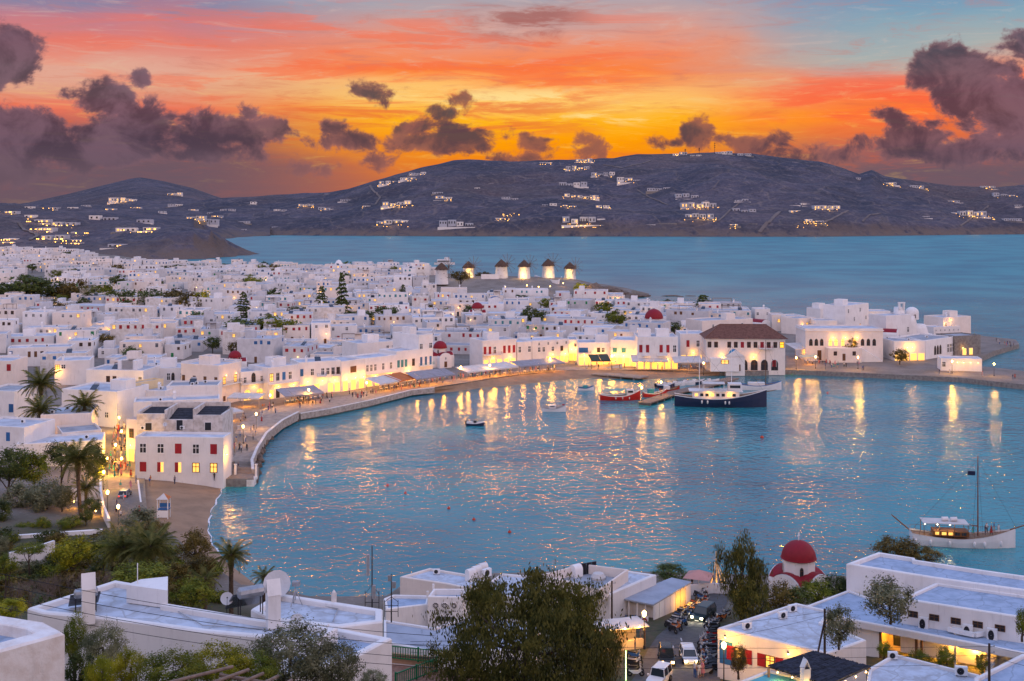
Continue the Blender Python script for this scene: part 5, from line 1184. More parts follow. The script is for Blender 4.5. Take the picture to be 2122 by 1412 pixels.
palm('left palm of the pair by the beach end', 256, 1136, 62, 150, n=48, skirt=6, tr=.36)
palm('right palm of the pair by the beach end', 312, 1134, 62, 147, n=50, skirt=8, tr=.36)
palm('palm with a brown skirt of dead fronds against the water', 479, 1152, 42, 146, n=46, skirt=34, tr=.3)
palm('small palm in the bushes left of the skirted palm', 425, 1200, 34, 140, n=30, skirt=0)
palm('small palm on the shore behind the big dish', 548, 1195, 30, 150, n=30, skirt=0, tr=.2)
palm('fan palm in the middle of the old town park', 181, 609, 26, ground_d(181, 640), n=30, skirt=6, near=False, tr=.4)
palm('small palm beside the windmill path houses', 955, 629, 10, ground_d(955, 648), n=22, skirt=4, near=False, tr=.3)
# --- park and garden trees left of the beach
PG = 'garden trees by the beach'
for lb, cx, cy, rx, ry, d, kind, lod in (
    ('dark broad tree at the left edge of the park', 18, 965, 46, 36, 216, 'dark', 'mid'), ('dark broad tree left of the large palm', 70, 972, 36, 30, 217, 'green', 'mid'), ('dark tree behind the large palm', 128, 942, 30, 26, 222, 'dark', 'mid'), ('dark tree at the alley side of the large palm', 196, 960, 26, 36, 222, 'dark', 'mid'),
    ('grey green tamarisk in the middle of the park', 96, 1030, 42, 30, 205, 'olive', 'mid'), ('dark round tamarisk left of the park', 44, 1030, 34, 26, 207, 'olive', 'mid'), ('tamarisk right of the park middle', 128, 1032, 24, 26, 203, 'olive', 'mid'), ('small shaded tree at the left edge below the tamarisks', 4, 1062, 22, 22, 196, 'dark', 'mid'),
    ('clipped shrub on a short stem, left of three', 54, 1092, 20, 9, 192, 'green', 'mid'), ('clipped shrub on a short stem, middle of three', 86, 1088, 20, 13, 191, 'green', 'mid'), ('clipped shrub on a short stem, right of three', 146, 1084, 28, 11, 191, 'green', 'mid'), ('low shrub beside the large palm trunk', 190, 1048, 20, 14, 197, 'dark', 'mid'), ('dark shrub by the blue wall', 178, 1070, 14, 12, 192, 'dark', 'mid'),
    ('round grey green bush by the beach street', 291, 1086, 42, 28, 176, 'olive', 'mid'), ('second bush beside the beach street end', 322, 1100, 26, 20, 172, 'brown', 'mid'), ('round brown green tree on the sand', 402, 1134, 34, 30, 166, 'brown', 'mid'), ('airy yellow green tree left of the palm pair', 152, 1146, 46, 28, 156, 'lime', 'mid'), ('green bush behind the palm pair', 215, 1150, 30, 22, 158, 'green', 'mid'),
    ('dense dark bush under the palm pair', 285, 1190, 60, 18, 138, 'green', 'mid'), ('orange brown bush right of the palm pair', 365, 1195, 34, 22, 142, 'brown', 'mid'), ('bushy shrub left of the skirted palm', 420, 1168, 30, 16, 152, 'brown', 'mid'), ('leafy green bush at the garden corner', 395, 1230, 46, 26, 128, 'green', 'mid'), ('wide yellow brown bush above the near roof', 330, 1225, 40, 20, 128, 'brown', 'mid'),
    ('green hedge bush at the left edge', 12, 1172, 24, 18, 140, 'green', 'mid'), ('green hedge along the white garden wall', 60, 1138, 34, 10, 158, 'green', 'mid'), ('yellow green bush behind the near left roof', 22, 1262, 36, 16, 84, 'lime', 'mid'), ('small grey tree at the left edge by the pergola', 0, 1128, 18, 18, 165, 'olive', 'mid')):
    tree(lb, cx, cy, rx, ry, d, kind, lod, PG, name='tree' if ry > 20 else 'shrub')
def bare_shrub(label, cx, yb, hpx, wpx, d, seed):
    r = random.Random(seed); mb = MB(); b = WD(cx, yb, d); k = d/F; root = empty('bare_shrub', (b.x, b.y, b.z), 0, label, 'shrub', 'bare shrubs in the garden')
    def grow(p, dirv, ln, rad, lv):
        e = p+dirv*ln; mb.tube(p, e, rad, rad*.6, 4, cap=False)
        if lv == 0: return
        for _ in range(3): dd = (dirv+Vector((r.uniform(-.7, .7), r.uniform(-.7, .7), r.uniform(-.1, .5)))).normalized(); grow(e, dd, ln*r.uniform(.6, .85), rad*.6, lv-1)
    for i in range(7): a = r.uniform(0, 6.28); grow(Vector((r.uniform(-.4, .4)*wpx*k, r.uniform(-.5, .5), -.3)), Vector((math.cos(a)*.5, math.sin(a)*.5, 1)).normalized(), hpx*k*.34, .035, 4)
    mb.obj('branch', mat('grey_twig', (.17, .13, .11), .9, .2), root)
    tip = MB()
for i, (lb, cx, yb, hp, wp, d) in enumerate((('bare grey shrub behind the solar heater', 95, 1262, 75, 70, 96), ('bare twiggy shrub left of the solar heater', 140, 1250, 70, 60, 98), ('leafless shrub at the left edge of the garden', 40, 1258, 60, 60, 100), ('bare shrub right of the near chimney', 205, 1230, 50, 50, 112))): bare_shrub(lb, cx, yb, hp, wp, d, i)
# ================================================================== HARBOUR: sea wall, jetties, awnings, lamps, boats, people
PAVE = mat('stone_paving', (.30, .25, .215), .85, .15, .5, .3, 3.0)
def strip(name, a, b, m, z, kind='structure'):
    return sheet(name, [[W(x, y, z) for x, y in a], [W(x, y, z) for x, y in b]], m, kind)
# paved promenade laid over the ground along the curve, and the beach street
pa = [(470, 958), (478, 912), (500, 880), (545, 850), (600, 838), (690, 826), (760, 815), (852, 800), (960, 784), (1060, 770), (1180, 760), (1330, 764), (1480, 768)]
pb = [(520, 958), (534, 932), (556, 898), (590, 872), (624, 858), (694, 846), (768, 831), (852, 811), (960, 795), (1066, 778), (1180, 767), (1336, 767), (1488, 770)]
def promenade():
    rows = []
    for k in range(7):
        t = k/6; row = []
        for (a, b), (c, e) in zip(zip(pa, pa[1:]), zip(pb, pb[1:])):
            for j in range(5):
                u = j/5; x = (a[0]*(1-u)+b[0]*u)*(1-t)+(c[0]*(1-u)+e[0]*u)*t; y = (a[1]*(1-u)+b[1]*u)*(1-t)+(c[1]*(1-u)+e[1]*u)*t
                p = W(x, y, 1.6); row.append(Vector((p.x, p.y, ground(p.x, p.y)+.07)))
        rows.append(row)
    sheet('promenade', rows, mat('promenade_flagstones', (.38, .31, .25), .85, .15, .8, .3, 2.0, col2=(.25, .2, .17)))
promenade()
# sea wall: white painted parapet round the curve, its blocks as parts
SEAW = mat('weathered_sea_wall', (.46, .40, .35), .95, .2, 1.2, .5, 3, col2=(.28, .24, .21))
def sea_wall():
    pts = [W(x, y, 1.55) for x, y in ((524, 982), (522, 962), (533, 936), (552, 905), (585, 878), (618, 861))]
    pts2 = [W(x, y, 1.55) for x, y in ((622, 860), (682, 850), (763, 833), (852, 811), (900, 806))]
    for P, lb, h in ((pts, 'white sea wall curving along the near promenade above the rocks', 1.0), (pts2, 'low white quay wall along the middle promenade', .45)):
        root = empty('sea_wall', (P[0].x, P[0].y, 0), 0, lb, 'wall')
        for a, b in zip(P, P[1:]):
            n = max(1, int((b-a).length/3.0)); d = (b-a)/n; ang = math.atan2(d.y, d.x); ln = math.hypot(d.x, d.y)
            for i in range(n):
                c = a+d*(i+.5); m = MB(); m.box(-ln/2+.02, ln/2-.02, -.25, .25, -1.2, h-.14, 0); m.box(-ln/2, ln/2, -.3, .3, h-.138, h, 1); m.obj('wall_block', [SEAW, PL2], root, (c.x-P[0].x, c.y-P[0].y, 1.55), (0, 0, ang))
sea_wall()
rr = random.Random(21)
for i, (x, y) in enumerate([(529, 992), (531, 984), (534, 976), (533, 968), (536, 961), (535, 954), (538, 947), (540, 940), (540, 933), (545, 928), (547, 920), (551, 914), (556, 910), (558, 903), (563, 898), (568, 894), (574, 889), (580, 885), (586, 881), (593, 878), (600, 875), (608, 871), (616, 868), (624, 867), (634, 864), (530, 998), (532, 980), (538, 955), (543, 936), (549, 917), (561, 902), (571, 891), (584, 884), (598, 878), (612, 872), (645, 862)]):
    p = W(x+rr.uniform(-3, 2), y+rr.uniform(-1, 2), .2); o = place('rock', ROCKS[i % 4], None, p, (rr.random(), rr.random(), rr.random()*6), (rr.uniform(.7, 1.5), rr.uniform(.7, 1.2), rr.uniform(.5, 1.0)))
    tag(o, 'rough boulder at the foot of the curved white sea wall', 'rock', 'boulders below the sea wall')
def jetty(label, pts, z, w, m, plank=True):
    P = [W(x, y, z) for x, y in pts]; root = empty('jetty', (P[0].x, P[0].y, 0), 0, label, 'jetty')
    for a, b in zip(P, P[1:]):
        d = (b-a); L_ = d.length; ang = math.atan2(d.y, d.x); n = max(2, int(L_/1.6))
        for i in range(n):
            c = a+d*((i+.5)/n); q = MB(); q.box(-L_/n/2+.02, L_/n/2-.02, -w/2, w/2, -.35, 0); q.obj('deck_slab', m, root, (c.x-P[0].x, c.y-P[0].y, z+rr.uniform(-.02, .02)), (0, 0, ang))
            if i % 3 == 0:
                s = MB(); s.box(-.3, .3, -w/2+.2, w/2-.2, -3, -.36); s.obj('pier_post', STONE, root, (c.x-P[0].x, c.y-P[0].y, z), (0, 0, ang))
jetty('wooden jetty pointing into the bay beside the red fishing boats', [(1334, 834), (1400, 812), (1465, 798), (1520, 783)], .9, 4.0, GREYW)
jetty('short stone jetty with a boat on it below the harbour square', [(1232, 773), (1290, 777), (1335, 781)], 1.0, 6.0, mat('jetty_stone', (.34, .27, .22), .9, .15, .6, .3, 3))
def stairs():
    a = W(463, 996, 1.2); b = W(526, 996, 1.2); w = b.x-a.x; root = empty('stone_steps', ((a.x+b.x)/2, a.y, 0), 0, 'stone landing with steps going down to the water beside the warehouse', 'steps')
    m = MB(); m.box(-w/2, w/2, -.1, 3.5, -2, 1.35); m.obj('landing', PL2, root)
    for i in range(6): s = MB(); s.box(-w/2+.8, w/2-.4, 3.5+i*.5, 4.0+i*.5, 0, 1.5+i*.2); s.obj('step', PAVE, root)
    for x in (-w/2+1.6, w/2-.3):
        p = MB(); p.box(-.2, .2, -.2, .2, 1.35, 3.6); p.box(-.26, .26, -.26, .26, 3.6, 3.75); p.obj('gate_post', PL, root, (x, 3.4, 0))
stairs()
# --- street lamps
LP1 = MB(); LP1.tube((0, 0, 0), (0, 0, 3.6), .07, .045, 6); LP1.lathe([(.16, 0), (.13, .35), (.07, .4)], 8); LP1 = LP1.mesh('post', IRON)
LP2 = MB(); LP2.lathe([(.04, 3.6), (.2, 3.75), (.26, 4.15), (.05, 4.35), (0.001, 4.4)], 8); LP2 = LP2.mesh('lantern', BULB)
def street_lamp(label, x, y, z, power, s=1.0, col=(1.0, .45, .045), grp='street lamps round the harbour'):
    p = W(x, y, z); root = empty('street_lamp', p, 0, label, 'street lamp', grp, s)
    place('post', LP1, root); place('lantern', LP2, root); lamp_light(root, (0, -.4, 3.9), power*1.15, col, .25)
for lb, x, y, pw in (('street lamp on the near promenade by the souvenir shop', 531, 892, 1000), ('street lamp at the warehouse corner of the promenade', 504, 920, 700), ('street lamp where the promenade widens', 560, 850, 800), ('street lamp before the first awning', 640, 838, 900), ('street lamp by the promenade chapel', 955, 787, 700),
                     ('street lamp beside the beach street wall', 223, 1068, 500), ('street lamp among bushes at the end of the beach street', 245, 1100, 350), ('street lamp on the quay before the arched building', 1778, 765, 1700), ('street lamp at the wooden kiosk on the quay', 1690, 764, 900), ('street lamp on the pier root', 1973, 774, 2000), ('street lamp out on the pier', 2060, 780, 900), ('street lamp near the tiled hall corner', 1650, 766, 1200),
                     ('street lamp on the jetty head by the red boats', 1330, 832, 900), ('street lamp halfway along the wooden jetty', 1370, 820, 900), ('street lamp on the beach by the sailing masts', 1458, 778, 600), ('street lamp on the harbour square', 1268, 762, 1500), ('street lamp by the long awning', 1140, 768, 900), ('street lamp left of the long awning', 1015, 783, 700), ('street lamp on the middle promenade', 760, 822, 900)):
    zz = .9 if 1320 < x < 1400 else 1.6
    if x < 260: zz = 2.2
    street_lamp(lb, x, y, zz, pw)
for lb, x, y in (('lamp on the wall under the car park, leftmost', 1047, 606), ('lamp on the car park wall by the parked cars', 1092, 603), ('lamp on the car park wall, third from the left', 1116, 606), ('lamp on the car park wall below the pale windmill', 1140, 605), ('lamp below the curved terrace wall', 1167, 598)):
    street_lamp(lb, x, y, ground(*W(x, y, 8).to_2d()), 260, .8, grp='lamps on the windmill slope')
# --- awnings
CANV = mat('white_canvas', (.62, .58, .55), .8, .08); CANVG = mat('grey_canvas', (.30, .29, .32), .8, .1); CANVO = mat('orange_canvas', (.55, .17, .05), .8, .1); CANVD = mat('dark_green_canvas', (.06, .07, .05), .8, .1)
CANW = mat('cream_wood', (.55, .42, .30), .7, .1)
def awning(label, fl, fr, depth, zf, zb_, m, power, n=None, tables=True):
    """fl, fr: front edge in the photograph (at height zf over the quay); the roof rises to zb_ at the back."""
    a = W(fl[0], fl[1], 1.6+zf); b = W(fr[0], fr[1], 1.6+zf); w = (b-a).length; rz = math.atan2(b.y-a.y, b.x-a.x); c = (a+b)/2
    root = empty('awning', (c.x, c.y, 1.6), rz, label, 'awning', 'awnings of the waterfront restaurants')
    n = n or max(2, int(w/2.4))
    for i in range(n):
        x0, x1 = -w/2+w*i/n+.04, -w/2+w*(i+1)/n-.04; q = MB(); zz = (i % 2)*.03
        q.add([(x0, 0, zf+zz), (x1, 0, zf+zz), (x1, depth, zb_+zz), (x0, depth, zb_+zz), (x0, 0, zf-.06+zz), (x1, 0, zf-.06+zz), (x1, depth, zb_-.06+zz), (x0, depth, zb_-.06+zz)], [(0, 1, 2, 3), (7, 6, 5, 4), (0, 4, 5, 1), (1, 5, 6, 2), (2, 6, 7, 3), (3, 7, 4, 0)])
        q.add([(x0, -.02, zf), (x1, -.02, zf), (x1, -.02, zf-.35), (x0, -.02, zf-.35)], [(0, 1, 2, 3)])
        q.obj('canopy_panel', m, root)
    k = max(2, int(w/4.5))
    for i in range(k+1):
        p = MB(); p.box(-.05, .05, -.05, .05, -.3, zf-.02); p.obj('post', CANW, root, (-w/2+.1+(w-.2)*i/k, .12, 0))
    L_ = max(1, int(w/5))
    for i in range(L_):
        x = -w/2+w*(i+.5)/L_; s = MB(); s.lathe([(.001, .12), (.14, 0), (.001, -.12)], 8); o = s.obj('hanging_lamp', BULB, root, (x, depth*.45, zf-.1)); lamp_light(o, (0, 0, -.3), power*2.1, (1.0, .38, .03), .3)
    return root
awning('white striped awning over the souvenir stalls at the promenade start', (470, 824), (537, 826), 5, 3.0, 3.6, CANV, 380)
awning('small cream awning below the souvenir stalls', (470, 858), (505, 852), 3.5, 2.8, 3.3, CANV, 380)
awning('grey awning over cafe tables before the blue shuttered house', (590, 822), (672, 814), 6.5, 2.9, 4.2, CANVG, 330)
awning('wooden framed cream awning beside the bright shop', (787, 797), (832, 789), 6, 2.9, 4.2, CANV, 330)
awning('orange awning over restaurant tables', (828, 790), (862, 783), 6, 2.9, 4.2, CANVO, 300)
awning('long white striped awning left of the promenade chapel', (862, 786), (945, 776), 6, 2.9, 4.3, CANVG, 300)
awning('long low awning over the far beach restaurants, left end', (968, 772), (1075, 760), 6.5, 2.8, 3.8, CANV, 360)
awning('long low awning over the far beach restaurants, right end', (1078, 760), (1172, 752), 6.5, 2.8, 3.8, CANVG, 360)
awning('dark green awning at the harbour square', (1225, 748), (1266, 747), 4.5, 3.0, 4.6, CANVD, 420)
awning('white scalloped awning below the red shuttered house', (1309, 749), (1385, 749), 5.5, 3.0, 4.6, CANV, 360)
awning('grey white awning left of the tiled hall', (1396, 751), (1457, 751), 5.5, 3.0, 4.4, CANV, 360)
awning('pale awning attached to the front of the tiled hall', (1457, 750), (1503, 750), 4, 3.0, 4.0, CANV, 360)
awning('yellow lit kiosk roof between the tiled hall and the arched building', (1664, 741), (1697, 740), 3.5, 2.8, 3.2, OCH, 420)
awning('cream vaulted awning behind the tiled hall corner', (1648, 724), (1682, 722), 6, 4.5, 6.0, CANV, 300)
TTOP = MB(); TTOP.lathe([(.001, .74), (.42, .74), (.42, .70), (.001, .70)], 10); TTOP = TTOP.mesh('table_top', WHITE); TLEG = MB(); TLEG.tube((0, 0, 0), (0, 0, .70), .04, n=5); TLEG.lathe([(.22, 0), (.05, .05)], 8); TLEG = TLEG.mesh('leg', IRON)
CHR = MB(); CHR.box(-.2, .2, -.2, .2, .42, .46); CHR.box(-.2, .2, .16, .2, .46, .9); CHR = CHR.mesh('seat', BLUE); CHL = MB(); [CHL.box(x-.02, x+.02, y-.02, y+.02, 0, .42) for x in (-.18, .18) for y in (-.18, .18)]; CHL = CHL.mesh('chair_frame', BROWN)
tb = random.Random(2); WHR = lambda i: 'before the grey awning' if i < 8 else 'before the orange and striped awnings' if i < 21 else 'before the far beach awnings' if i < 34 else 'below the red shuttered house'
for i, (x, y) in enumerate([(596+t*9.5, 838-t*1.5) for t in range(8)]+[(790+t*11, 811-t*2.0) for t in range(13)]+[(975+t*14, 783-t*1.15) for t in range(13)]+[(1315+t*13, 764) for t in range(14)]):
    p = W(x, y, 1.6); p.z = ground(p.x, p.y)+.07; o = empty('cafe_table', p, tb.random()*6, 'small round white cafe table '+WHR(i), 'table', 'cafe tables on the promenade'); place('table_top', TTOP, o); place('leg', TLEG, o)
    for s in (-1, 1): c = empty('cafe_chair', p+Vector((s*.75, tb.uniform(-.2, .2), 0)), s*PI/2+tb.uniform(-.3, .3), 'small blue cafe chair '+WHR(i), 'chair', 'cafe chairs on the promenade'); place('seat', CHR, c); place('chair_frame', CHL, c)
# --- alley: pavement glow, hanging lamps between the walls
for i, (x, y, pw) in enumerate(((252, 985, 1100), (240, 955, 1200), (252, 925, 1200), (247, 895, 1200), (252, 862, 1200), (250, 835, 1300), (222, 985, 900), (215, 1015, 600))):
    street_lamp(('street lamp %s the crowded alley' % ('at the mouth of', 'just inside', 'a third of the way up', 'halfway up', 'two thirds up', 'at the top of', 'on the left side of', 'on the park side before')[i]), x, y, ground(*W(x, y, 2.4).to_2d()), pw*2.2, .85, (1.0, .50, .035), 'street lamps of the crowded alley')
# --- boats
def hull_mesh(L_, B, D, sheer, m_hull, m_band, m_deck, bow_rake=.12, stern=.75, n=14, draft=.5, band=.22):
    mb = MB(); st = []
    for i in range(n+1):
        t = i/n; x = -L_/2+L_*t
        w = B/2*(stern+(1-stern)*min(1, t*2.2) if t < .45 else max(.02, 1-((t-.45)/.55)**2.3))
        z = D+sheer*((t-.42)*1.7)**2*(1.3 if t > .42 else .8); st.append((x+bow_rake*L_*max(0, t-.7)**1.5*1.2, w, z))
    vs = []; rows = 5
    for x, w, z in st:
        for s in (-1, 1):
            vs += [(x-(.0), s*w*.55, -draft), (x, s*w*.86, .02), (x, s*w*.97, z*.55), (x, s*w, z-band), (x, s*w*1.02, z)]
    K = 2*rows
    for i in range(n):
        for s in (0, 1):
            for j in range(rows-1):
                a, b, c, d = i*K+s*rows+j, (i+1)*K+s*rows+j, (i+1)*K+s*rows+j+1, i*K+s*rows+j+1
                mb.f.append((a, b, c, d) if s == 0 else (d, c, b, a)); mb.mi.append(1 if j == rows-2 else 0)
        mb.f.append((i*K+3, (i+1)*K+3, (i+1)*K+rows+3, i*K+rows+3)); mb.mi.append(2)
    mb.f.append(tuple([j for j in range(rows)]+[rows+j for j in range(rows-1, -1, -1)])); mb.mi.append(0)
    mb.v = vs
    return mb.mesh('hull', [m_hull, m_band, m_deck], False)
NAVY = mat('navy_hull', (.012, .02, .06), .3, .1, spec=.5); REDH = mat('red_hull', (.40, .02, .015), .4, .1); WHH = mat('white_hull', (.72, .70, .70), .4, .05); WOODD = mat('deck_wood', (.30, .17, .09), .6, .2, 3); GOLD = mat('varnished_rail', (.22, .09, .03), .5, .15); TURQ = mat('turquoise_paint', (.05, .30, .32), .6, .1)
GLASS = mat('dark_glass', (.02, .03, .04), .1, .05, spec=.6)
def boat(label, xc, yc, L_, B, D, heading, mats, sheer=.8, cat='boat', name='boat', **kw):
    p = W(xc, yc, 0); root = empty(name, p, heading, label, cat)
    place('hull', hull_mesh(L_, B, D, sheer, *mats, **kw), root); return root
def part(root, name, m, boxes, smooth=False):
    q = MB()
    for b in boxes: q.box(*b)
    return q.obj(name, m, root)
def mast(root, x, h, z0=.5, r=.07, m=None, boom=0, stays=()):
    q = MB(); q.tube((x, 0, z0), (x, 0, z0+h), r, r*.5, 6); 
    if boom: q.tube((x, 0, z0+1.6), (x+boom, 0, z0+2.0), r*.7, r*.5, 5)
    o = q.obj('mast', m or GOLD, root)
    if stays:
        s = MB()
        for sx, sy, sz in stays: s.tube((x, 0, z0+h*.95), (sx, sy, sz), .02, n=3)
        s.obj('rigging', IRON, root)
    return o
def fenders(root, spots, s=1.0):
    q = MB(); q.lathe([(.001, -.55), (.2, -.4), (.22, 0), (.2, .35), (.001, .5)], 8); me = q.mesh('fender', WHH, True)
    for x, y, z in spots: place('fender', me, root, (x, y, z), (.15, 0, 0), (s, s, s))
# large navy day-cruiser
b = boat('large navy blue passenger boat with white superstructure at the jetty', 1490, 842, 25, 6.2, 2.5, -.10, (NAVY, WHITE, WOODD), 2.0, stern=.6, bow_rake=.16)
c = part(b, 'deckhouse', WHH, [(-7.5, 5.5, -2.3, 2.3, 2.4, 4.4)])
for i in range(8): q = MB(); q.box(-.45, .45, -.06, 0, 0, .8); q.obj('window', GLASS if i % 3 else LIT, c, (-6.5+i*1.5, -2.302, 3.1))
part(b, 'upper_deck', WHH, [(-8.5, 6.5, -2.6, 2.6, 4.42, 4.6)])
w = part(b, 'wheelhouse', WHH, [(2.5, 6.2, -1.8, 1.8, 4.62, 6.6)]); part(w, 'windscreen', GLASS, [(2.9, 5.8, -1.84, -1.805, 5.4, 6.2), (6.205, 6.23, -1.5, 1.5, 5.4, 6.2)])
part(b, 'sun_canopy', CANV, [(-4.5, 1.6, -2.2, 2.2, 6.5, 6.6)]); part(b, 'canopy_post', WHITE, [(-4.4, -4.3, -2.1, -2.0, 4.62, 6.5), (1.4, 1.5, -2.1, -2.0, 4.62, 6.5), (-4.4, -4.3, 2.0, 2.1, 4.62, 6.5), (1.4, 1.5, 2.0, 2.1, 4.62, 6.5)])
q = MB()
for i in range(18): x = -8.4+i*.86; q.tube((x, -2.55, 4.6), (x, -2.55, 5.5), .03, n=4)
q.tube((-8.4, -2.55, 5.5), (6.3, -2.55, 5.5), .035, n=4); q.tube((-8.4, -2.55, 5.05), (6.3, -2.55, 5.05), .025, n=4); q.obj('railing', WHITE, b)
mast(b, -5.5, 14.5, 2.5, .12, WHITE, 0, [(-12, 0, 3.6), (3, 0, 6.6)]); mast(b, 3.5, 11, 6.6, .10, WHITE, 0, [(12.5, 0, 4.4), (-5, 0, 5)])
q = MB(); q.tube((11.8, 0, 4.0), (16.0, 0, 4.9), .13, .08, 6); q.obj('bowsprit', GOLD, b)
fenders(b, [(-5, -3.1, 1.6), (-3.4, -3.15, 1.6), (1.5, -3.2, 1.5), (2.6, -3.2, 1.5)])
lamp_light(c, (-3, -3.2, 3.9), 160); lamp_light(c, (3, -3.2, 3.9), 120)
# white ketch behind it
b = boat('white sailing boat with a tall brown mast moored behind the navy boat', 1574, 808, 12.6, 3.6, 1.5, -.06, (WHH, BLUE, WOODD), 1.1, stern=.6, bow_rake=.16)
part(b, 'cabin', WHH, [(-3.5, 1.5, -1.1, 1.1, 1.4, 2.3)]); mast(b, 1.9, 14, 1.4, .11, BROWN, -4.5, [(6.6, 0, 2.4), (-6, 0, 1.8)])
# red caique and its neighbours
b = boat('red wooden fishing boat with a turquoise canopy frame', 1285, 829, 11.8, 3.7, 1.35, .04, (REDH, WHITE, WOODD), 1.3, stern=.55, bow_rake=.02)
part(b, 'canopy', TURQ, [(-2.6, 1.8, -1.2, 1.2, 3.0, 3.08)]); part(b, 'canopy_post', TURQ, [(-2.6, -2.5, -1.2, -1.1, 1.2, 3.0), (1.7, 1.8, -1.2, -1.1, 1.2, 3.0), (-2.6, -2.5, 1.1, 1.2, 1.2, 3.0), (1.7, 1.8, 1.1, 1.2, 1.2, 3.0)])
cb = part(b, 'cabin', WHH, [(1.9, 4.0, -.9, .9, 1.2, 3.1)]); part(cb, 'window', GLASS, [(2.2, 3.7, -.93, -.905, 2.2, 2.8)]); mast(b, 3.0, 3.4, 3.1, .06, GOLD); fenders(b, [(-1.5, -1.9, .8), (.5, -1.92, .8), (2.5, -1.9, .8)], .7)
b = boat('red fishing boat behind the jetty head', 1357, 822, 7.5, 2.6, 1.1, .3, (REDH, WHITE, WOODD), .9, stern=.55, bow_rake=.03); part(b, 'cabin', TURQ, [(-2.2, -.6, -.7, .7, 1.0, 2.3)]); mast(b, .8, 3.6, 1.0, .06)
b = boat('orange red boat beside the jetty lamp', 1388, 813, 6.5, 2.4, 1.0, .3, (REDH, GOLD, WOODD), .8, stern=.6, bow_rake=.03); part(b, 'cabin', WHH, [(-1.8, -.2, -.7, .7, .9, 2.0)]); mast(b, .8, 3.0, 1.0, .05)
# motor boats in a cluster
for i, (x, y, hd, mt, lb) in enumerate(((1378, 803, .25, NAVY, 'dark motor boat, leftmost of the cluster behind the jetty'), (1400, 800, .25, WHH, 'white motor boat second from the left behind the jetty'), (1421, 798, .22, WHH, 'white motor boat with low windscreen in the middle of the cluster'), (1440, 796, .2, NAVY, 'dark rigid boat right of the motor boat cluster'), (1470, 795, .1, WHH, 'white speedboat between the cluster and the navy boat'))):
    b = boat(lb, x, y, 6.2, 2.2, .95, hd, (mt, WHITE, GREYP), .5, name='motor_boat', cat='motor boat', stern=.9, bow_rake=.12); part(b, 'console', WHH, [(-.7, .5, -.5, .5, .8, 1.5)]); part(b, 'windscreen', GLASS, [(.5, .56, -.6, .6, 1.2, 1.8)]); part(b, 'outboard_motor', IRON, [(-3.5, -3.1, -.2, .2, .3, 1.3)])
# small boats out in the bay
b = boat('small dark motor boat alone in the middle of the bay', 985, 882, 4.6, 1.8, .75, -.15, (NAVY, WHITE, GREYP), .35, stern=.9); part(b, 'console', IRON, [(-.4, .3, -.4, .4, .6, 1.25)]); part(b, 'outboard_motor', IRON, [(-2.7, -2.3, -.2, .2, .2, 1.2)]); part(b, 'seat', WHH, [(-1.6, -1.0, -.6, .6, .6, .95)])
b = boat('white fishing boat with thin mast and red flag in the bay', 1148, 853, 6.6, 2.3, .95, -.08, (WHH, GREYP, WOODD), .8, stern=.6, bow_rake=.02); cb = part(b, 'cabin', WHH, [(-1.4, .5, -.6, .6, .8, 1.8)]); part(cb, 'window', GLASS, [(-1.1, .2, -.63, -.605, 1.3, 1.6)]); mast(b, 1.1, 5.0, .8, .05, GREYP); part(b, 'flag', REDP, [(2.3, 2.9, -.02, .02, 1.7, 2.1)])
b = boat('little white boat with blue cabin near the beach', 1214, 809, 4.8, 1.9, .8, -.05, (WHH, BLUE, GREYP), .6, stern=.6, bow_rake=.02); part(b, 'cabin', TURQ, [(-.9, .5, -.5, .5, .7, 1.6)])
b = boat('boat with canopy and yellow benches hauled out on the stone jetty', 1262, 772, 9.0, 2.8, 1.0, .02, (WHH, OCH, WOODD), .6, stern=.7, bow_rake=.04); b.location.z = 1.3; part(b, 'canopy', CANVG, [(-3, 2.4, -1.2, 1.2, 2.5, 2.58)]); part(b, 'bench', OCH, [(-2.6, 2, -1, 1, .9, 1.3)]); part(b, 'canopy_post', WHITE, [(-2.9, -2.8, -1.1, -1, .9, 2.5), (2.2, 2.3, -1.1, -1, .9, 2.5), (-2.9, -2.8, 1, 1.1, .9, 2.5), (2.2, 2.3, 1, 1.1, .9, 2.5)])
# wooden gulet under way on the right
b = boat('white wooden sailing boat with brown mast and guests on deck sailing at the right', 1992, 1130, 16.0, 4.2, 1.5, -.17, (WHH, WHH, WOODD), 1.3, stern=.72, bow_rake=.14)
cb = part(b, 'deckhouse', GOLD, [(-4.6, 1.0, -1.3, 1.3, 1.7, 2.5)])
for i in range(5): q = MB(); q.box(-.35, .35, -.04, 0, 0, .45); q.obj('window', LIT if i < 3 else GLASS, cb, (-4.0+i*1.05, -1.302, 1.9))
part(b, 'roof_canopy', CANV, [(-6.3, .9, -1.7, 1.7, 3.75, 3.87)]); part(b, 'canopy_post', GOLD, [(x, x+.09, y, y+.09, 1.7, 3.75) for x in (-6.2, -3.8, -1.4, .7) for y in (-1.65, 1.56)])
for x in (-2.6, -1.2): q = MB(); q.lathe([(.001, -.6), (.34, -.5), (.34, .5), (.001, .6)], 10); q.obj('life_raft', WHH, b, (x, 0, 4.25), (0, PI/2, .2))
q = MB()
for sx in (-1, 1):
    pts = [(-7.8+i*.86, sx*(2.0 if i < 12 else 2.0-(i-11)*.28), 1.85+.0*i+.012*max(0, i-9)**2) for i in range(17)]
    for p in pts: q.tube(p, (p[0], p[1], p[2]+.75), .025, n=4)
    q.path([(p[0], p[1], p[2]+.75) for p in pts], .03, 4)
q.obj('railing', GOLD, b)
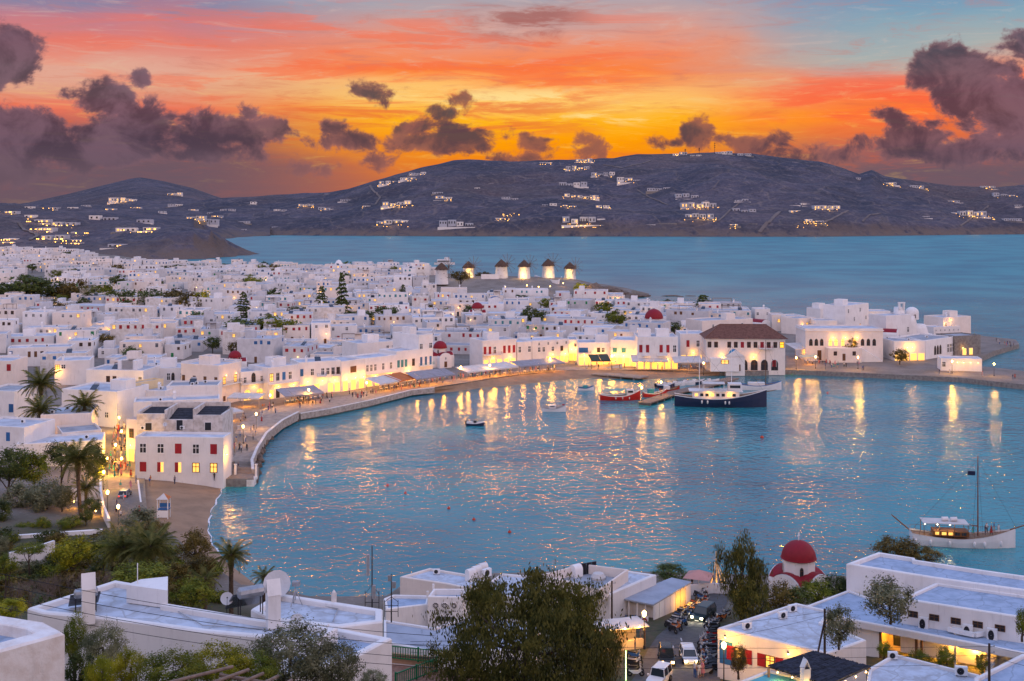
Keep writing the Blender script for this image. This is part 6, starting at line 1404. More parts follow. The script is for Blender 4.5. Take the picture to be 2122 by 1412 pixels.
mast(b, 2.6, 13.2, 1.7, .12, mat('brown_mast', (.22, .075, .03), .5, .15), -5.6, [(8.6, 0, 3.2), (-7.5, 0, 2.6), (2.2, -2, 1.9), (2.2, 2, 1.9), (3.0, -2, 1.9), (3.0, 2, 1.9)])
part(b, 'flag', NAVY, [(1.0, 2.2, -.02, .02, 11.6, 12.3)]); q = MB(); q.tube((7.6, 0, 2.9), (11.2, 0, 4.2), .13, .07, 6); q.obj('bowsprit', GOLD, b)
q = MB(); q.tube((-8.2, 0, 2.1), (-11.0, 0, 4.4), .07, .05, 5); q.tube((-8.2, .9, 2.1), (-11.0, .9, 4.4), .07, .05, 5); q.obj('stern_davit', GOLD, b)
fenders(b, [(-7.5, -1.9, .8), (-5.2, -2.15, .8), (-2.2, -2.25, .75), (1.6, -2.3, .8), (3.2, -2.25, .85), (5.8, -1.85, 1.0)])
for x in (-6.0, -4.0, -2.0): s = MB(); s.lathe([(.001, .1), (.12, 0), (.001, -.1)], 6); o = s.obj('deck_lamp', WBULB, b, (x, -1.2, 3.55)); lamp_light(o, (0, 0, -.3), 60, (1, .75, .35), .15)
GULET = b
# ferry in the channel
b = boat('white catamaran ferry far out in the channel behind the windmills', 921, 549, 21, 7, 2.4, .0, (WHH, NAVY, GREYP), .6, name='ferry', cat='ferry', stern=.95, bow_rake=.1); cb = part(b, 'deckhouse', WHH, [(-7.5, 6, -3, 3, 2.3, 5.6)]); part(cb, 'window_band', GLASS, [(-7, 5.5, -3.05, -3.01, 3.2, 4.4)]); part(b, 'wheelhouse', WHH, [(0, 5, -2.4, 2.4, 5.62, 7.8)]); mast(b, 1, 4, 7.8, .12, GREYP)
# buoys
BU = MB(); BU.lathe([(.001, -.3), (.45, -.1), (.5, .25), (.25, .55), (.001, .62)], 12); BU = BU.mesh('float', mat('orange_red_buoy', (.5, .05, .02), .5, .05), True)
for lb, x, y, s in (('large red mooring buoy right of centre in the bay', 1579, 908, .9), ('little red buoy nearest the lamplit reflections', 803, 1007, .55), ('second little red buoy of the swimming line', 840, 1023, .55), ('third little red buoy of the swimming line', 930, 1055, .6), ('fourth little red buoy of the swimming line', 982, 1078, .6), ('little red buoy nearest the camera', 1056, 1104, .6), ('small dark mooring buoy off the quay', 1715, 815, .6)):
    o = empty('buoy', W(x, y, 0), 0, lb, 'buoy', 'buoys in the bay', s); place('float', BU, o); q = MB(); q.lathe([(.06, .6), (.12, .75), (.06, .9)], 8); q.obj('mooring_ring', IRON, o)
# --- vans and cars on the quay and headland, kept simple at their few pixels
def car_parts(kind):
    L_, Wd, Hh = {'hatch': (3.9, 1.66, 1.45), 'suv': (4.5, 1.85, 1.75), 'jeep': (3.7, 1.65, 1.75), 'van': (4.6, 1.8, 1.95), 'saloon': (4.3, 1.7, 1.42)}[kind]
    hb = Hh*.54; gz = .22; mb = MB()
    prof = {'hatch': [(0, .55), (.02, .78), (.27, .88), (.40, 1.0)], 'suv': [(0, .6), (.02, .86), (.27, .93), (.36, 1.0)], 'jeep': [(0, .65), (.02, .9), (.36, .94), (.40, 1.0)], 'van': [(0, .6), (.04, .86), (.14, .95), (.2, 1.0)], 'saloon': [(0, .55), (.02, .78), (.28, .88), (.42, 1.0)]}[kind]
    low = [(-L_/2, gz+.1), (-L_/2, hb*.72), (-L_/2+.06*L_, hb*.92), (-L_/2+.27*L_, hb), (L_/2-.03*L_, hb), (L_/2, hb*.8), (L_/2, gz+.1)]
    n = len(low); vs = [(x, -Wd/2, z) for x, z in low]+[(x, Wd/2, z) for x, z in low]
    def bend(v): x, y, z = v; k = 1-.10*max(0, (abs(x)/(L_/2))-.78)/.22; return (x, y*k, z)
    vs = [bend(v) for v in vs]
    mb.add(vs, [(i, (i+1) % n, n+(i+1) % n, n+i) for i in range(n)]+[tuple(range(n))[::-1], tuple(range(n, 2*n))], 0)
    a = {'hatch': (.24, .36, .88, .97), 'suv': (.24, .33, .90, .98), 'jeep': (.36, .40, .93, .96), 'van': (.10, .19, .96, .99), 'saloon': (.26, .38, .70, .88)}[kind]
    X = lambda t: -L_/2+t*L_
    cab = MB(); w0, w1 = Wd/2*.93, Wd/2*.78
    cv = [(X(a[0]), -w0, hb), (X(a[3]), -w0, hb), (X(a[3]), w0, hb), (X(a[0]), w0, hb), (X(a[1]), -w1, Hh-.06), (X(a[2]), -w1, Hh-.06), (X(a[2]), w1, Hh-.06), (X(a[1]), w1, Hh-.06)]
    cab.add(cv, [(0, 1, 5, 4), (1, 2, 6, 5), (2, 3, 7, 6), (3, 0, 4, 7), (4, 5, 6, 7)], 0)
    rf = MB(); rf.add([(X(a[1])-.03, -w1-.03, Hh-.06), (X(a[2])+.03, -w1-.03, Hh-.06), (X(a[2])+.03, w1+.03, Hh-.06), (X(a[1])-.03, w1+.03, Hh-.06), (X(a[1])+.1, -w1+.1, Hh), (X(a[2])-.1, -w1+.1, Hh), (X(a[2])-.1, w1-.1, Hh), (X(a[1])+.1, w1-.1, Hh)], [(0, 1, 5, 4), (1, 2, 6, 5), (2, 3, 7, 6), (3, 0, 4, 7), (4, 5, 6, 7)], 0)
    for s in (-1, 1):
        for i, j in ((0, 4), (1, 5)): rf.tube(cv[i] if s < 0 else cv[3-i], cv[j] if s < 0 else cv[11-j], .045, n=4)
        xm = (X(a[1])+X(a[2]))/2; rf.tube((xm, s*w0*1.0, hb), (xm, s*w1*1.0, Hh-.05), .045, n=4)
    wh_ = MB(); wh_.lathe([(.17, -.1), (.31, -.1), (.33, -.05), (.33, .05), (.31, .1), (.17, .1)], 14, mi=0); wh_.lathe([(.001, .06), (.17, .07), (.18, .0)], 10, mi=1); wh_.lathe([(.18, 0), (.17, -.07), (.001, -.06)], 10, mi=1)
    wh_.v = [(x, z, y) for x, y, z in wh_.v]
    return dict(L=L_, W=Wd, H=Hh, hb=hb, body=mb, cab=cab, roof=rf, wheel=wh_)
CARG = mat('car_window', (.02, .03, .04), .08, .05, spec=.7); TYRE = mat('tyre_rubber', (.02, .02, .02), .8, .1); TAIL = mat('tail_light', (.4, .01, .01), .4, .05, emit=(1, .05, .02), es=1.5); HEAD_OFF = mat('headlight_glass', (.6, .6, .6), .15, .02, spec=.6)
CARP = {}
def car(label, pos, rz, kind, paint, head='off', group=None, s=1.0, name='car', cat='car'):
    if kind not in CARP:
        q = car_parts(kind); CARP[kind] = (q, q['wheel'].mesh('wheel', [TYRE, STEEL], True), q['cab'].mesh('glasshouse', CARG))
    q, wm_, gm = CARP[kind]; L_, Wd = q['L'], q['W']
    root = empty(name, pos, rz, label, cat, group, s)
    key = ('b', kind, paint.name)
    if key not in CARP:
        bm_ = q['body'].mesh('body', paint); CARP[key] = (bm_, q['roof'].mesh('roof', paint))
    bo = place('body', CARP[key][0], root); place('windows', gm, root); place('roof', CARP[key][1], root)
    for x in (-L_*.31, L_*.31):
        for y in (-Wd/2+.06, Wd/2-.06): place('wheel', wm_, root, (x, y, .33))
    for y in (-Wd*.34, Wd*.34):
        h = MB(); h.box(-L_/2-.03, -L_/2+.12, y-.16, y+.16, q['hb']*.66, q['hb']*.86); o = h.obj('headlight', HEAD_OFF if head == 'off' else (BULB if head == 'warm' else WBULB), root)
        t = MB(); t.box(L_/2-.1, L_/2+.03, y-.14, y+.14, q['hb']*.6, q['hb']*.88); t.obj('tail_light', TAIL, root)
        if head != 'off': lamp_light(o, (-L_/2-.5, y, q['hb']*.76), 22 if head == 'warm' else 40, (1, .62, .2) if head == 'warm' else (1, .9, .6), .1)
    pl = MB(); pl.box(-L_/2-.015, -L_/2+.02, -.25, .25, gz_ := .34, gz_+.11); pl.obj('number_plate', WHITE, root)
    gr = MB(); gr.box(-L_/2-.01, -L_/2+.02, -.45, .45, q['hb']*.5, q['hb']*.62); gr.obj('grille', IRON, root)
    for y in (-Wd/2-.1, Wd/2+.1): m = MB(); m.box(-L_*.2, -L_*.2+.12, y-.1, y+.1, q['hb']+.02, q['hb']+.18); m.obj('mirror', paint, root)
    return root
CW = mat('white_car_paint', (.72, .72, .72), .25, .03, spec=.6); CG = mat('dark_green_car_paint', (.02, .035, .035), .2, .05, spec=.6); CB = mat('black_car_paint', (.02, .018, .016), .25, .05, spec=.6); CR = mat('red_car_paint', (.35, .02, .02), .25, .05, spec=.6); CS = mat('silver_car_paint', (.4, .41, .43), .25, .05, metal=.5)
car('white van parked left of two on the quay before the arched building', W(1770, 749, 1.6), 2.6, 'van', CW, name='van', cat='van'); car('white van parked right of two on the quay before the arched building', W(1790, 750, 1.6), 2.6, 'van', CW, name='van', cat='van')
for i, (x, y, pt) in enumerate(((1048, 609, CB), (1060, 607, CR), (1072, 605, CW), (1085, 604, CS), (1098, 606, CB), (1108, 605, CS), (1120, 607, CB), (1055, 613, CS), (1066, 612, CB))):
    zg = 8
    for _ in range(4): p = W(x, y, zg); zg = ground(p.x, p.y)
    car(f'{ {CB: "dark", CR: "red", CW: "white", CS: "silver"}[pt]} car parked {"first second third fourth fifth sixth seventh eighth ninth".split()[i]} in the windmill car park', p, rr.uniform(.2, .5), 'hatch', pt, group='cars in the windmill car park')
# --- people
SKIN = mat('skin', (.42, .24, .17), .6, .05); HAIR = mat('dark_hair', (.03, .02, .015), .7, .1)
CLO = {'black': (.02, .02, .025), 'white': (.65, .63, .62), 'red': (.38, .03, .03), 'blue': (.04, .10, .30), 'grey': (.2, .2, .22), 'teal': (.04, .25, .25), 'beige': (.42, .33, .24), 'orange': (.5, .16, .04), 'pink': (.55, .22, .26), 'navy': (.02, .03, .08)}
CLOM = {k: mat('cloth_'+k, v, .85, .1, 4) for k, v in CLO.items()}
def person_shape(pose):
    bm = bmesh.new(); V = {}
    step = .17 if pose == 'walk' else .05
    J = {'pel': (0, 0, .95, .13), 'belly': (0, 0, 1.12, .125), 'chest': (0, 0, 1.32, .14), 'neck': (0, 0, 1.48, .055), 'jaw': (0, -.01, 1.56, .08), 'head': (0, -.01, 1.66, .105), 'top': (0, 0, 1.73, .07),
         'lsh': (-.17, 0, 1.42, .065), 'lel': (-.23, .03, 1.16, .045), 'lwr': (-.22, -.08 if pose == 'walk' else 0, .93, .035), 'lha': (-.22, -.10, .84, .04), 'rsh': (.17, 0, 1.42, .065), 'rel': (.23, .03, 1.16, .045), 'rwr': (.23, .07 if pose == 'walk' else -.05, .94, .035), 'rha': (.23, .06, .85, .04),
         'lhi': (-.09, 0, .88, .095), 'lkn': (-.1, -step*.6, .5, .065), 'lan': (-.1, -step*.5, .09, .045), 'lto': (-.1, -step*.5-.14, .04, .04), 'rhi': (.09, 0, .88, .095), 'rkn': (.1, step*.3, .5, .065), 'ran': (.1, step, .1, .045), 'rto': (.1, step-.14, .04, .04)}
    for k, (x, y, z, r) in J.items(): V[k] = bm.verts.new((x, y, z))
    for a, b in (('pel', 'belly'), ('belly', 'chest'), ('chest', 'neck'), ('neck', 'jaw'), ('jaw', 'head'), ('head', 'top'), ('chest', 'lsh'), ('lsh', 'lel'), ('lel', 'lwr'), ('lwr', 'lha'), ('chest', 'rsh'), ('rsh', 'rel'), ('rel', 'rwr'), ('rwr', 'rha'), ('pel', 'lhi'), ('lhi', 'lkn'), ('lkn', 'lan'), ('lan', 'lto'), ('pel', 'rhi'), ('rhi', 'rkn'), ('rkn', 'ran'), ('ran', 'rto')): bm.edges.new((V[a], V[b]))
    me = bpy.data.meshes.new('person_skeleton'); bm.to_mesh(me); bm.free()
    o = bpy.data.objects.new('person_skeleton', me); COL.objects.link(o); o.modifiers.new('skin', 'SKIN')
    for v, (k, j) in zip(me.skin_vertices[0].data, J.items()): v.radius = (j[3], j[3]*(.8 if k in ('belly', 'chest', 'pel') else 1))
    me.skin_vertices[0].data[0].use_root = True
    o.modifiers.new('sub', 'SUBSURF').levels = 1
    dg = bpy.context.evaluated_depsgraph_get(); ev = o.evaluated_get(dg); src = ev.to_mesh(); vs = [tuple(v.co) for v in src.vertices]; fs = [tuple(p.vertices) for p in src.polygons]; ev.to_mesh_clear()
    bpy.data.objects.remove(o); bpy.data.meshes.remove(me); return vs, fs
SHAPES = [person_shape('walk'), person_shape('stand')]
def person_mesh(si, top, bottom, short, dress):
    vs, fs = SHAPES[si]; mb = MB(); mb.add(vs, fs)
    for i, f in enumerate(fs):
        c = sum((Vector(vs[k]) for k in f), Vector())/len(f); arm = abs(c.x) > .185 and c.z < 1.40 and c.z > .78
        if c.z > 1.5: m = 1 if (c.z > 1.68 or c.y > .03) else 0
        elif arm: m = 2 if c.z > 1.24 else 0
        elif c.z > .98: m = 2
        elif c.z > (.42 if short else .08): m = 2 if dress and c.z > .5 else 3
        else: m = 0 if c.z > .08 else 4
        mb.mi[i] = m
    if dress: mb.lathe([(.15, 1.05), (.2, .75), (.27, .48)], 12, mi=2)
    return mb.mesh('person', [SKIN, HAIR, CLOM[top], CLOM[bottom], IRON], True)
PV = [(t, b, person_mesh(i % 2, t, b, i % 3 == 0, i in (2, 6, 9))) for i, (t, b) in enumerate((('black', 'beige'), ('white', 'blue'), ('red', 'black'), ('blue', 'beige'), ('white', 'black'), ('grey', 'navy'), ('teal', 'black'), ('navy', 'grey'), ('orange', 'beige'), ('pink', 'white'), ('black', 'black'), ('beige', 'navy'), ('white', 'white'), ('navy', 'blue')))]
pr = random.Random(99); NP = [0]
def person_at(x, y, z, where, label=None, v=None, rz=None, grp=None, s=1.0):
    p = W(x, y, z) if not isinstance(x, Vector) else x
    k = pr.randrange(len(PV)) if v is None else v; t, b, me = PV[k]; NP[0] += 1
    o = place('person', me, None, p, (0, 0, pr.uniform(0, 6.28) if rz is None else rz), (s*pr.uniform(.94, 1.04),)*3)
    dress = k in (2, 6, 9)
    return tag(o, label or (f'person in {t} dress {where}' if dress else f'person in {t} top and {b} {"shorts" if k % 3 == 0 else "trousers"} {where}'), 'person', grp or 'people '+where)
def crowd(poly, n, z, where):
    xs = [p[0] for p in poly]; ys = [p[1] for p in poly]; k = 0
    while k < n:
        x, y = pr.uniform(min(xs), max(xs)), pr.uniform(min(ys), max(ys))
        if not in_poly(x, y, poly): continue
        if z == 'g':
            zz = 6
            for _ in range(4): p = W(x, y, zz); zz = ground(p.x, p.y)
        else: zz = z
        person_at(x, y, zz, where); k += 1
crowd([(222, 992), (274, 992), (264, 930), (258, 880), (240, 880), (228, 940)], 52, 'g', 'in the crowded alley')
crowd([(238, 1000), (286, 1000), (292, 1078), (232, 1078)], 9, 2.0, 'on the beach street')
crowd([(474, 944), (512, 944), (530, 905), (556, 878), (590, 852), (560, 842), (490, 872)], 30, 1.6, 'on the near promenade')
crowd([(600, 852), (760, 825), (760, 812), (600, 830)], 38, 1.6, 'on the middle promenade')
crowd([(765, 822), (960, 790), (960, 781), (765, 806)], 42, 1.6, 'before the promenade restaurants')
crowd([(968, 784), (1180, 766), (1180, 758), (968, 774)], 38, 1.6, 'under the far beach awnings')
crowd([(1185, 766), (1500, 768), (1500, 758), (1185, 757)], 30, 1.6, 'at the harbour square')
crowd([(1640, 766), (1800, 770), (1800, 755), (1650, 752)], 20, 1.6, 'on the quay by the arched building')
crowd([(1930, 778), (2120, 790), (2120, 784), (1950, 774)], 6, 1.6, 'out on the pier')
crowd([(2062, 708), (2104, 716), (2100, 722), (2062, 712)], 10, 1.7, 'on the sea wall at the point')
crowd([(940, 597), (1098, 592), (1098, 584), (1000, 586), (940, 592)], 22, 'g', 'on the windmill headland')
for x, y, lb, v in ((362, 1004, 'person walking alone along the warehouse wall on the sand', 5), (394, 990, 'person in red dress against the warehouse wall', 2), (423, 994, 'person in white by the warehouse wall', 12), (444, 996, 'person in dark clothes at the water corner of the warehouse', 10), (312, 1003, 'person standing on the sand near the street railing', 8), (310, 1008, 'second person on the sand near the street railing', 3), (485, 972, 'person on the steps beside the warehouse', 10), (494, 975, 'person in the middle of the steps', 7), (486, 940, 'person above the steps walking away', 8), (500, 938, 'person in pale clothes above the steps', 4)): person_at(x, y, 1.7, '', lb, v, grp='people by the warehouse')
for i, (dx, dy) in enumerate(((3.6, -.8), (4.1, .6), (4.6, -.4), (5.2, .3), (5.7, -.6), (1.6, -1.2))):
    p = GULET.matrix_basis @ Vector((dx, dy, 2.0 if dx < 5 else 2.25)); person_at(p, 0, 0, 'on the deck of the sailing boat', v=(7, 4, 2, 3, 12, 6)[i])
# --- beach furniture
def lifeguard():
    root = empty('lifeguard_stand', W(337, 1074, 1.5), 0, 'white wooden lifeguard stand with small striped roof on the sand', 'lifeguard stand')
    for x in (-.9, .9):
        for y in (0, 1.4): m = MB(); m.box(-.07, .07, -.07, .07, -.3, 3.4); m.obj('leg', WHITE, root, (x, y, 0))
    part(root, 'skirt_board', WHITE, [(-1, 1, -.08, -.02, .1, 1.3)]); part(root, 'platform', BLUE, [(-1, 1, -.1, 1.5, 1.4, 1.5)]); part(root, 'back_board', BLUE, [(-.9, .9, 1.32, 1.4, 1.6, 2.3)])
    m = MB()
    for i in range(4): a = PI/2*i; b_ = a+PI/2; m.add([(1.5*math.cos(a+PI/4), .7+1.5*math.sin(a+PI/4), 3.3), (1.5*math.cos(b_+PI/4), .7+1.5*math.sin(b_+PI/4), 3.3), (0, .7, 4.2)], [(0, 1, 2)], i % 2)
    m.obj('roof', [CANV, CANVO], root)
lifeguard()
car('silver car with lit tail lights driving up the beach street', W(259, 1030, 2.0), -PI/2+.05, 'hatch', CS)
low_wall('garden_wall', 'white curved wall between the park and the beach street', [(208, 1020), (209, 1045), (214, 1075), (226, 1105)], 2.4, .4, zf=2.2)
low_wall('garden_wall', 'long white terrace wall with plants below the park', [(38, 1122), (120, 1116), (212, 1110)], 1.0, .6, zf=3.0)
low_wall('garden_wall', 'white garden wall sloping down at the left', [(20, 1172), (70, 1160), (112, 1146)], 1.8, .4, zf=5.6)
low_wall('railing_wall', 'low white kerb wall along the beach side of the street', [(286, 1000), (291, 1040), (297, 1080)], .5, .3, zf=1.8)
low_wall('park_wall', 'white wall behind the park trees', [(130, 1040), (205, 1032)], 2.2, .4, zf=2.4)
strip('street', [(222, 985), (226, 1020), (228, 1060), (236, 1100)], [(284, 994), (290, 1040), (296, 1080), (300, 1104)], mat('worn_paving', (.33, .25, .21), .9, .15, .8, .2, 3), 2.02)
pt = empty('garden_lamp', W(155, 1052, 2.4), 0, 'warm lamp on the white wall beside the park palm', 'lamp'); q = MB(); q.lathe([(.001, .2), (.15, 0), (.001, -.2)], 8); q.obj('bulb', BULB, pt, (0, -.4, 1.2)); lamp_light(pt, (0, -1, 1.3), 260)
pt = empty('garden_lamp', W(200, 1072, 2.4), 0, 'orange lamp by the steps under the blue white wall', 'lamp'); q = MB(); q.lathe([(.001, .2), (.15, 0), (.001, -.2)], 8); q.obj('bulb', BULB, pt, (0, -.4, 1.2)); lamp_light(pt, (0, -1, 1.3), 260)
# ================================================================== FAR HILLSIDE VILLAS
VILL = [(845, 374, 34, 1), (865, 364, 36, 1), (806, 382, 40, 1), (720, 389, 18, 0), (909, 402, 26, 0), (919, 415, 36, 1), (718, 418, 30, 0), (822, 428, 60, 3), (812, 468, 70, 2), (946, 470, 72, 0), (1058, 415, 38, 0), (1040, 456, 26, 2), (1073, 444, 20, 1), (1052, 446, 18, 2), (1139, 428, 32, 0), (1129, 466, 20, 0), (1188, 387, 60, 0), (1190, 410, 40, 2), (1222, 412, 36, 2), (1211, 466, 90, 3),
        (1198, 353, 50, 2), (1251, 366, 50, 1), (1304, 378, 48, 1), (1366, 396, 50, 0), (1132, 340, 28, 1), (1343, 465, 25, 0), (1383, 462, 34, 0), (1211, 336, 36, 2), (1410, 322, 30, 1), (1444, 325, 25, 0), (1502, 321, 36, 0), (1544, 324, 30, 0), (1425, 412, 48, 0), (1471, 415, 15, 0), (1538, 418, 30, 0), (1451, 432, 78, 3), (1546, 442, 50, 0), (1451, 454, 60, 2), (1522, 468, 20, 1), (1556, 463, 20, 0), (1647, 425, 17, 0),
        (1675, 427, 28, 0), (1652, 440, 26, 1), (1716, 436, 60, 3), (1689, 462, 40, 3), (1774, 373, 24, 0), (1842, 384, 38, 2), (1903, 391, 34, 1), (1975, 420, 34, 1), (2084, 409, 44, 1), (2012, 450, 76, 3), (2101, 459, 40, 0), (1920, 452, 16, 0), (2111, 428, 14, 0), (2050, 392, 30, 2), (1650, 470, 20, 1), (1180, 430, 30, 2), (1250, 432, 30, 2),
        (211, 458, 56, 0), (297, 462, 36, 0), (260, 480, 45, 1), (244, 513, 56, 1), (254, 420, 56, 3), (360, 405, 30, 2), (109, 434, 24, 1), (363, 429, 32, 0), (405, 457, 46, 2), (425, 465, 54, 0), (505, 463, 30, 0), (505, 478, 11, 0), (571, 474, 18, 0), (607, 478, 10, 0), (633, 429, 32, 2), (577, 438, 26, 0), (518, 424, 28, 0), (472, 438, 32, 0), (20, 442, 28, 2), (59, 431, 18, 0), (145, 433, 18, 0),
        (178, 428, 22, 0), (336, 441, 18, 0), (432, 444, 12, 0), (680, 405, 18, 0), (676, 438, 38, 1), (16, 500, 34, 2), (310, 478, 30, 2), (90, 478, 40, 3), (130, 470, 50, 3), (165, 486, 44, 3), (110, 498, 56, 3), (150, 502, 44, 3), (85, 462, 36, 2), (60, 452, 24, 1), (225, 436, 22, 1), (280, 432, 24, 2), (450, 450, 20, 1), (400, 436, 22, 1), (1015, 380, 12, 0), (990, 392, 14, 0), (760, 430, 16, 1)]
VL = []
VP = mat('haze_dulled_white_plaster', (.44, .45, .50), .9, .08, .05); VB = mat('amber_bulb', (.8, .5, .2), .5, 0, emit=(1.0, .46, .07), es=7.0); VLIT = mat('amber_window', (.8, .5, .2), .5, 0, emit=(1.0, .45, .06), es=1.5)  # villa white is greyed and blued in its colour to stand for haze
def villa(x, y, wpx, lit, i):
    d = far_hit(x, y)
    if d is None: return
    k = d/F; w = wpx*k; r = random.Random(i*7+1); b = WD(x, y, d); root = empty('hillside_villa', (b.x, b.y, b.z-1.0), r.uniform(-.15, .15))
    n = max(1, min(5, int(w/16))); x0 = -w/2; hs = min(14, max(5, w*.16))
    for j in range(n):
        ww = w/n*r.uniform(.75, 1.0); h = hs*r.uniform(.7, 1.15); dz = r.uniform(0, 4) if n > 1 else 0; yy = r.uniform(0, 10)
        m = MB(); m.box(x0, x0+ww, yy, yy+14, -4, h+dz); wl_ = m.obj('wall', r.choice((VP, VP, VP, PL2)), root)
        q = max(2, int(ww/6))
        for e in range(q):
            c = MB(); xx = x0+ww*(e+.5)/q; ly = lit and r.random() < (.28, .5, .6)[lit-1]
            c.box(xx-1.2, xx+1.2, yy-.35, yy-.02, dz+h*.35, dz+h*.75); c.obj('window', VLIT if ly else DARK, root)
        x0 += w/n
    t = MB(); t.box(-w/2-3, w/2+3, -7, -5.5, -9, .2); t.obj('terrace_wall', STONE if r.random() < .5 else PL2, root)
    if lit:
        lm = MB(); lm.lathe([(.001, 1.1), (.9, 0), (.001, -.9)], 6); me = lm.mesh('terrace_lamp', VB)
        for e in range((0, 6, 13, 22)[lit]): place('terrace_lamp', me, root, (r.uniform(-.6, .6)*w, r.uniform(-16, -7), r.choice((-6, -2, 1.6))+1.2), (0, 0, 0), (r.uniform(.6, .95),)*3)
        if lit >= 2: lamp_light(root, (0, -16, 6), 3500*(w/50), (1, .55, .12), 1.0)
    VL.append((root, x, y, wpx, lit))
for i, v in enumerate(VILL): villa(*v, i)
def label_villas():
    b = {}
    for root, x, y, w, lit in VL:
        size = 'long' if w > 44 else 'small' if w < 24 else 'medium'
        st = ('unlit', 'dimly lit', 'warmly lit', 'brightly lit')[lit]
        hill = 'left headland' if (x < 330 and y > 445) else 'left mountain foot' if x < 460 else 'far hill'
        zone = ('ridge of the ' if y < 345 else 'upper slope of the ' if y < 400 else 'middle slope of the ' if y < 440 else 'lower slope of the ') if hill == 'far hill' else ''
        b.setdefault((size, st, hill, zone), []).append((x, root))
    O = ['leftmost', 'second from left', 'third from left', 'fourth from left', 'fifth from left', 'sixth from left', 'seventh from left', 'eighth from left', 'ninth from left']
    for (size, st, hill, zone), l in b.items():
        l.sort(key=lambda q: q[0])
        for i, (x, o) in enumerate(l): tag(o, f'{size} {st} white villa, {O[i]+" " if len(l) > 1 else ""}on the {zone}{hill}', 'villa', 'villas on the far hills')
label_villas()
for i, (x, yb, h, lb) in enumerate(((1481, 318, 24, 'tall radio mast on the ridge of the far hill'), (1449, 320, 14, 'shorter radio mast left of the tall one on the ridge'), (1420, 320, 12, 'left small mast on the ridge of the far hill'))):
    d = DR-40; p = WD(x, yb, d); root = empty('radio_mast', p, 0, lb, 'mast', 'masts on the ridge'); k = d/F
    q = MB(); q.tube((0, 0, -3), (0, 0, h*k), .9, .4, 4); q.obj('pole', IRON, root); q = MB()
    for j in range(3): q.box(-2.2, 2.2, -.4, .4, h*k*(.5+.15*j), h*k*(.5+.15*j)+1.6)
    q.obj('antenna_bracket', IRON, root)
TRACK = mat('pale_track', (.17, .14, .13), .95, .15, .02)
def hill_track(pts, wd):
    P = []
    for a, b in zip(pts, pts[1:]):
        for j in range(8):
            x, y = a[0]+(b[0]-a[0])*j/8, a[1]+(b[1]-a[1])*j/8; d = far_hit(x, y)
            if d: P.append(Vector((XD(x, d), d, far_ground(x, d)+1.0)))
    if len(P) < 3: return
    rows = [[], [], []]
    for i, p in enumerate(P):
        t = (P[min(i+1, len(P)-1)]-P[max(i-1, 0)]).to_2d().normalized(); n = Vector((-t.y, t.x))*wd*.55
        for q, s in zip(rows, (-1, 0, 1)):
            v = p.to_2d()+n*s; x = CX+v.x*F/v.y; q.append(Vector((v.x, v.y, far_ground(x, v.y)+1.2)))
    sheet('road', rows, TRACK)
for pts, wd in (([(1250, 343), (1290, 349), (1330, 340), (1350, 334)], 5), ([(1574, 482), (1600, 455), (1618, 438)], 7), ([(1700, 470), (1730, 452), (1762, 436)], 5), ([(1788, 460), (1800, 448), (1830, 442)], 4), ([(1486, 462), (1510, 440), (1535, 420)], 4), ([(778, 425), (788, 410), (772, 395), (765, 383)], 5), ([(1320, 395), (1345, 410), (1390, 428)], 4), ([(1990, 470), (2035, 438), (2050, 428)], 4), ([(60, 500), (80, 490), (50, 478), (36, 462)], 4)): hill_track(pts, wd)
# the white rounded cone standing in the back row of the town
p = W(702, 567, 9.0); root = empty('white_mill_tower', p, 0, 'white rounded mill tower without cap in the back row of the town', 'tower'); q = MB(); q.lathe([(4.4, -3), (4.0, 3), (3.2, 7), (1.6, 9.6), (.01, 10.4)], 20); q.obj('tower', PL, root, smooth=True); pane_at(root, 'x', 0, -4.0, 3, .9, 1.4)
# ================================================================== NEAR SHORE AND FOREGROUND
FG = 'flat roofed houses of the foreground'
def flat(label, pts, z, zb=None, par=.35, t=.4, wm=None, rm=None, name='house', cat='house', group=FG):
    """House by its roof outline in the photograph (parapet top at height z)."""
    wm = wm or PL; rm = rm or ROOF
    P = ccw([W(x, y, z).to_2d() for x, y in pts]); c = sum(P, Vector((0, 0)))/len(P); P = [p-c for p in P]
    zb = (min(ground(p.x+c.x, p.y+c.y) for p in P)-1.5) if zb is None else zb
    root = empty(name, (c.x, c.y, zb), 0, label, cat, group); n = len(P); I = inset(P, t); C = inset(P, .09); h = z-zb
    mb = MB(); vs = []
    for pts_, zz in ((P, 0), (P, h-.10), (C, h), (inset(P, t-.05), h), (I, h-.05), (I, h-par)): vs += [(p.x, p.y, zz) for p in pts_]
    for l in range(5): mb.f += [(l*n+i, l*n+(i+1) % n, (l+1)*n+(i+1) % n, (l+1)*n+i) for i in range(n)]
    mb.v = vs; mb.mi = [0]*len(mb.f); mb.obj('wall', wm, root)
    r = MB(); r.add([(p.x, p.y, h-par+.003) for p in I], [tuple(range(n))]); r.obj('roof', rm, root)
    root['h'] = h; return root
def on(root, x, y, z):
    """point on the plane z in the frame of a house"""
    return W(x, y, z)-Vector(root.location)
WROOF = mat('stained_white_roof', (.54, .60, .69), .9, .1, .9, .2, 1.5, col2=(.40, .43, .48)); WROOFB = mat('pale_blue_grey_roof', (.37, .46, .60), .9, .1, .7, .15, 1.5, col2=(.28, .36, .48))
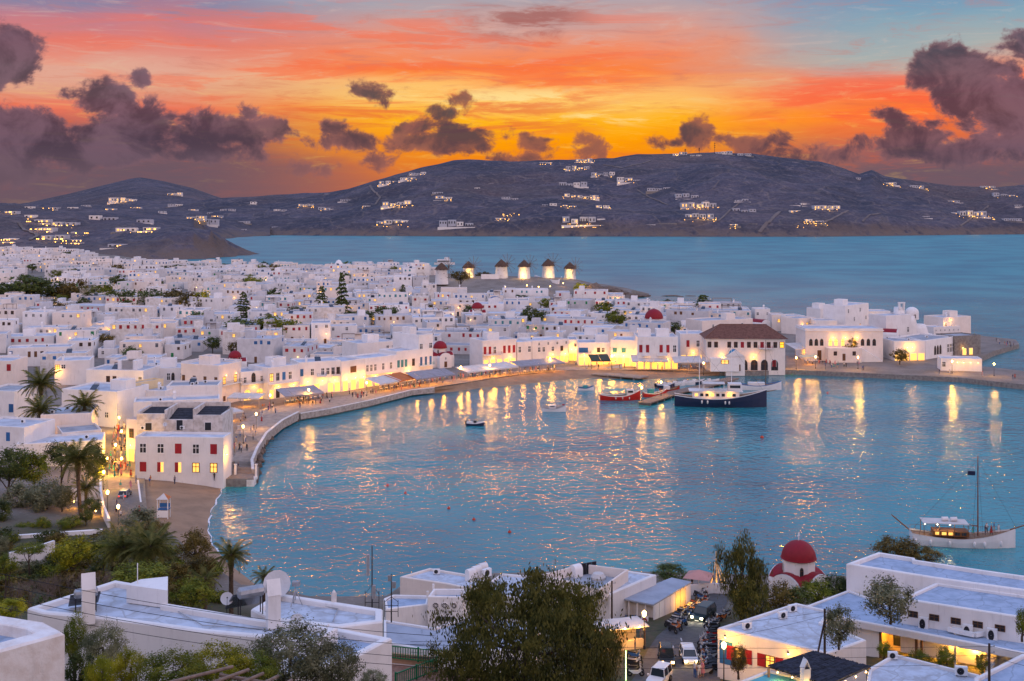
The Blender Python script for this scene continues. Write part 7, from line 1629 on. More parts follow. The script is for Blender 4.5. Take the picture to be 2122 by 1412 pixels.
def patched(m, dark):
    t = NT(m.node_tree); b = t.n['Principled BSDF']; src = b.inputs['Base Color'].links[0].from_socket; pos = t.new('ShaderNodeNewGeometry').outputs['Position']
    v = t.new('ShaderNodeTexVoronoi', feature='DISTANCE_TO_EDGE'); t.put(v.inputs['Vector'], t.vm('ADD', pos, t.noise(pos, .6, 3, .6, 0, 1))); v.inputs['Scale'].default_value = .32
    c = t.mix(t.m('MULTIPLY', t.sm(v.outputs['Distance'], .03, .008), .5), src, dark)
    n = t.noise(pos, .35, 6, .72, .6); c = t.mix(t.m('MULTIPLY', t.sm(n, .54, .66), .42), c, tuple(q*1.25 for q in dark)); n = t.noise(t.vm('MULTIPLY', pos, (1, 1, .3)), 2.6, 5, .7); c = t.mix(t.m('MULTIPLY', t.sm(n, .58, .76), .4), c, dark)
    t.put(b.inputs['Base Color'], c)
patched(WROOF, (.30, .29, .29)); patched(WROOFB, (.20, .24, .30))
OLDW = mat('cracked_limewash', (.82, .79, .77), .92, .1, 1.4, .5, 2.0, col2=(.70, .63, .58), streak=.35)
def big_chimney(root, x, y, z, w, h, rz=.3, d=None):
    p = (W(x, y, z) if d is None else WD(x, y, d))-Vector(root.location); m = MB(); a = w/2
    m.box(-a, a, -a, a, -.3, h*.66); o = m.obj('chimney', PL, root, p, (0, 0, rz))
    c = MB(); t = .09; H0, H1, H2 = h*.66, h*.80, h
    for s in (-1, 1):
        c.add([(s*a*1.1, -a*1.1, H0), (s*a*1.1, a*1.1, H0), (0, a*1.1, H2), (0, -a*1.1, H2), (s*(a*1.1-t), -a*1.1, H0), (s*(a*1.1-t), a*1.1, H0), (0, a*1.1, H2-t*2), (0, -a*1.1, H2-t*2)], [(0, 1, 2, 3), (7, 6, 5, 4), (0, 3, 7, 4), (1, 5, 6, 2), (0, 4, 5, 1)])
    c.obj('chimney_hood', PL, o); q = MB(); q.box(-a*.7, a*.7, -a*.8, a*.8, H0, H0+.03); q.obj('flue_opening', DARK, o)
def solar(root, x, y, z, s=1.3, rz=.6):
    place('solar_heater', SOLAR, root, W(x, y, z)-Vector(root.location), (0, 0, rz), (s, s, s))
# --- bottom left
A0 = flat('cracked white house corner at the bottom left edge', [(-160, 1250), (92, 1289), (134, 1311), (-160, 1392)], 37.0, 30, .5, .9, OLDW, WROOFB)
HA = flat('large white terrace house with tall hooded chimney and solar heater at lower left', [(57, 1260), (239, 1202), (348, 1221), (347, 1250), (542, 1282), (700, 1300), (655, 1330), (420, 1308), (215, 1281), (89, 1270)], 29.0, 20, .35, .45, PL, WROOF)
pb_ = MB(); e = [on(HA, x, y, 29.0) for x, y in ((292, 1228), (348, 1222), (347, 1252), (262, 1240))]
m = MB(); m.prism([(q.x, q.y) for q in ccw([v.to_2d() for v in e])], HA['h']-.3, HA['h']+.9, 0); m.obj('stair_head', PL, HA)
big_chimney(HA, 183, 1281, 29.0, .78, 2.9, -1.15); solar(HA, 178, 1270, 28.7, 1.05, 3.6)
big_chimney(HA, 566, 1290, 29.0, .80, 2.75, -1.15); solar(HA, 520, 1276, 28.7, 1.25, 3.7)
place('satellite_dish', dish_mesh(.42), HA, on(HA, 470, 1272, 28.7), (0, 0, .3), (1, 1, 1)); place('satellite_dish', dish_mesh(.42), HA, on(HA, 617, 1300, 28.7), (0, 0, -.2), (1, 1, .6))
q = MB(); q.tube((0, 0, -.3), (0, 0, 2.3), .035, n=6); q.obj('vent_pipe', WHITE, HA, on(HA, 285, 1238, 29.0))
HB = flat('white roofed house with the big satellite dish overlooking the bay', [(520, 1262), (578, 1229), (793, 1262), (793, 1288), (700, 1299), (560, 1284)], 28.2, 19, .35, .5, PL, WROOF)
dm = dish_mesh(.95); place('satellite_dish', dm, HB, on(HB, 574, 1240, 28.0), (0, 0, .15))
q = MB()
for a in (0, 2.1, 4.2): q.tube((0, 0, 1.0), (.55*math.cos(a), .55*math.sin(a), -.3), .03, n=5)
q.tube((0, 0, .2), (0, 0, 1.3), .04, n=5); q.box(-.2, .3, -.2, .2, 1.2, 1.5); q.obj('tripod_mount', STEEL, HB, on(HB, 612, 1250, 28.0))
q = MB(); q.box(-.16, .16, -.16, .16, -.3, .5); q.lathe([(.001, .8), (.14, .6), (.14, .5)], 8); q.obj('bollard_lamp', PL2, HB, on(HB, 692, 1246, 28.2))
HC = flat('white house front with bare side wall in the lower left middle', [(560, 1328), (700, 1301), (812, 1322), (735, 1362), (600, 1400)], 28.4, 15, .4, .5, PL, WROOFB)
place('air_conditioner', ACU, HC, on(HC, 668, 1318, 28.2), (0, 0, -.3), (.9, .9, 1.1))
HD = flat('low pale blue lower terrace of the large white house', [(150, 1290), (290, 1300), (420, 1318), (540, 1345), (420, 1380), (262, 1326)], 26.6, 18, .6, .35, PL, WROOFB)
big_chimney(HD, 424, 1352, 26.6, .42, 1.7, -1.15)
for rt_, pts_ in ((HA, [(360, 1262, 28.75), (420, 1296, 28.75), (560, 1304, 28.75)]), (HB, [(600, 1242, 27.95), (700, 1262, 27.95), (690, 1288, 27.95)]), (HC, [(640, 1340, 28.1), (720, 1320, 28.1)])):
    q = MB(); q.path([on(rt_, *p_) for p_ in pts_], .035, 5); q.obj('roof_pipe', GREYP, rt_)
# antenna masts
def antenna(label, x, yb, yt, d, panels):
    b = WD(x, yb, d); h = (yb-yt)*d/F; root = empty('antenna_mast', b, 0, label, 'antenna', 'antenna masts on the near roofs')
    q = MB(); q.tube((0, 0, -1), (0, 0, h), .055, .035, 6); q.obj('pole', IRON, root)
    for (dx, z0, z1, w) in panels: q = MB(); q.box(dx-w/2, dx+w/2, -.08, .08, h*z0, h*z1); q.box(min(dx, 0), max(dx, 0), -.02, .02, h*(z0+.1), h*(z0+.1)+.04); q.obj('panel_antenna', STEEL, root)
    q = MB()
    for s in (-.5, .5): q.tube((s, 0, -.6), (s, 0, h*.25), .03, n=4); q.tube((s, 0, h*.2), (0, 0, h*.35), .02, n=4)
    for z in (-.2, .25): q.tube((-.5, 0, z), (.5, 0, z), .025, n=4)
    q.obj('bracket_frame', IRON, root)
antenna('tall antenna mast with white panels against the water', 771, 1256, 1131, 84, [(-.3, .50, .85, .18), (.12, .12, .34, .25)])
antenna('shorter double mast with round radio heads right of the tall antenna', 811, 1262, 1190, 86, [(.18, .6, .78, .3), (-.12, .8, .97, .26)])
# overhead wires: real cables strung from pole to pole down the slope
WIRE = mat('black_cable', (.01, .01, .012), .6, 0)
def wire(label, a, b, sag, r=.016):
    A_, B_ = WD(*a), WD(*b); q = MB(); q.path([A_.lerp(B_, t/14)+Vector((0, 0, -sag*4*(t/14)*(1-t/14))) for t in range(15)], r, 3)
    tag(q.obj('overhead_cable', WIRE), label, 'cable', 'overhead cables')
wire('topmost overhead cable crossing the left chimney', (-60, 1176, 60), (900, 1318, 66), .5); wire('second overhead cable crossing the left chimney', (-60, 1200, 60), (900, 1340, 66), .5); wire('third overhead cable over the left roofs', (-60, 1222, 59), (900, 1366, 65), .5); wire('lowest overhead cable over the left roofs', (-60, 1246, 59), (900, 1384, 65), .5)
wire('upper cable across the street', (850, 1330, 90), (1709, 1268, 112), .6); wire('second cable across the street', (850, 1352, 90), (1709, 1276, 112), 1.5); wire('third cable across the street', (850, 1336, 80), (2049, 1340, 96), .2); wire('fourth cable across the street', (850, 1362, 80), (2049, 1358, 96), .2); wire('lowest cable across the street', (850, 1384, 80), (2049, 1376, 96), .2); wire('cable at the right edge', (2049, 1338, 96), (2200, 1362, 90), .2); wire('second cable at the right edge', (2049, 1358, 96), (2200, 1392, 90), .2)
# --- green railed terrace
TZ = 20.4
def green_terrace():
    root = flat('peach terrace with green railings and brick floor', [(806, 1374), (905, 1384), (1000, 1400), (980, 1440), (800, 1440)], TZ, 12, .02, .2, mat('peach_plaster', (.62, .36, .22), .9, .1), mat('terracotta_paving', (.40, .20, .13), .9, .2, 4, .3, 8), 'terrace', 'terrace', None)
    def rail(a, b, n):
        A_, B_ = on(root, *a), on(root, *b); v = B_-A_; pst = MB()
        for t in (0, .5, 1): c = A_+v*t; p = MB(); p.box(-.07, .07, -.07, .07, 0, 1.12); p.obj('fence_post', GREEN, root, c)
        r = MB()
        for z in (.12, 1.0): r.tube(A_+Vector((0, 0, z)), B_+Vector((0, 0, z)), .05, n=4)
        r.obj('rail', GREEN, root)
        for i in range(1, n): c = A_+v*(i/n); p = MB(); p.box(-.03, .03, -.03, .03, .14, .98); p.obj('baluster', GREEN, root, c)
    w = MB(); a, b = on(root, 808, 1374, TZ), on(root, 905, 1384, TZ); w.add([(a.x, a.y, a.z), (b.x, b.y, b.z), (b.x, b.y, b.z+.75), (a.x, a.y, a.z+.75), (a.x, a.y+.25, a.z), (b.x, b.y+.25, b.z), (b.x, b.y+.25, b.z+.75), (a.x, a.y+.25, a.z+.75)], [(0, 1, 2, 3), (7, 6, 5, 4), (3, 2, 6, 7)]); w.obj('terrace_wall', mat('peach_plaster', (1, 1, 1)), root)
    rail((809, 1366, TZ+.4), (925, 1378, TZ+.4), 22); rail((820, 1425, TZ), (905, 1392, TZ), 20)
green_terrace()
# --- houses between the terrace and the water
HE = flat('low white shore house with three arched skylights and cream side wall', [(829, 1195), (890, 1177), (1012, 1197), (985, 1222), (923, 1209)], 5.6, 0, .3, .35, PINK, WROOF)
sk = MB(); wl_, rf = vault_mesh(.9, 1.0, .9, .45, 8)
for i, (x, y) in enumerate(((968, 1204), (980, 1198), (993, 1192))):
    wl2, rf2 = vault_mesh(1.0, 1.2, 1.0, .55, 8); wl2.v = [(a, b, max(c, -.3)) for a, b, c in wl2.v]; o = wl2.obj('arched_skylight', PL, HE, on(HE, x, y, 5.4), (0, 0, -.9))
place('air_conditioner', ACU, HE, on(HE, 905, 1190, 5.4)); place('air_conditioner', ACU, HE, on(HE, 1008, 1196, 5.4), (0, 0, .8), (1.6, 1.6, 1.6))
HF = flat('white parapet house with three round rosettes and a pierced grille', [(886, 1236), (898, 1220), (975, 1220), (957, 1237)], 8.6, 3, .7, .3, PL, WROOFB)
def rosettes():
    a, b = on(HF, 886, 1236, 8.6), on(HF, 957, 1237, 8.6); v = b-a; rz = math.atan2(v.y, v.x); L_ = v.length
    for t in (.24, .5, .77):
        q = MB(); q.lathe([(.45, 0), (.36, -.06), (.33, 0)], 16, mi=0); q.lathe([(.33, -.01), (.001, -.01)], 16, mi=1)
        for i in range(8): w = 2*PI*i/8; q.tube((0, 0, -.02), (.34*math.cos(w), .34*math.sin(w), -.02), .03, n=4, mi=0)
        q.v = [(x, z, y) for x, y, z in q.v]; q.obj('rosette', [PL2, DARK], HF, a+v*t+Vector((0, -.02, -1.1)), (0, 0, rz))
    q = MB()
    for i in range(14): q.box(-L_*.42+i*L_*.06, -L_*.42+i*L_*.06+.09, -.02, .02, -.06, .06)
    q.obj('dentil_hole', DARK, HF, a+v*.5+Vector((0, -.01, -1.75)), (0, 0, rz))
    q = MB(); q.box(-1.1, 1.1, -.02, .02, -.28, .28, 0)
    for i in range(9): q.tube((-1.05+i*.24, -.03, -.27), (-.93+i*.24, -.03, .27), .03, n=4, mi=1); q.tube((-.93+i*.24, -.03, -.27), (-1.05+i*.24, -.03, .27), .03, n=4, mi=1)
    q.obj('pierced_grille', [DARK, GREYP], HF, a+v*.52+Vector((0, -.01, -2.7)), (0, 0, rz))
    for x, y in ((886, 1232), (957, 1233), (898, 1217), (975, 1217)): q = MB(); q.box(-.12, .12, -.12, .12, -.3, .5); q.obj('corner_pinnacle', PL, HF, on(HF, x, y+2, 8.6))
rosettes()
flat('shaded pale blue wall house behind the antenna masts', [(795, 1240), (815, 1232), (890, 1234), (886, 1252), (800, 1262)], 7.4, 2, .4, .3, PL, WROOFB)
flat('wide grey flat roof between the rosette house and the big tree', [(795, 1284), (900, 1300), (985, 1272), (1120, 1290), (1100, 1345), (900, 1350), (795, 1330)], 8.6, 4, .25, .3, PL, mat('blue_grey_roof', (.36, .40, .47), .9, .1, .5))
flat('pale roofed house behind the big tree by the water', [(1012, 1206), (1040, 1188), (1118, 1195), (1110, 1240), (1010, 1232)], 5.0, 0, .3, .3, PL, WROOF)
HG = flat('big white restaurant building with a walled roof terrace near the street', [(1100, 1222), (1206, 1186), (1304, 1183), (1360, 1191), (1264, 1232), (1180, 1219), (1120, 1230)], 6.8, 1, .15, .5, PL, WROOF)
HG2 = flat('raised roof enclosure with dark screens on the restaurant building', [(1114, 1193), (1206, 1168), (1302, 1180), (1242, 1222), (1180, 1205)], 8.2, 6.5, 1.2, .25, PINK, ROOFG, 'roof_enclosure', 'roof enclosure', None)
wl2, rf2 = vault_mesh(1.3, 1.3, .9, .65, 8); wl2.v = [(a, b, max(c, -.3)) for a, b, c in wl2.v]; wl2.obj('arched_skylight', PL, HG2, on(HG2, 1186, 1196, 7.0), (0, 0, -.9))
q = MB(); [q.box(i*.8, i*.8+.7, -.05, .05, -.2, 1.5) for i in range(3)]; q.obj('dark_screen', IRON, HG2, on(HG2, 1205, 1192, 7.0), (0, 0, .5))
q = MB(); q.lathe([(.9, 0), (1.0, .3), (.7, .75), (.001, .85)], 12); q.obj('covered_tub', CANV, HG2, on(HG2, 1240, 1200, 7.0))
def shed():
    z = 5.4; pts = [(1282, 1240), (1354, 1254), (1433, 1207), (1392, 1198)]; P = [W(x, y, z) for x, y in pts]; c = sum(P, Vector())/4; zb = 2.2
    root = empty('panel_shed', (c.x, c.y, zb), 0, 'long grey roofed shed with white boarded panels along the street', 'shed'); P = [p-c for p in P]; h = z-zb
    m = MB(); vs = [(p.x, p.y, h+dz) for dz in (-.12, .06) for p in P]; m.add(vs, [(3, 2, 1, 0), (4, 5, 6, 7), (0, 1, 5, 4), (1, 2, 6, 5), (2, 3, 7, 6), (3, 0, 4, 7)]); m.obj('roof', mat('blue_grey_roof', (1, 1, 1)), root)
    A_, B_ = P[1]*.97, P[2]*.97; n = 7; v = B_-A_; rz = math.atan2(v.y, v.x); L_ = v.length/n
    for i in range(n):
        lit = i in (4, 5); q = MB(); q.box(-L_/2+.05, L_/2-.05, -.04, .04, 0, h-.15); q.obj('wall_panel', PL if not lit else OCH, root, (A_.x+v.x*(i+.5)/n, A_.y+v.y*(i+.5)/n, 0), (0, 0, rz))  # lit panels turn ochre: warm lamplight put into their colour
        if lit: lamp_light(root, (A_.x+v.x*(i+.5)/n+.8, A_.y+v.y*(i+.5)/n-.8, 2.0), 120)
    A2, B2 = P[0]*.95, P[1]*.95; v = B2-A2; rz = math.atan2(v.y, v.x); L_ = v.length
    for i in range(5): q = MB(); q.box(-.07, .07, -.07, .07, 0, h-.13); q.obj('post', PL, root, (A2.x+v.x*i/4, A2.y+v.y*i/4, 0))
    q = MB(); q.box(-L_/2, L_/2, .9, 1.0, 0, h-.2); q.obj('back_wall', PL2, root, (A2.x+v.x/2, A2.y+v.y/2, 0), (0, 0, rz))
    s = empty('no_entry_sign', (c.x+B2.x-1.2, c.y+B2.y-.5, zb+1.3), rz, 'round red no entry sign with white bar on the shed corner', 'sign')
    q = MB(); q.box(-.5, .5, 0, .03, -.9, .6); q.obj('board', WHITE, s); q = MB(); q.lathe([(.001, 0), (.36, 0), (.36, .03)], 18); q.v = [(x, -.012-z, y) for x, y, z in q.v]; q.obj('red_disc', REDP, s); q = MB(); q.box(-.24, .24, -.055, -.045, -.06, .06); q.obj('white_bar', WHITE, s)
    g = MB(); g.lathe([(.001, 0), (.16, .02), (.16, 1.1), (.08, 1.25), (.06, 1.4), (.001, 1.42)], 8); gm = g.mesh('cylinder_body', BLUE, True)
    for i in range(4): o = empty('gas_cylinder', (c.x+A2.x+.6+i*.42, c.y+A2.y-.6, zb-.2), 0, ('leftmost', 'second', 'third', 'rightmost')[i]+' blue gas cylinder leaning by the shed post', 'gas cylinder', 'blue gas cylinders by the shed'); place('cylinder_body', gm, o)
shed()
# --- street, cars, motorbikes
def gz(x, y):
    zg = 5
    for _ in range(6): p = W(x, y, zg); zg = ground(p.x, p.y)
    return p
ASPH = mat('asphalt', (.10, .096, .096), .8, .2, 1.5, .3, 10, col2=(.07, .066, .066))
Lr = [(1290, 1440), (1318, 1400), (1342, 1350), (1362, 1320), (1398, 1290), (1432, 1262), (1462, 1240), (1480, 1222)]; Rr = [(1500, 1440), (1490, 1400), (1480, 1350), (1484, 1320), (1488, 1290), (1500, 1262), (1512, 1240), (1530, 1222)]
rows = [[], [], []]
for (a, b), (c, e) in zip(Lr, Rr):
    for r_, t in zip(rows, (0, .5, 1)): p = gz(a+(c-a)*t, b+(e-b)*t); r_.append(p+Vector((0, 0, .12)))
sheet('road', rows, ASPH)
mk = MB()
for x, y in ((1400, 1300), (1412, 1330), (1395, 1345)):
    p = gz(x, y); mk.quad(p+Vector((-.08, -1, .135)), p+Vector((.08, -1, .135)), p+Vector((.14, .8, .14)), p+Vector((-.02, .8, .14)))
tag(mk.obj('road_markings', mat('worn_white_marking', (.55, .55, .55), .8, .3, 6)), kind='structure')
def rp(x, y): return gz(x, y)+Vector((0, 0, .13))
car('dark green SUV with bright headlights driving down the street', rp(1458, 1284), math.radians(58), 'suv', CG, 'white')
car('black open jeep with yellow headlights', rp(1381, 1376), math.radians(86), 'jeep', CB, 'warm'); car('white hatchback beside the jeep', rp(1427, 1371), math.radians(90), 'hatch', CW, 'warm'); car('white small four wheel drive at the bottom of the street', rp(1366, 1420), math.radians(62), 'jeep', CW)
def bike_meshes():
    wh_ = MB(); wh_.lathe([(.14, -.05), (.27, -.06), (.29, 0), (.27, .06), (.14, .05)], 12); wh_.v = [(x, z, y) for x, y, z in wh_.v]
    bd = MB(); bd.add([(-.62, -.05, .5), (-.2, -.12, .32), (.25, -.14, .32), (.7, -.1, .62), (.68, -.06, .78), (.1, -.13, .68), (-.3, -.12, .62), (-.55, -.05, .95)]+[(-.62, .05, .5), (-.2, .12, .32), (.25, .14, .32), (.7, .1, .62), (.68, .06, .78), (.1, .13, .68), (-.3, .12, .62), (-.55, .05, .95)],
            [tuple(range(8)), tuple(range(15, 7, -1))]+[(i, 8+i, 8+(i+1) % 8, (i+1) % 8) for i in range(8)])
    st = MB(); st.box(-.18, .66, -.13, .13, .70, .82); hb = MB(); hb.tube((-.5, -.34, 1.02), (-.5, .34, 1.02), .025, n=5); hb.tube((-.62, 0, .3), (-.48, 0, 1.02), .035, n=5); hb.box(-.6, -.5, -.1, .1, .86, 1.06); hb.tube((-.5, -.3, 1.02), (-.45, -.36, 1.2), .012, n=3); hb.tube((-.5, .3, 1.02), (-.45, .36, 1.2), .012, n=3)
    return wh_, bd, st, hb
BW, BB, BS, BH = bike_meshes(); BWm = BW.mesh('wheel', TYRE, True); BSm = BS.mesh('seat', IRON); BHm = BH.mesh('handlebar', STEEL)
BC = {'black': IRON, 'red': CR, 'white': CW, 'blue': BLUE, 'grey': GREYP, 'orange': CANVO}; BBm = {k: BB.mesh('body', m) for k, m in BC.items()}
HLm = MB(); HLm.lathe([(.001, 0), (.09, .02), (.09, .06)], 8); HLm.v = [(-.62-z*.5, y, .95+x) for x, y, z in HLm.v]; HLm = HLm.mesh('headlight', HEAD_OFF)
br = random.Random(4)
OR2 = 'first second third fourth fifth sixth seventh eighth ninth tenth eleventh twelfth thirteenth fourteenth fifteenth sixteenth seventeenth eighteenth'.split()
def bike(x, y, rz, where, i):
    c = br.choice(('black', 'black', 'black', 'red', 'white', 'blue', 'grey', 'orange')); x += br.uniform(-4, 4); y += br.uniform(-2.5, 2.5)
    root = empty('motorbike', rp(x, y), rz+br.uniform(-.35, .35), f'{c} motorbike, {OR2[i]} {where}', 'motorbike', 'motorbikes parked along the street'); root.rotation_euler[0] = math.radians(7)
    place('body', BBm[c], root); place('seat', BSm, root); place('handlebar', BHm, root); place('headlight', HLm, root); place('wheel', BWm, root, (-.66, 0, .29)); place('wheel', BWm, root, (.6, 0, .29))
for i in range(15): t = i/14; bike(1382+78*t, 1306-62*t+br.uniform(-1, 1), math.radians(128), 'up the street in the row along the shed', i)
for i in range(6): t = i/5; bike(1448+20*t, 1240-14*t, math.radians(100), 'in the cluster at the top of the street', i)
for i in range(17): t = i/16; bike(1476-6*t+br.uniform(-2, 2), 1302+92*t, math.radians(8), 'down the street in the row by the yellow wall', i)
for i in range(14): t = i/13; bike(1462-2*t+br.uniform(-2, 2), 1330+72*t, math.radians(12), 'down the street in the outer row', i)
for i in range(12): t = i/11; bike(1392+66*t, 1312-56*t+br.uniform(-1, 1), math.radians(125), 'in the outer row along the shed', i)
for i in range(5): t = i/4; bike(1478+26*t, 1300-18*t, math.radians(60), 'in the group behind the dark SUV', i)
for i in range(5): t = i/4; bike(1313+8*t, 1370+36*t, math.radians(170), 'by the green light tube at the stall', i)
for x, y, lb, v in ((1440, 1408, 'person in dark top standing by the motorbikes at the bottom of the street', 1), (1449, 1409, 'person in white trousers beside the motorbikes', 12), (1456, 1406, 'person in pale shirt at the end of the motorbike row', 9), (1316, 1360, 'person by the stall with the green light tube', 7), (1331, 1318, 'person sitting at the lit stall', 8), (1327, 1326, 'second person at the lit stall', 3), (1466, 1244, 'person in white on a motorbike at the top of the street', 4), (1434, 1222, 'person on the shed corner', 0)): person_at(rp(x, y), 0, 0, '', lb, v, grp='people on the near street')
street_lamp('street lamp at the bottom of the near street', 1500, 1420, 7.5, 700, 1.0, (1.0, .45, .05), 'lamps of the near street'); street_lamp('street lamp beside the stall on the near street', 1335, 1345, 5.6, 420, 1.0, (1.0, .45, .05), 'lamps of the near street')
# --- lit stall
st = empty('street_stall', gz(1292, 1350), .3, 'street stall with white roof, string of bulbs and warm light', 'stall')
for x in (-2.6, 2.6):
    for y in (0, 2.6): q = MB(); q.box(-.06, .06, -.06, .06, 0, 2.6); q.obj('post', BROWN, st, (x, y, 0))
q = MB(); q.box(-3, 3, -.4, 3, 2.6, 2.72); q.obj('roof', CANV, st); q = MB(); q.box(-2.6, 2.6, .2, .8, 0, 1.0); q.obj('counter', OCH, st); q = MB(); q.box(-2.6, 2.6, 2.5, 2.6, 0, 2.5); q.obj('back_panel', OCH, st)
for x in (-1.8, 0, 1.8): q = MB(); q.lathe([(.001, .12), (.12, 0), (.001, -.12)], 8); o = q.obj('bulb', BULB, st, (x, -.5, 2.75)); lamp_light(o, (0, -.3, -.2), 170, (1, .46, .07))
gl = empty('light_tube', gz(1297, 1412), 0, 'upright glowing green light tube beside the stall', 'light tube'); q = MB(); q.tube((0, 0, 0), (0, 0, 3.2), .035, n=6); q.obj('tube', mat('green_tube', (.5, .8, .4), .5, 0, emit=(.55, 1.0, .35), es=6), gl)
ub = empty('parasol', gz(1448, 1228), 0, 'pink square parasol over the shore cafe', 'parasol'); q = MB(); q.tube((0, 0, 0), (0, 0, 2.9), .04, n=6); q.obj('pole', WHITE, ub)
q = MB()
for i in range(4): a = PI/2*i+.4; b_ = a+PI/2; q.add([(2.6*math.cos(a), 2.6*math.sin(a), 2.3), (2.6*math.cos(b_), 2.6*math.sin(b_), 2.3), (0, 0, 3.2)], [(0, 1, 2)])
q.obj('canopy', mat('pink_canvas', (.55, .28, .24), .8, .1), ub)
gm = empty('yellow_gin_pole', gz(1484, 1226), 0, 'yellow lit wooden hoist with splayed legs by the water', 'hoist')
for dx, dy in ((-1.0, 0), (1.0, 0), (1.8, -.8), (.1, 0)): q = MB(); q.tube((dx, dy, 0), (0, 0, 4.4 if dx != .1 else 5.6), .09, n=5); q.obj('leg', OCH, gm)
q = MB(); q.lathe([(.001, .1), (.1, 0), (.001, -.1)], 6); o = q.obj('bulb', BULB, gm, (-.2, -.6, 1.0)); lamp_light(o, (0, -.4, 0), 150)
low_wall('shore_parapet', 'low wall of the shore cafe at the end of the street', [(1425, 1226), (1480, 1222), (1530, 1226)], .9, .3, PL, zf=2.6)
# --- right hand houses
HH = flat('white house with yellow lit wall, blue door and red shutters on the street', [(1487, 1301), (1649, 1249), (1724, 1266), (1704, 1290), (1795, 1326), (1716, 1354), (1640, 1336)], 11.6, 5, .25, .35, PL, WROOF)
def on_wall(root, p0, p1, z, t, zz, kind, w, h):
    a, b = on(root, *p0, z), on(root, *p1, z); v = b-a; pane_at(root, kind, a.x+v.x*t, a.y+v.y*t-.01, a.z+zz, w, h, math.atan2(v.y, v.x)); return a, v
for t, k, w, h, zz in ((.30, 'y', .95, 1.45, -3.0), (.72, 'y', .95, 1.3, -2.9)):
    a, v = on_wall(HH, (1487, 1301), (1640, 1336), 11.6, t, zz, k, w, h); rz = math.atan2(v.y, v.x)
    for s in (-1, 1): q = MB(); q.box(-.42, .42, -.05, 0, 0, h); q.obj('shutter', REDP, HH, (a.x+v.x*t+math.cos(rz)*s*.98, a.y+v.y*t+math.sin(rz)*s*.98-.06, a.z+zz), (0, 0, rz))
a, v = on_wall(HH, (1487, 1301), (1640, 1336), 11.6, .12, -3.6, 'B', 1.5, 2.4); wall_lamp(HH, a.x+v.x*.1, a.y+v.y*.1-.02, a.z-.7, 420); wall_lamp(HH, a.x+v.x*.95, a.y+v.y*.95-.02, a.z-.9, 300)
for x, y in ((1548, 1304), (1622, 1282), (1642, 1268)): place('air_conditioner', ACU, HH, on(HH, x, y, 11.36), (0, 0, .5), (1.15, 1.15, 1.1))
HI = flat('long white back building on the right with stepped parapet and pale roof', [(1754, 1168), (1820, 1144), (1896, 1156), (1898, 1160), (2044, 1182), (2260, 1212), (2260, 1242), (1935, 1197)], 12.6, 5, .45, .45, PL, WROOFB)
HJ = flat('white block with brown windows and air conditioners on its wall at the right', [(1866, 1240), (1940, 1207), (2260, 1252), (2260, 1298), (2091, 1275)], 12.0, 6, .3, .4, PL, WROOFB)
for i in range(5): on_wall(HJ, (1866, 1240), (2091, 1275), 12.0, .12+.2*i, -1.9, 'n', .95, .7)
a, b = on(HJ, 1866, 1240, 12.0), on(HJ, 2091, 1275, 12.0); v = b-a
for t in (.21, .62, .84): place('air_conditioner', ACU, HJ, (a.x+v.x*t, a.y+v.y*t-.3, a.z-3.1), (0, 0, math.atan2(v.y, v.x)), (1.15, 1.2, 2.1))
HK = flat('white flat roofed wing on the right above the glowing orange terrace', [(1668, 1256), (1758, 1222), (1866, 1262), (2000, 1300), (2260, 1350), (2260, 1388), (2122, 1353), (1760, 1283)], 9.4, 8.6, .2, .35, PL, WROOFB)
dk = MB(); pts = [(1965, 1304), (1990, 1310), (2020, 1316), (2048, 1310)]
for a_, b_ in zip(pts, pts[1:]): dk.tube(on(HK, *a_, 9.6), on(HK, *b_, 9.6), .32, n=4)
dk.obj('air_duct', WHITE, HK); q = MB(); q.box(-.8, .8, -.6, .6, 0, .6); q.obj('duct_box', WHITE, HK, on(HK, 1990, 1312, 9.2))
def orange_terrace():
    z = 9.0; P = [W(x, y, z) for x, y in ((1756, 1285), (2122, 1356), (2260, 1386))]
    root = empty('lit_terrace', (P[0].x, P[0].y, 5.2), 0, 'glowing orange terrace with plants under the right hand roof', 'terrace'); Q = [p-Vector((P[0].x, P[0].y, 5.2)) for p in P]; v = Q[1]-Q[0]; rz = math.atan2(v.y, v.x); L_ = v.length
    def bx(name, m, x0, x1, y0, y1, z0, z1): q = MB(); q.box(x0, x1, y0, y1, z0, z1); return q.obj(name, m, root, (0, 0, 0), (0, 0, rz))
    bx('left_wall', PL, 0, L_*.19, .05, .5, -1.5, 3.39); bx('back_wall', OCH, L_*.19, L_*1.3, 4.0, 4.3, -1.5, 3.39); bx('floor', BROWN, L_*.19, L_*1.3, .3, 4.0, -1.2, -1.0); bx('end_wall', PL, L_*.80, L_*.84, -.5, 4.0, -1.5, 2.4); bx('side_wall', OCH, L_*.185, L_*.19, .5, 4.0, -1.5, 3.39)
    for t in (.19, .40, .43, .62, .80): bx('pillar', BROWN if t < .6 else PL, L_*t, L_*t+.25, .1, .35, -1.5, 3.39)
    for t in (.22, .30): bx('window', DARK, L_*t, L_*t+1.8, 3.9, 3.98, .6, 2.6)
    for t in (.30, .46, .60, .72): q = MB(); q.lathe([(.001, .12), (.12, 0), (.001, -.12)], 8); o = q.obj('ceiling_lamp', BULB, root, Matrix.Rotation(rz, 4, 'Z') @ Vector((L_*t, 2.0, 3.0))); lamp_light(o, (0, 0, -.4), 900, (1, .42, .04), .2)
orange_terrace()
HM = flat('low white roof with two air conditioners at the bottom right', [(1800, 1384), (1852, 1354), (2030, 1398), (2040, 1450), (1790, 1450)], 12.6, 6, .3, .3, PL, WROOF)
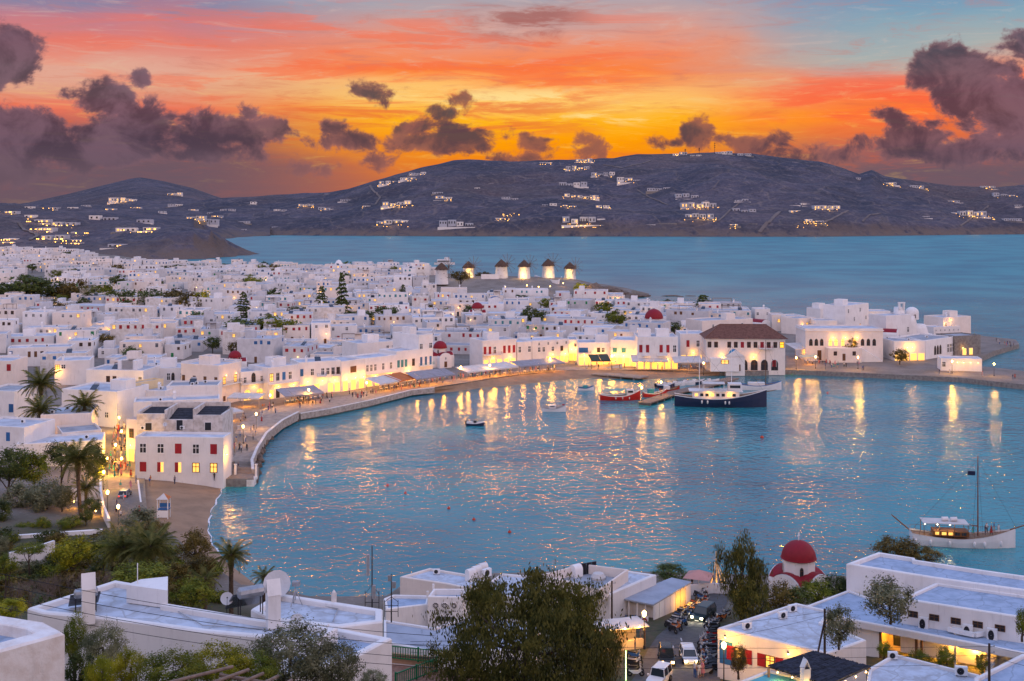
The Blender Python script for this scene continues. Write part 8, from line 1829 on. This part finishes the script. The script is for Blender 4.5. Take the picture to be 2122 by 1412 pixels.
place('air_conditioner', ACU, HM, on(HM, 1850, 1366, 12.4)); place('air_conditioner', ACU, HM, on(HM, 1992, 1400, 12.4), (0, 0, -.2), (1.2, 1.2, 1.2))
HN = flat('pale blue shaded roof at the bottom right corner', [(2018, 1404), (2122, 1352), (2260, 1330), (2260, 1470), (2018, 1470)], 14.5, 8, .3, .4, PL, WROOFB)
def reed_roof():
    z = 12.8; pts = [(1593, 1381), (1687, 1350), (1802, 1382), (1716, 1422)]; P = [W(x, y, z) for x, y in pts]; c = sum(P, Vector())/4; root = empty('reed_pergola', (c.x, c.y, z-2.8), 0, 'dark reed roofed pergola edged with small lights at the bottom right', 'pergola'); P = [p-Vector((c.x, c.y, z-2.8)) for p in P]
    RE = mat('dark_reed', (.045, .055, .085), .9, .35, 2.0, .8, 20); n = 46; A_, B_, C_, D_ = P
    q = MB(); q.add([A_-Vector((0, 0, .1)), B_-Vector((0, 0, .1)), C_-Vector((0, 0, .1)), D_-Vector((0, 0, .1))], [(0, 1, 2, 3)]); q.obj('underlay', RE, root)
    m = MB()
    for i in range(n): t = (i+.5)/n; m.tube(A_.lerp(D_, t)+Vector((br.uniform(-.15, .1), 0, br.uniform(0, .05))), B_.lerp(C_, t)+Vector((br.uniform(-.1, .15), 0, br.uniform(0, .05))), .085, n=4)
    o = m.obj('reed_bundle', RE, root); o['kind'] = 'stuff'
    for p in P: k = MB(); k.box(-.1, .1, -.1, .1, -2.8, -.1); k.obj('post', GREYW, root, p)
    for e0, e1 in ((A_, D_), (D_, C_)):
        for t in (.15, .4, .65, .9): k = MB(); k.lathe([(.001, .1), (.09, 0), (.001, -.1)], 6); b_ = k.obj('bulb', BULB, root, e0.lerp(e1, t)-Vector((0, .15, .25))); lamp_light(b_, (0, -.2, -.2), 45, (1, .55, .1), .1)
reed_roof()
HP = flat('small white house with hooded chimney and turquoise roof before the reed pergola', [(1530, 1412), (1592, 1388), (1640, 1398), (1690, 1420), (1680, 1460), (1530, 1460)], 12.0, 7, .2, .3, PL, mat('turquoise_roof', (.10, .42, .52), .7, .1)); big_chimney(HP, 1669, 1424, 12.0, .7, 2.6, .2)
def pole(label, x, yb, yt, d, arms=3, brace=False):
    b = WD(x, yb, d); h = (yb-yt)*d/F; root = empty('utility_pole', b, 0, label, 'utility pole', 'wooden utility poles'); q = MB(); q.tube((0, 0, -3), (0, 0, h), .14, .10, 8); q.obj('pole', mat('dark_pole_wood', (.07, .05, .04), .9, .2, 3), root)
    for i in range(arms): q = MB(); q.box(-.02, .45, -.03, .03, h-.3-i*.5, h-.24-i*.5); q.lathe([(.05, h-.24-i*.5), (.06, h-.12-i*.5), (.001, h-.1-i*.5)], 6, (.4, 0, 0)); q.obj('insulator', GREYP, root)
    if brace: q = MB(); q.tube((0, 0, h*.75), (-1.0, -.3, -1), .09, n=6); q.obj('brace', mat('dark_pole_wood', (1, 1, 1)), root)
pole('braced wooden utility pole before the courtyard tree', 1709, 1356, 1262, 112, 3, True); pole('dark utility pole with insulators at the bottom right', 2050, 1440, 1334, 96, 4); pole('thin dark pole in front of the restaurant wall', 1268, 1290, 1204, 138, 1)
# --- log pergola at the bottom edge
lp = empty('log_pergola', WD(520, 1412, 52), 0, 'pergola of rough round logs at the bottom edge', 'pergola'); o0 = Vector(lp.location)
for a, b in (((330, 1420, 50), (482, 1382, 53)), ((400, 1430, 50), (515, 1388, 53)), ((460, 1432, 50), (545, 1396, 53)), ((520, 1430, 50), (575, 1402, 53)), ((570, 1430, 50), (604, 1410, 53))): q = MB(); q.tube(WD(*a)-o0, WD(*b)-o0, .085, .08, 8); q.obj('log', GREYW, lp)
q = MB(); q.tube(WD(455, 1392, 53.2)-o0-Vector((0, 0, .15)), WD(640, 1424, 53.2)-o0-Vector((0, 0, .15)), .09, n=7); q.obj('beam', GREYW, lp)
# --- near trees and hedges
NG = 'trees and hedges of the foreground'
big = tree('large dark drooping tree in the middle of the foreground', 1090, 1332, 184, 126, 84, 'weep', 'near', NG, limbs=14, zbase=12, depth=6.2, tr=.32)
for lb, cx, cy, rx, ry, d, kind, lod in (('upper right crown part of the foreground thicket', 1180, 1268, 80, 62, 86, 'weep', 'mid'), ('left lower bush of the foreground thicket', 945, 1378, 60, 50, 80, 'weep', 'mid'), ('upper left crown of the foreground thicket', 1010, 1252, 52, 52, 88, 'weep', 'mid'), ('right lower crown of the foreground thicket', 1245, 1370, 52, 70, 86, 'weep', 'mid'),
    ('tall dark tree between the street and the red domed church', 1536, 1190, 50, 74, 141, 'weep', 'mid'), ('lower spreading crown beside the tall street tree', 1560, 1250, 48, 46, 138, 'weep', 'mid'), ('small tree left of the church', 1625, 1245, 34, 34, 138, 'brown', 'mid'), ('dark green hedge tree before the church', 1690, 1228, 36, 22, 140, 'green', 'mid'), ('second hedge tree before the church', 1730, 1218, 34, 24, 142, 'dark', 'mid'), ('left hedge bush under the church', 1655, 1240, 28, 20, 138, 'dark', 'mid'),
    ('grey green tree behind the long right hand roof', 1860, 1138, 48, 24, 150, 'brown', 'mid'), ('smaller bush right of the tree behind the roof', 1918, 1150, 30, 14, 148, 'brown', 'mid'), ('round olive tree in the courtyard on the right', 1845, 1244, 50, 40, 124, 'olive', 'mid'), ('olive tree behind the utility pole', 1738, 1298, 34, 38, 112, 'olive', 'mid'), ('plant by the blue door', 1530, 1368, 16, 30, 111, 'brown', 'mid'), ('dark round tree on the shore behind the shed', 1390, 1188, 40, 15, 166, 'dark', 'mid'),
    ('leafy plant at the left of the orange terrace', 1832, 1346, 14, 16, 113, 'green', 'mid'), ('leafy plants in the middle of the orange terrace', 1905, 1368, 24, 17, 111, 'green', 'mid'), ('tall leafy plant right of the orange terrace middle', 1962, 1368, 20, 24, 110, 'green', 'mid'), ('plant against the right edge of the terrace', 2035, 1375, 16, 18, 104, 'green', 'mid'), ('tree at the right edge', 2118, 1290, 12, 30, 110, 'green', 'mid'),
    ('upright green bush beside the cracked house corner', 155, 1320, 26, 48, 58, 'green', 'near'), ('silver leaved bush in front of the lower terrace', 215, 1338, 46, 46, 57, 'olive', 'near'), ('yellow green bush at the bottom left', 212, 1395, 36, 34, 53, 'lime', 'near'), ('rounded yellow green bush right of the silver one', 270, 1380, 36, 36, 54, 'lime', 'near'), ('wide green bush at the bottom', 355, 1392, 70, 40, 53, 'green', 'near'),
    ('green bush left of the olive tree', 450, 1378, 66, 40, 56, 'lime', 'near'), ('yellow green bush behind the logs', 530, 1392, 50, 34, 57, 'green', 'near'), ('large grey olive tree before the white house front', 600, 1352, 88, 62, 60, 'olive', 'near'), ('right lobe of the grey olive tree', 690, 1378, 58, 54, 60, 'olive', 'near'), ('small olive shoot at the bottom right of the white house', 775, 1408, 30, 18, 60, 'olive', 'near'), ('dark shrub in the gap by the cracked house', 165, 1392, 30, 36, 55, 'dark', 'mid')):
    tree(lb, cx, cy, rx, ry, d, kind, lod, NG, name='tree' if ry > 28 else 'shrub', zbase=(WD(cx, cy+ry*1.05, d).z if 1500 < cx and cy > 1200 and ry < 45 else None))
# garden ground cover left of the near houses: low shrubs that fill the slope
sr = random.Random(8); k = 0
PLC = ['beside the palm pair', 'below the park wall', 'above the near roofs', 'by the skirted palm', 'at the left edge of the garden']
while k < 120:
    x, y = sr.uniform(-10, 540), sr.uniform(1120, 1262)
    if x > 345 and y < 1165 and x < 520: continue
    if y > 1190 and x > 470: continue
    p = gz(x, y)
    if p.y > 186 or p.y < 84 or not in_poly(p.x, p.y, outline): continue
    pl = PLC[0] if 200 < x < 370 and y < 1190 else PLC[1] if y < 1150 else PLC[3] if x > 380 else PLC[4] if x < 80 else PLC[2]
    kd = sr.choice(('dark', 'green', 'brown', 'olive', 'brown')); s = sr.uniform(10, 22); c = PX(p)
    o = tree(f'low { {"dark": "dark green", "green": "green", "brown": "brownish", "olive": "grey green"}[kd]} garden shrub {pl}', c[0], c[1]-s*.5, s*1.3, s*.75, p.y, kd, 'far', 'low shrubs of the garden slope', name='shrub'); k += 1
# --- foam along the near beach, and the last touches
fo = [(x, y) for x, y in nb_w]
foam = MB()
for j, off in enumerate((1,)):
    pts = []
    for i in range(len(fo)-2):
        for q in range(6):
            t = q/6; x = fo[i][0]*(1-t)+fo[i+1][0]*t; y = fo[i][1]*(1-t)+fo[i+1][1]*t; pts.append(W(x+off+2.5*math.sin(i*3+q*1.7+j), y, .035))
    for a, b in zip(pts, pts[1:]):
        w = .10+.09*math.sin(a.x*3.1); foam.quad(a-Vector((w, 0, 0)), b-Vector((w, 0, 0)), b+Vector((w, 0, 0)), a+Vector((w, 0, 0)))
tag(foam.obj('wave_foam', mat('sea_foam', (.75, .76, .78), .7, .1, 3)), kind='structure')
# --- labels: where several things still share one, add their place in the photograph
def ordinal(n):
    s = ['', 'first', 'second', 'third', 'fourth', 'fifth', 'sixth', 'seventh', 'eighth', 'ninth', 'tenth', 'eleventh', 'twelfth', 'thirteenth', 'fourteenth', 'fifteenth', 'sixteenth', 'seventeenth', 'eighteenth', 'nineteenth']
    if n < 20: return s[n]
    tens = {2: 'twent', 3: 'thirt', 4: 'fort', 5: 'fift', 6: 'sixt', 7: 'sevent', 8: 'eight', 9: 'ninet'}[n//10]
    return tens+'ieth' if n % 10 == 0 else tens+'y '+s[n % 10]
seen = {}
for o in scene.objects:
    if o.parent is None and 'label' in o.keys(): seen.setdefault(o['label'], []).append(o)
for lb, l in seen.items():
    if len(l) < 2: continue
    l.sort(key=lambda o: o.location.x/max(1, o.location.y))
    for i, o in enumerate(l):
        pre = 'leftmost' if i == 0 else 'rightmost' if i == len(l)-1 else ordinal(i+1)+' from left'
        o['label'] = f'{lb}, {pre}'
for o in scene.objects:
    if o.parent is None and 'label' in o.keys():
        w = o['label'].split()
        if len(w) > 16: o['label'] = o['label'].replace(' and ', ', ').replace(' nearest', '').replace(' of the far hill', ', far hill').replace('weathered ', '')
        if len(o['label'].split()) > 16: print('LONG', o['label'])
    for k in ('w', 'h'):
        if k in o.keys(): del o[k]
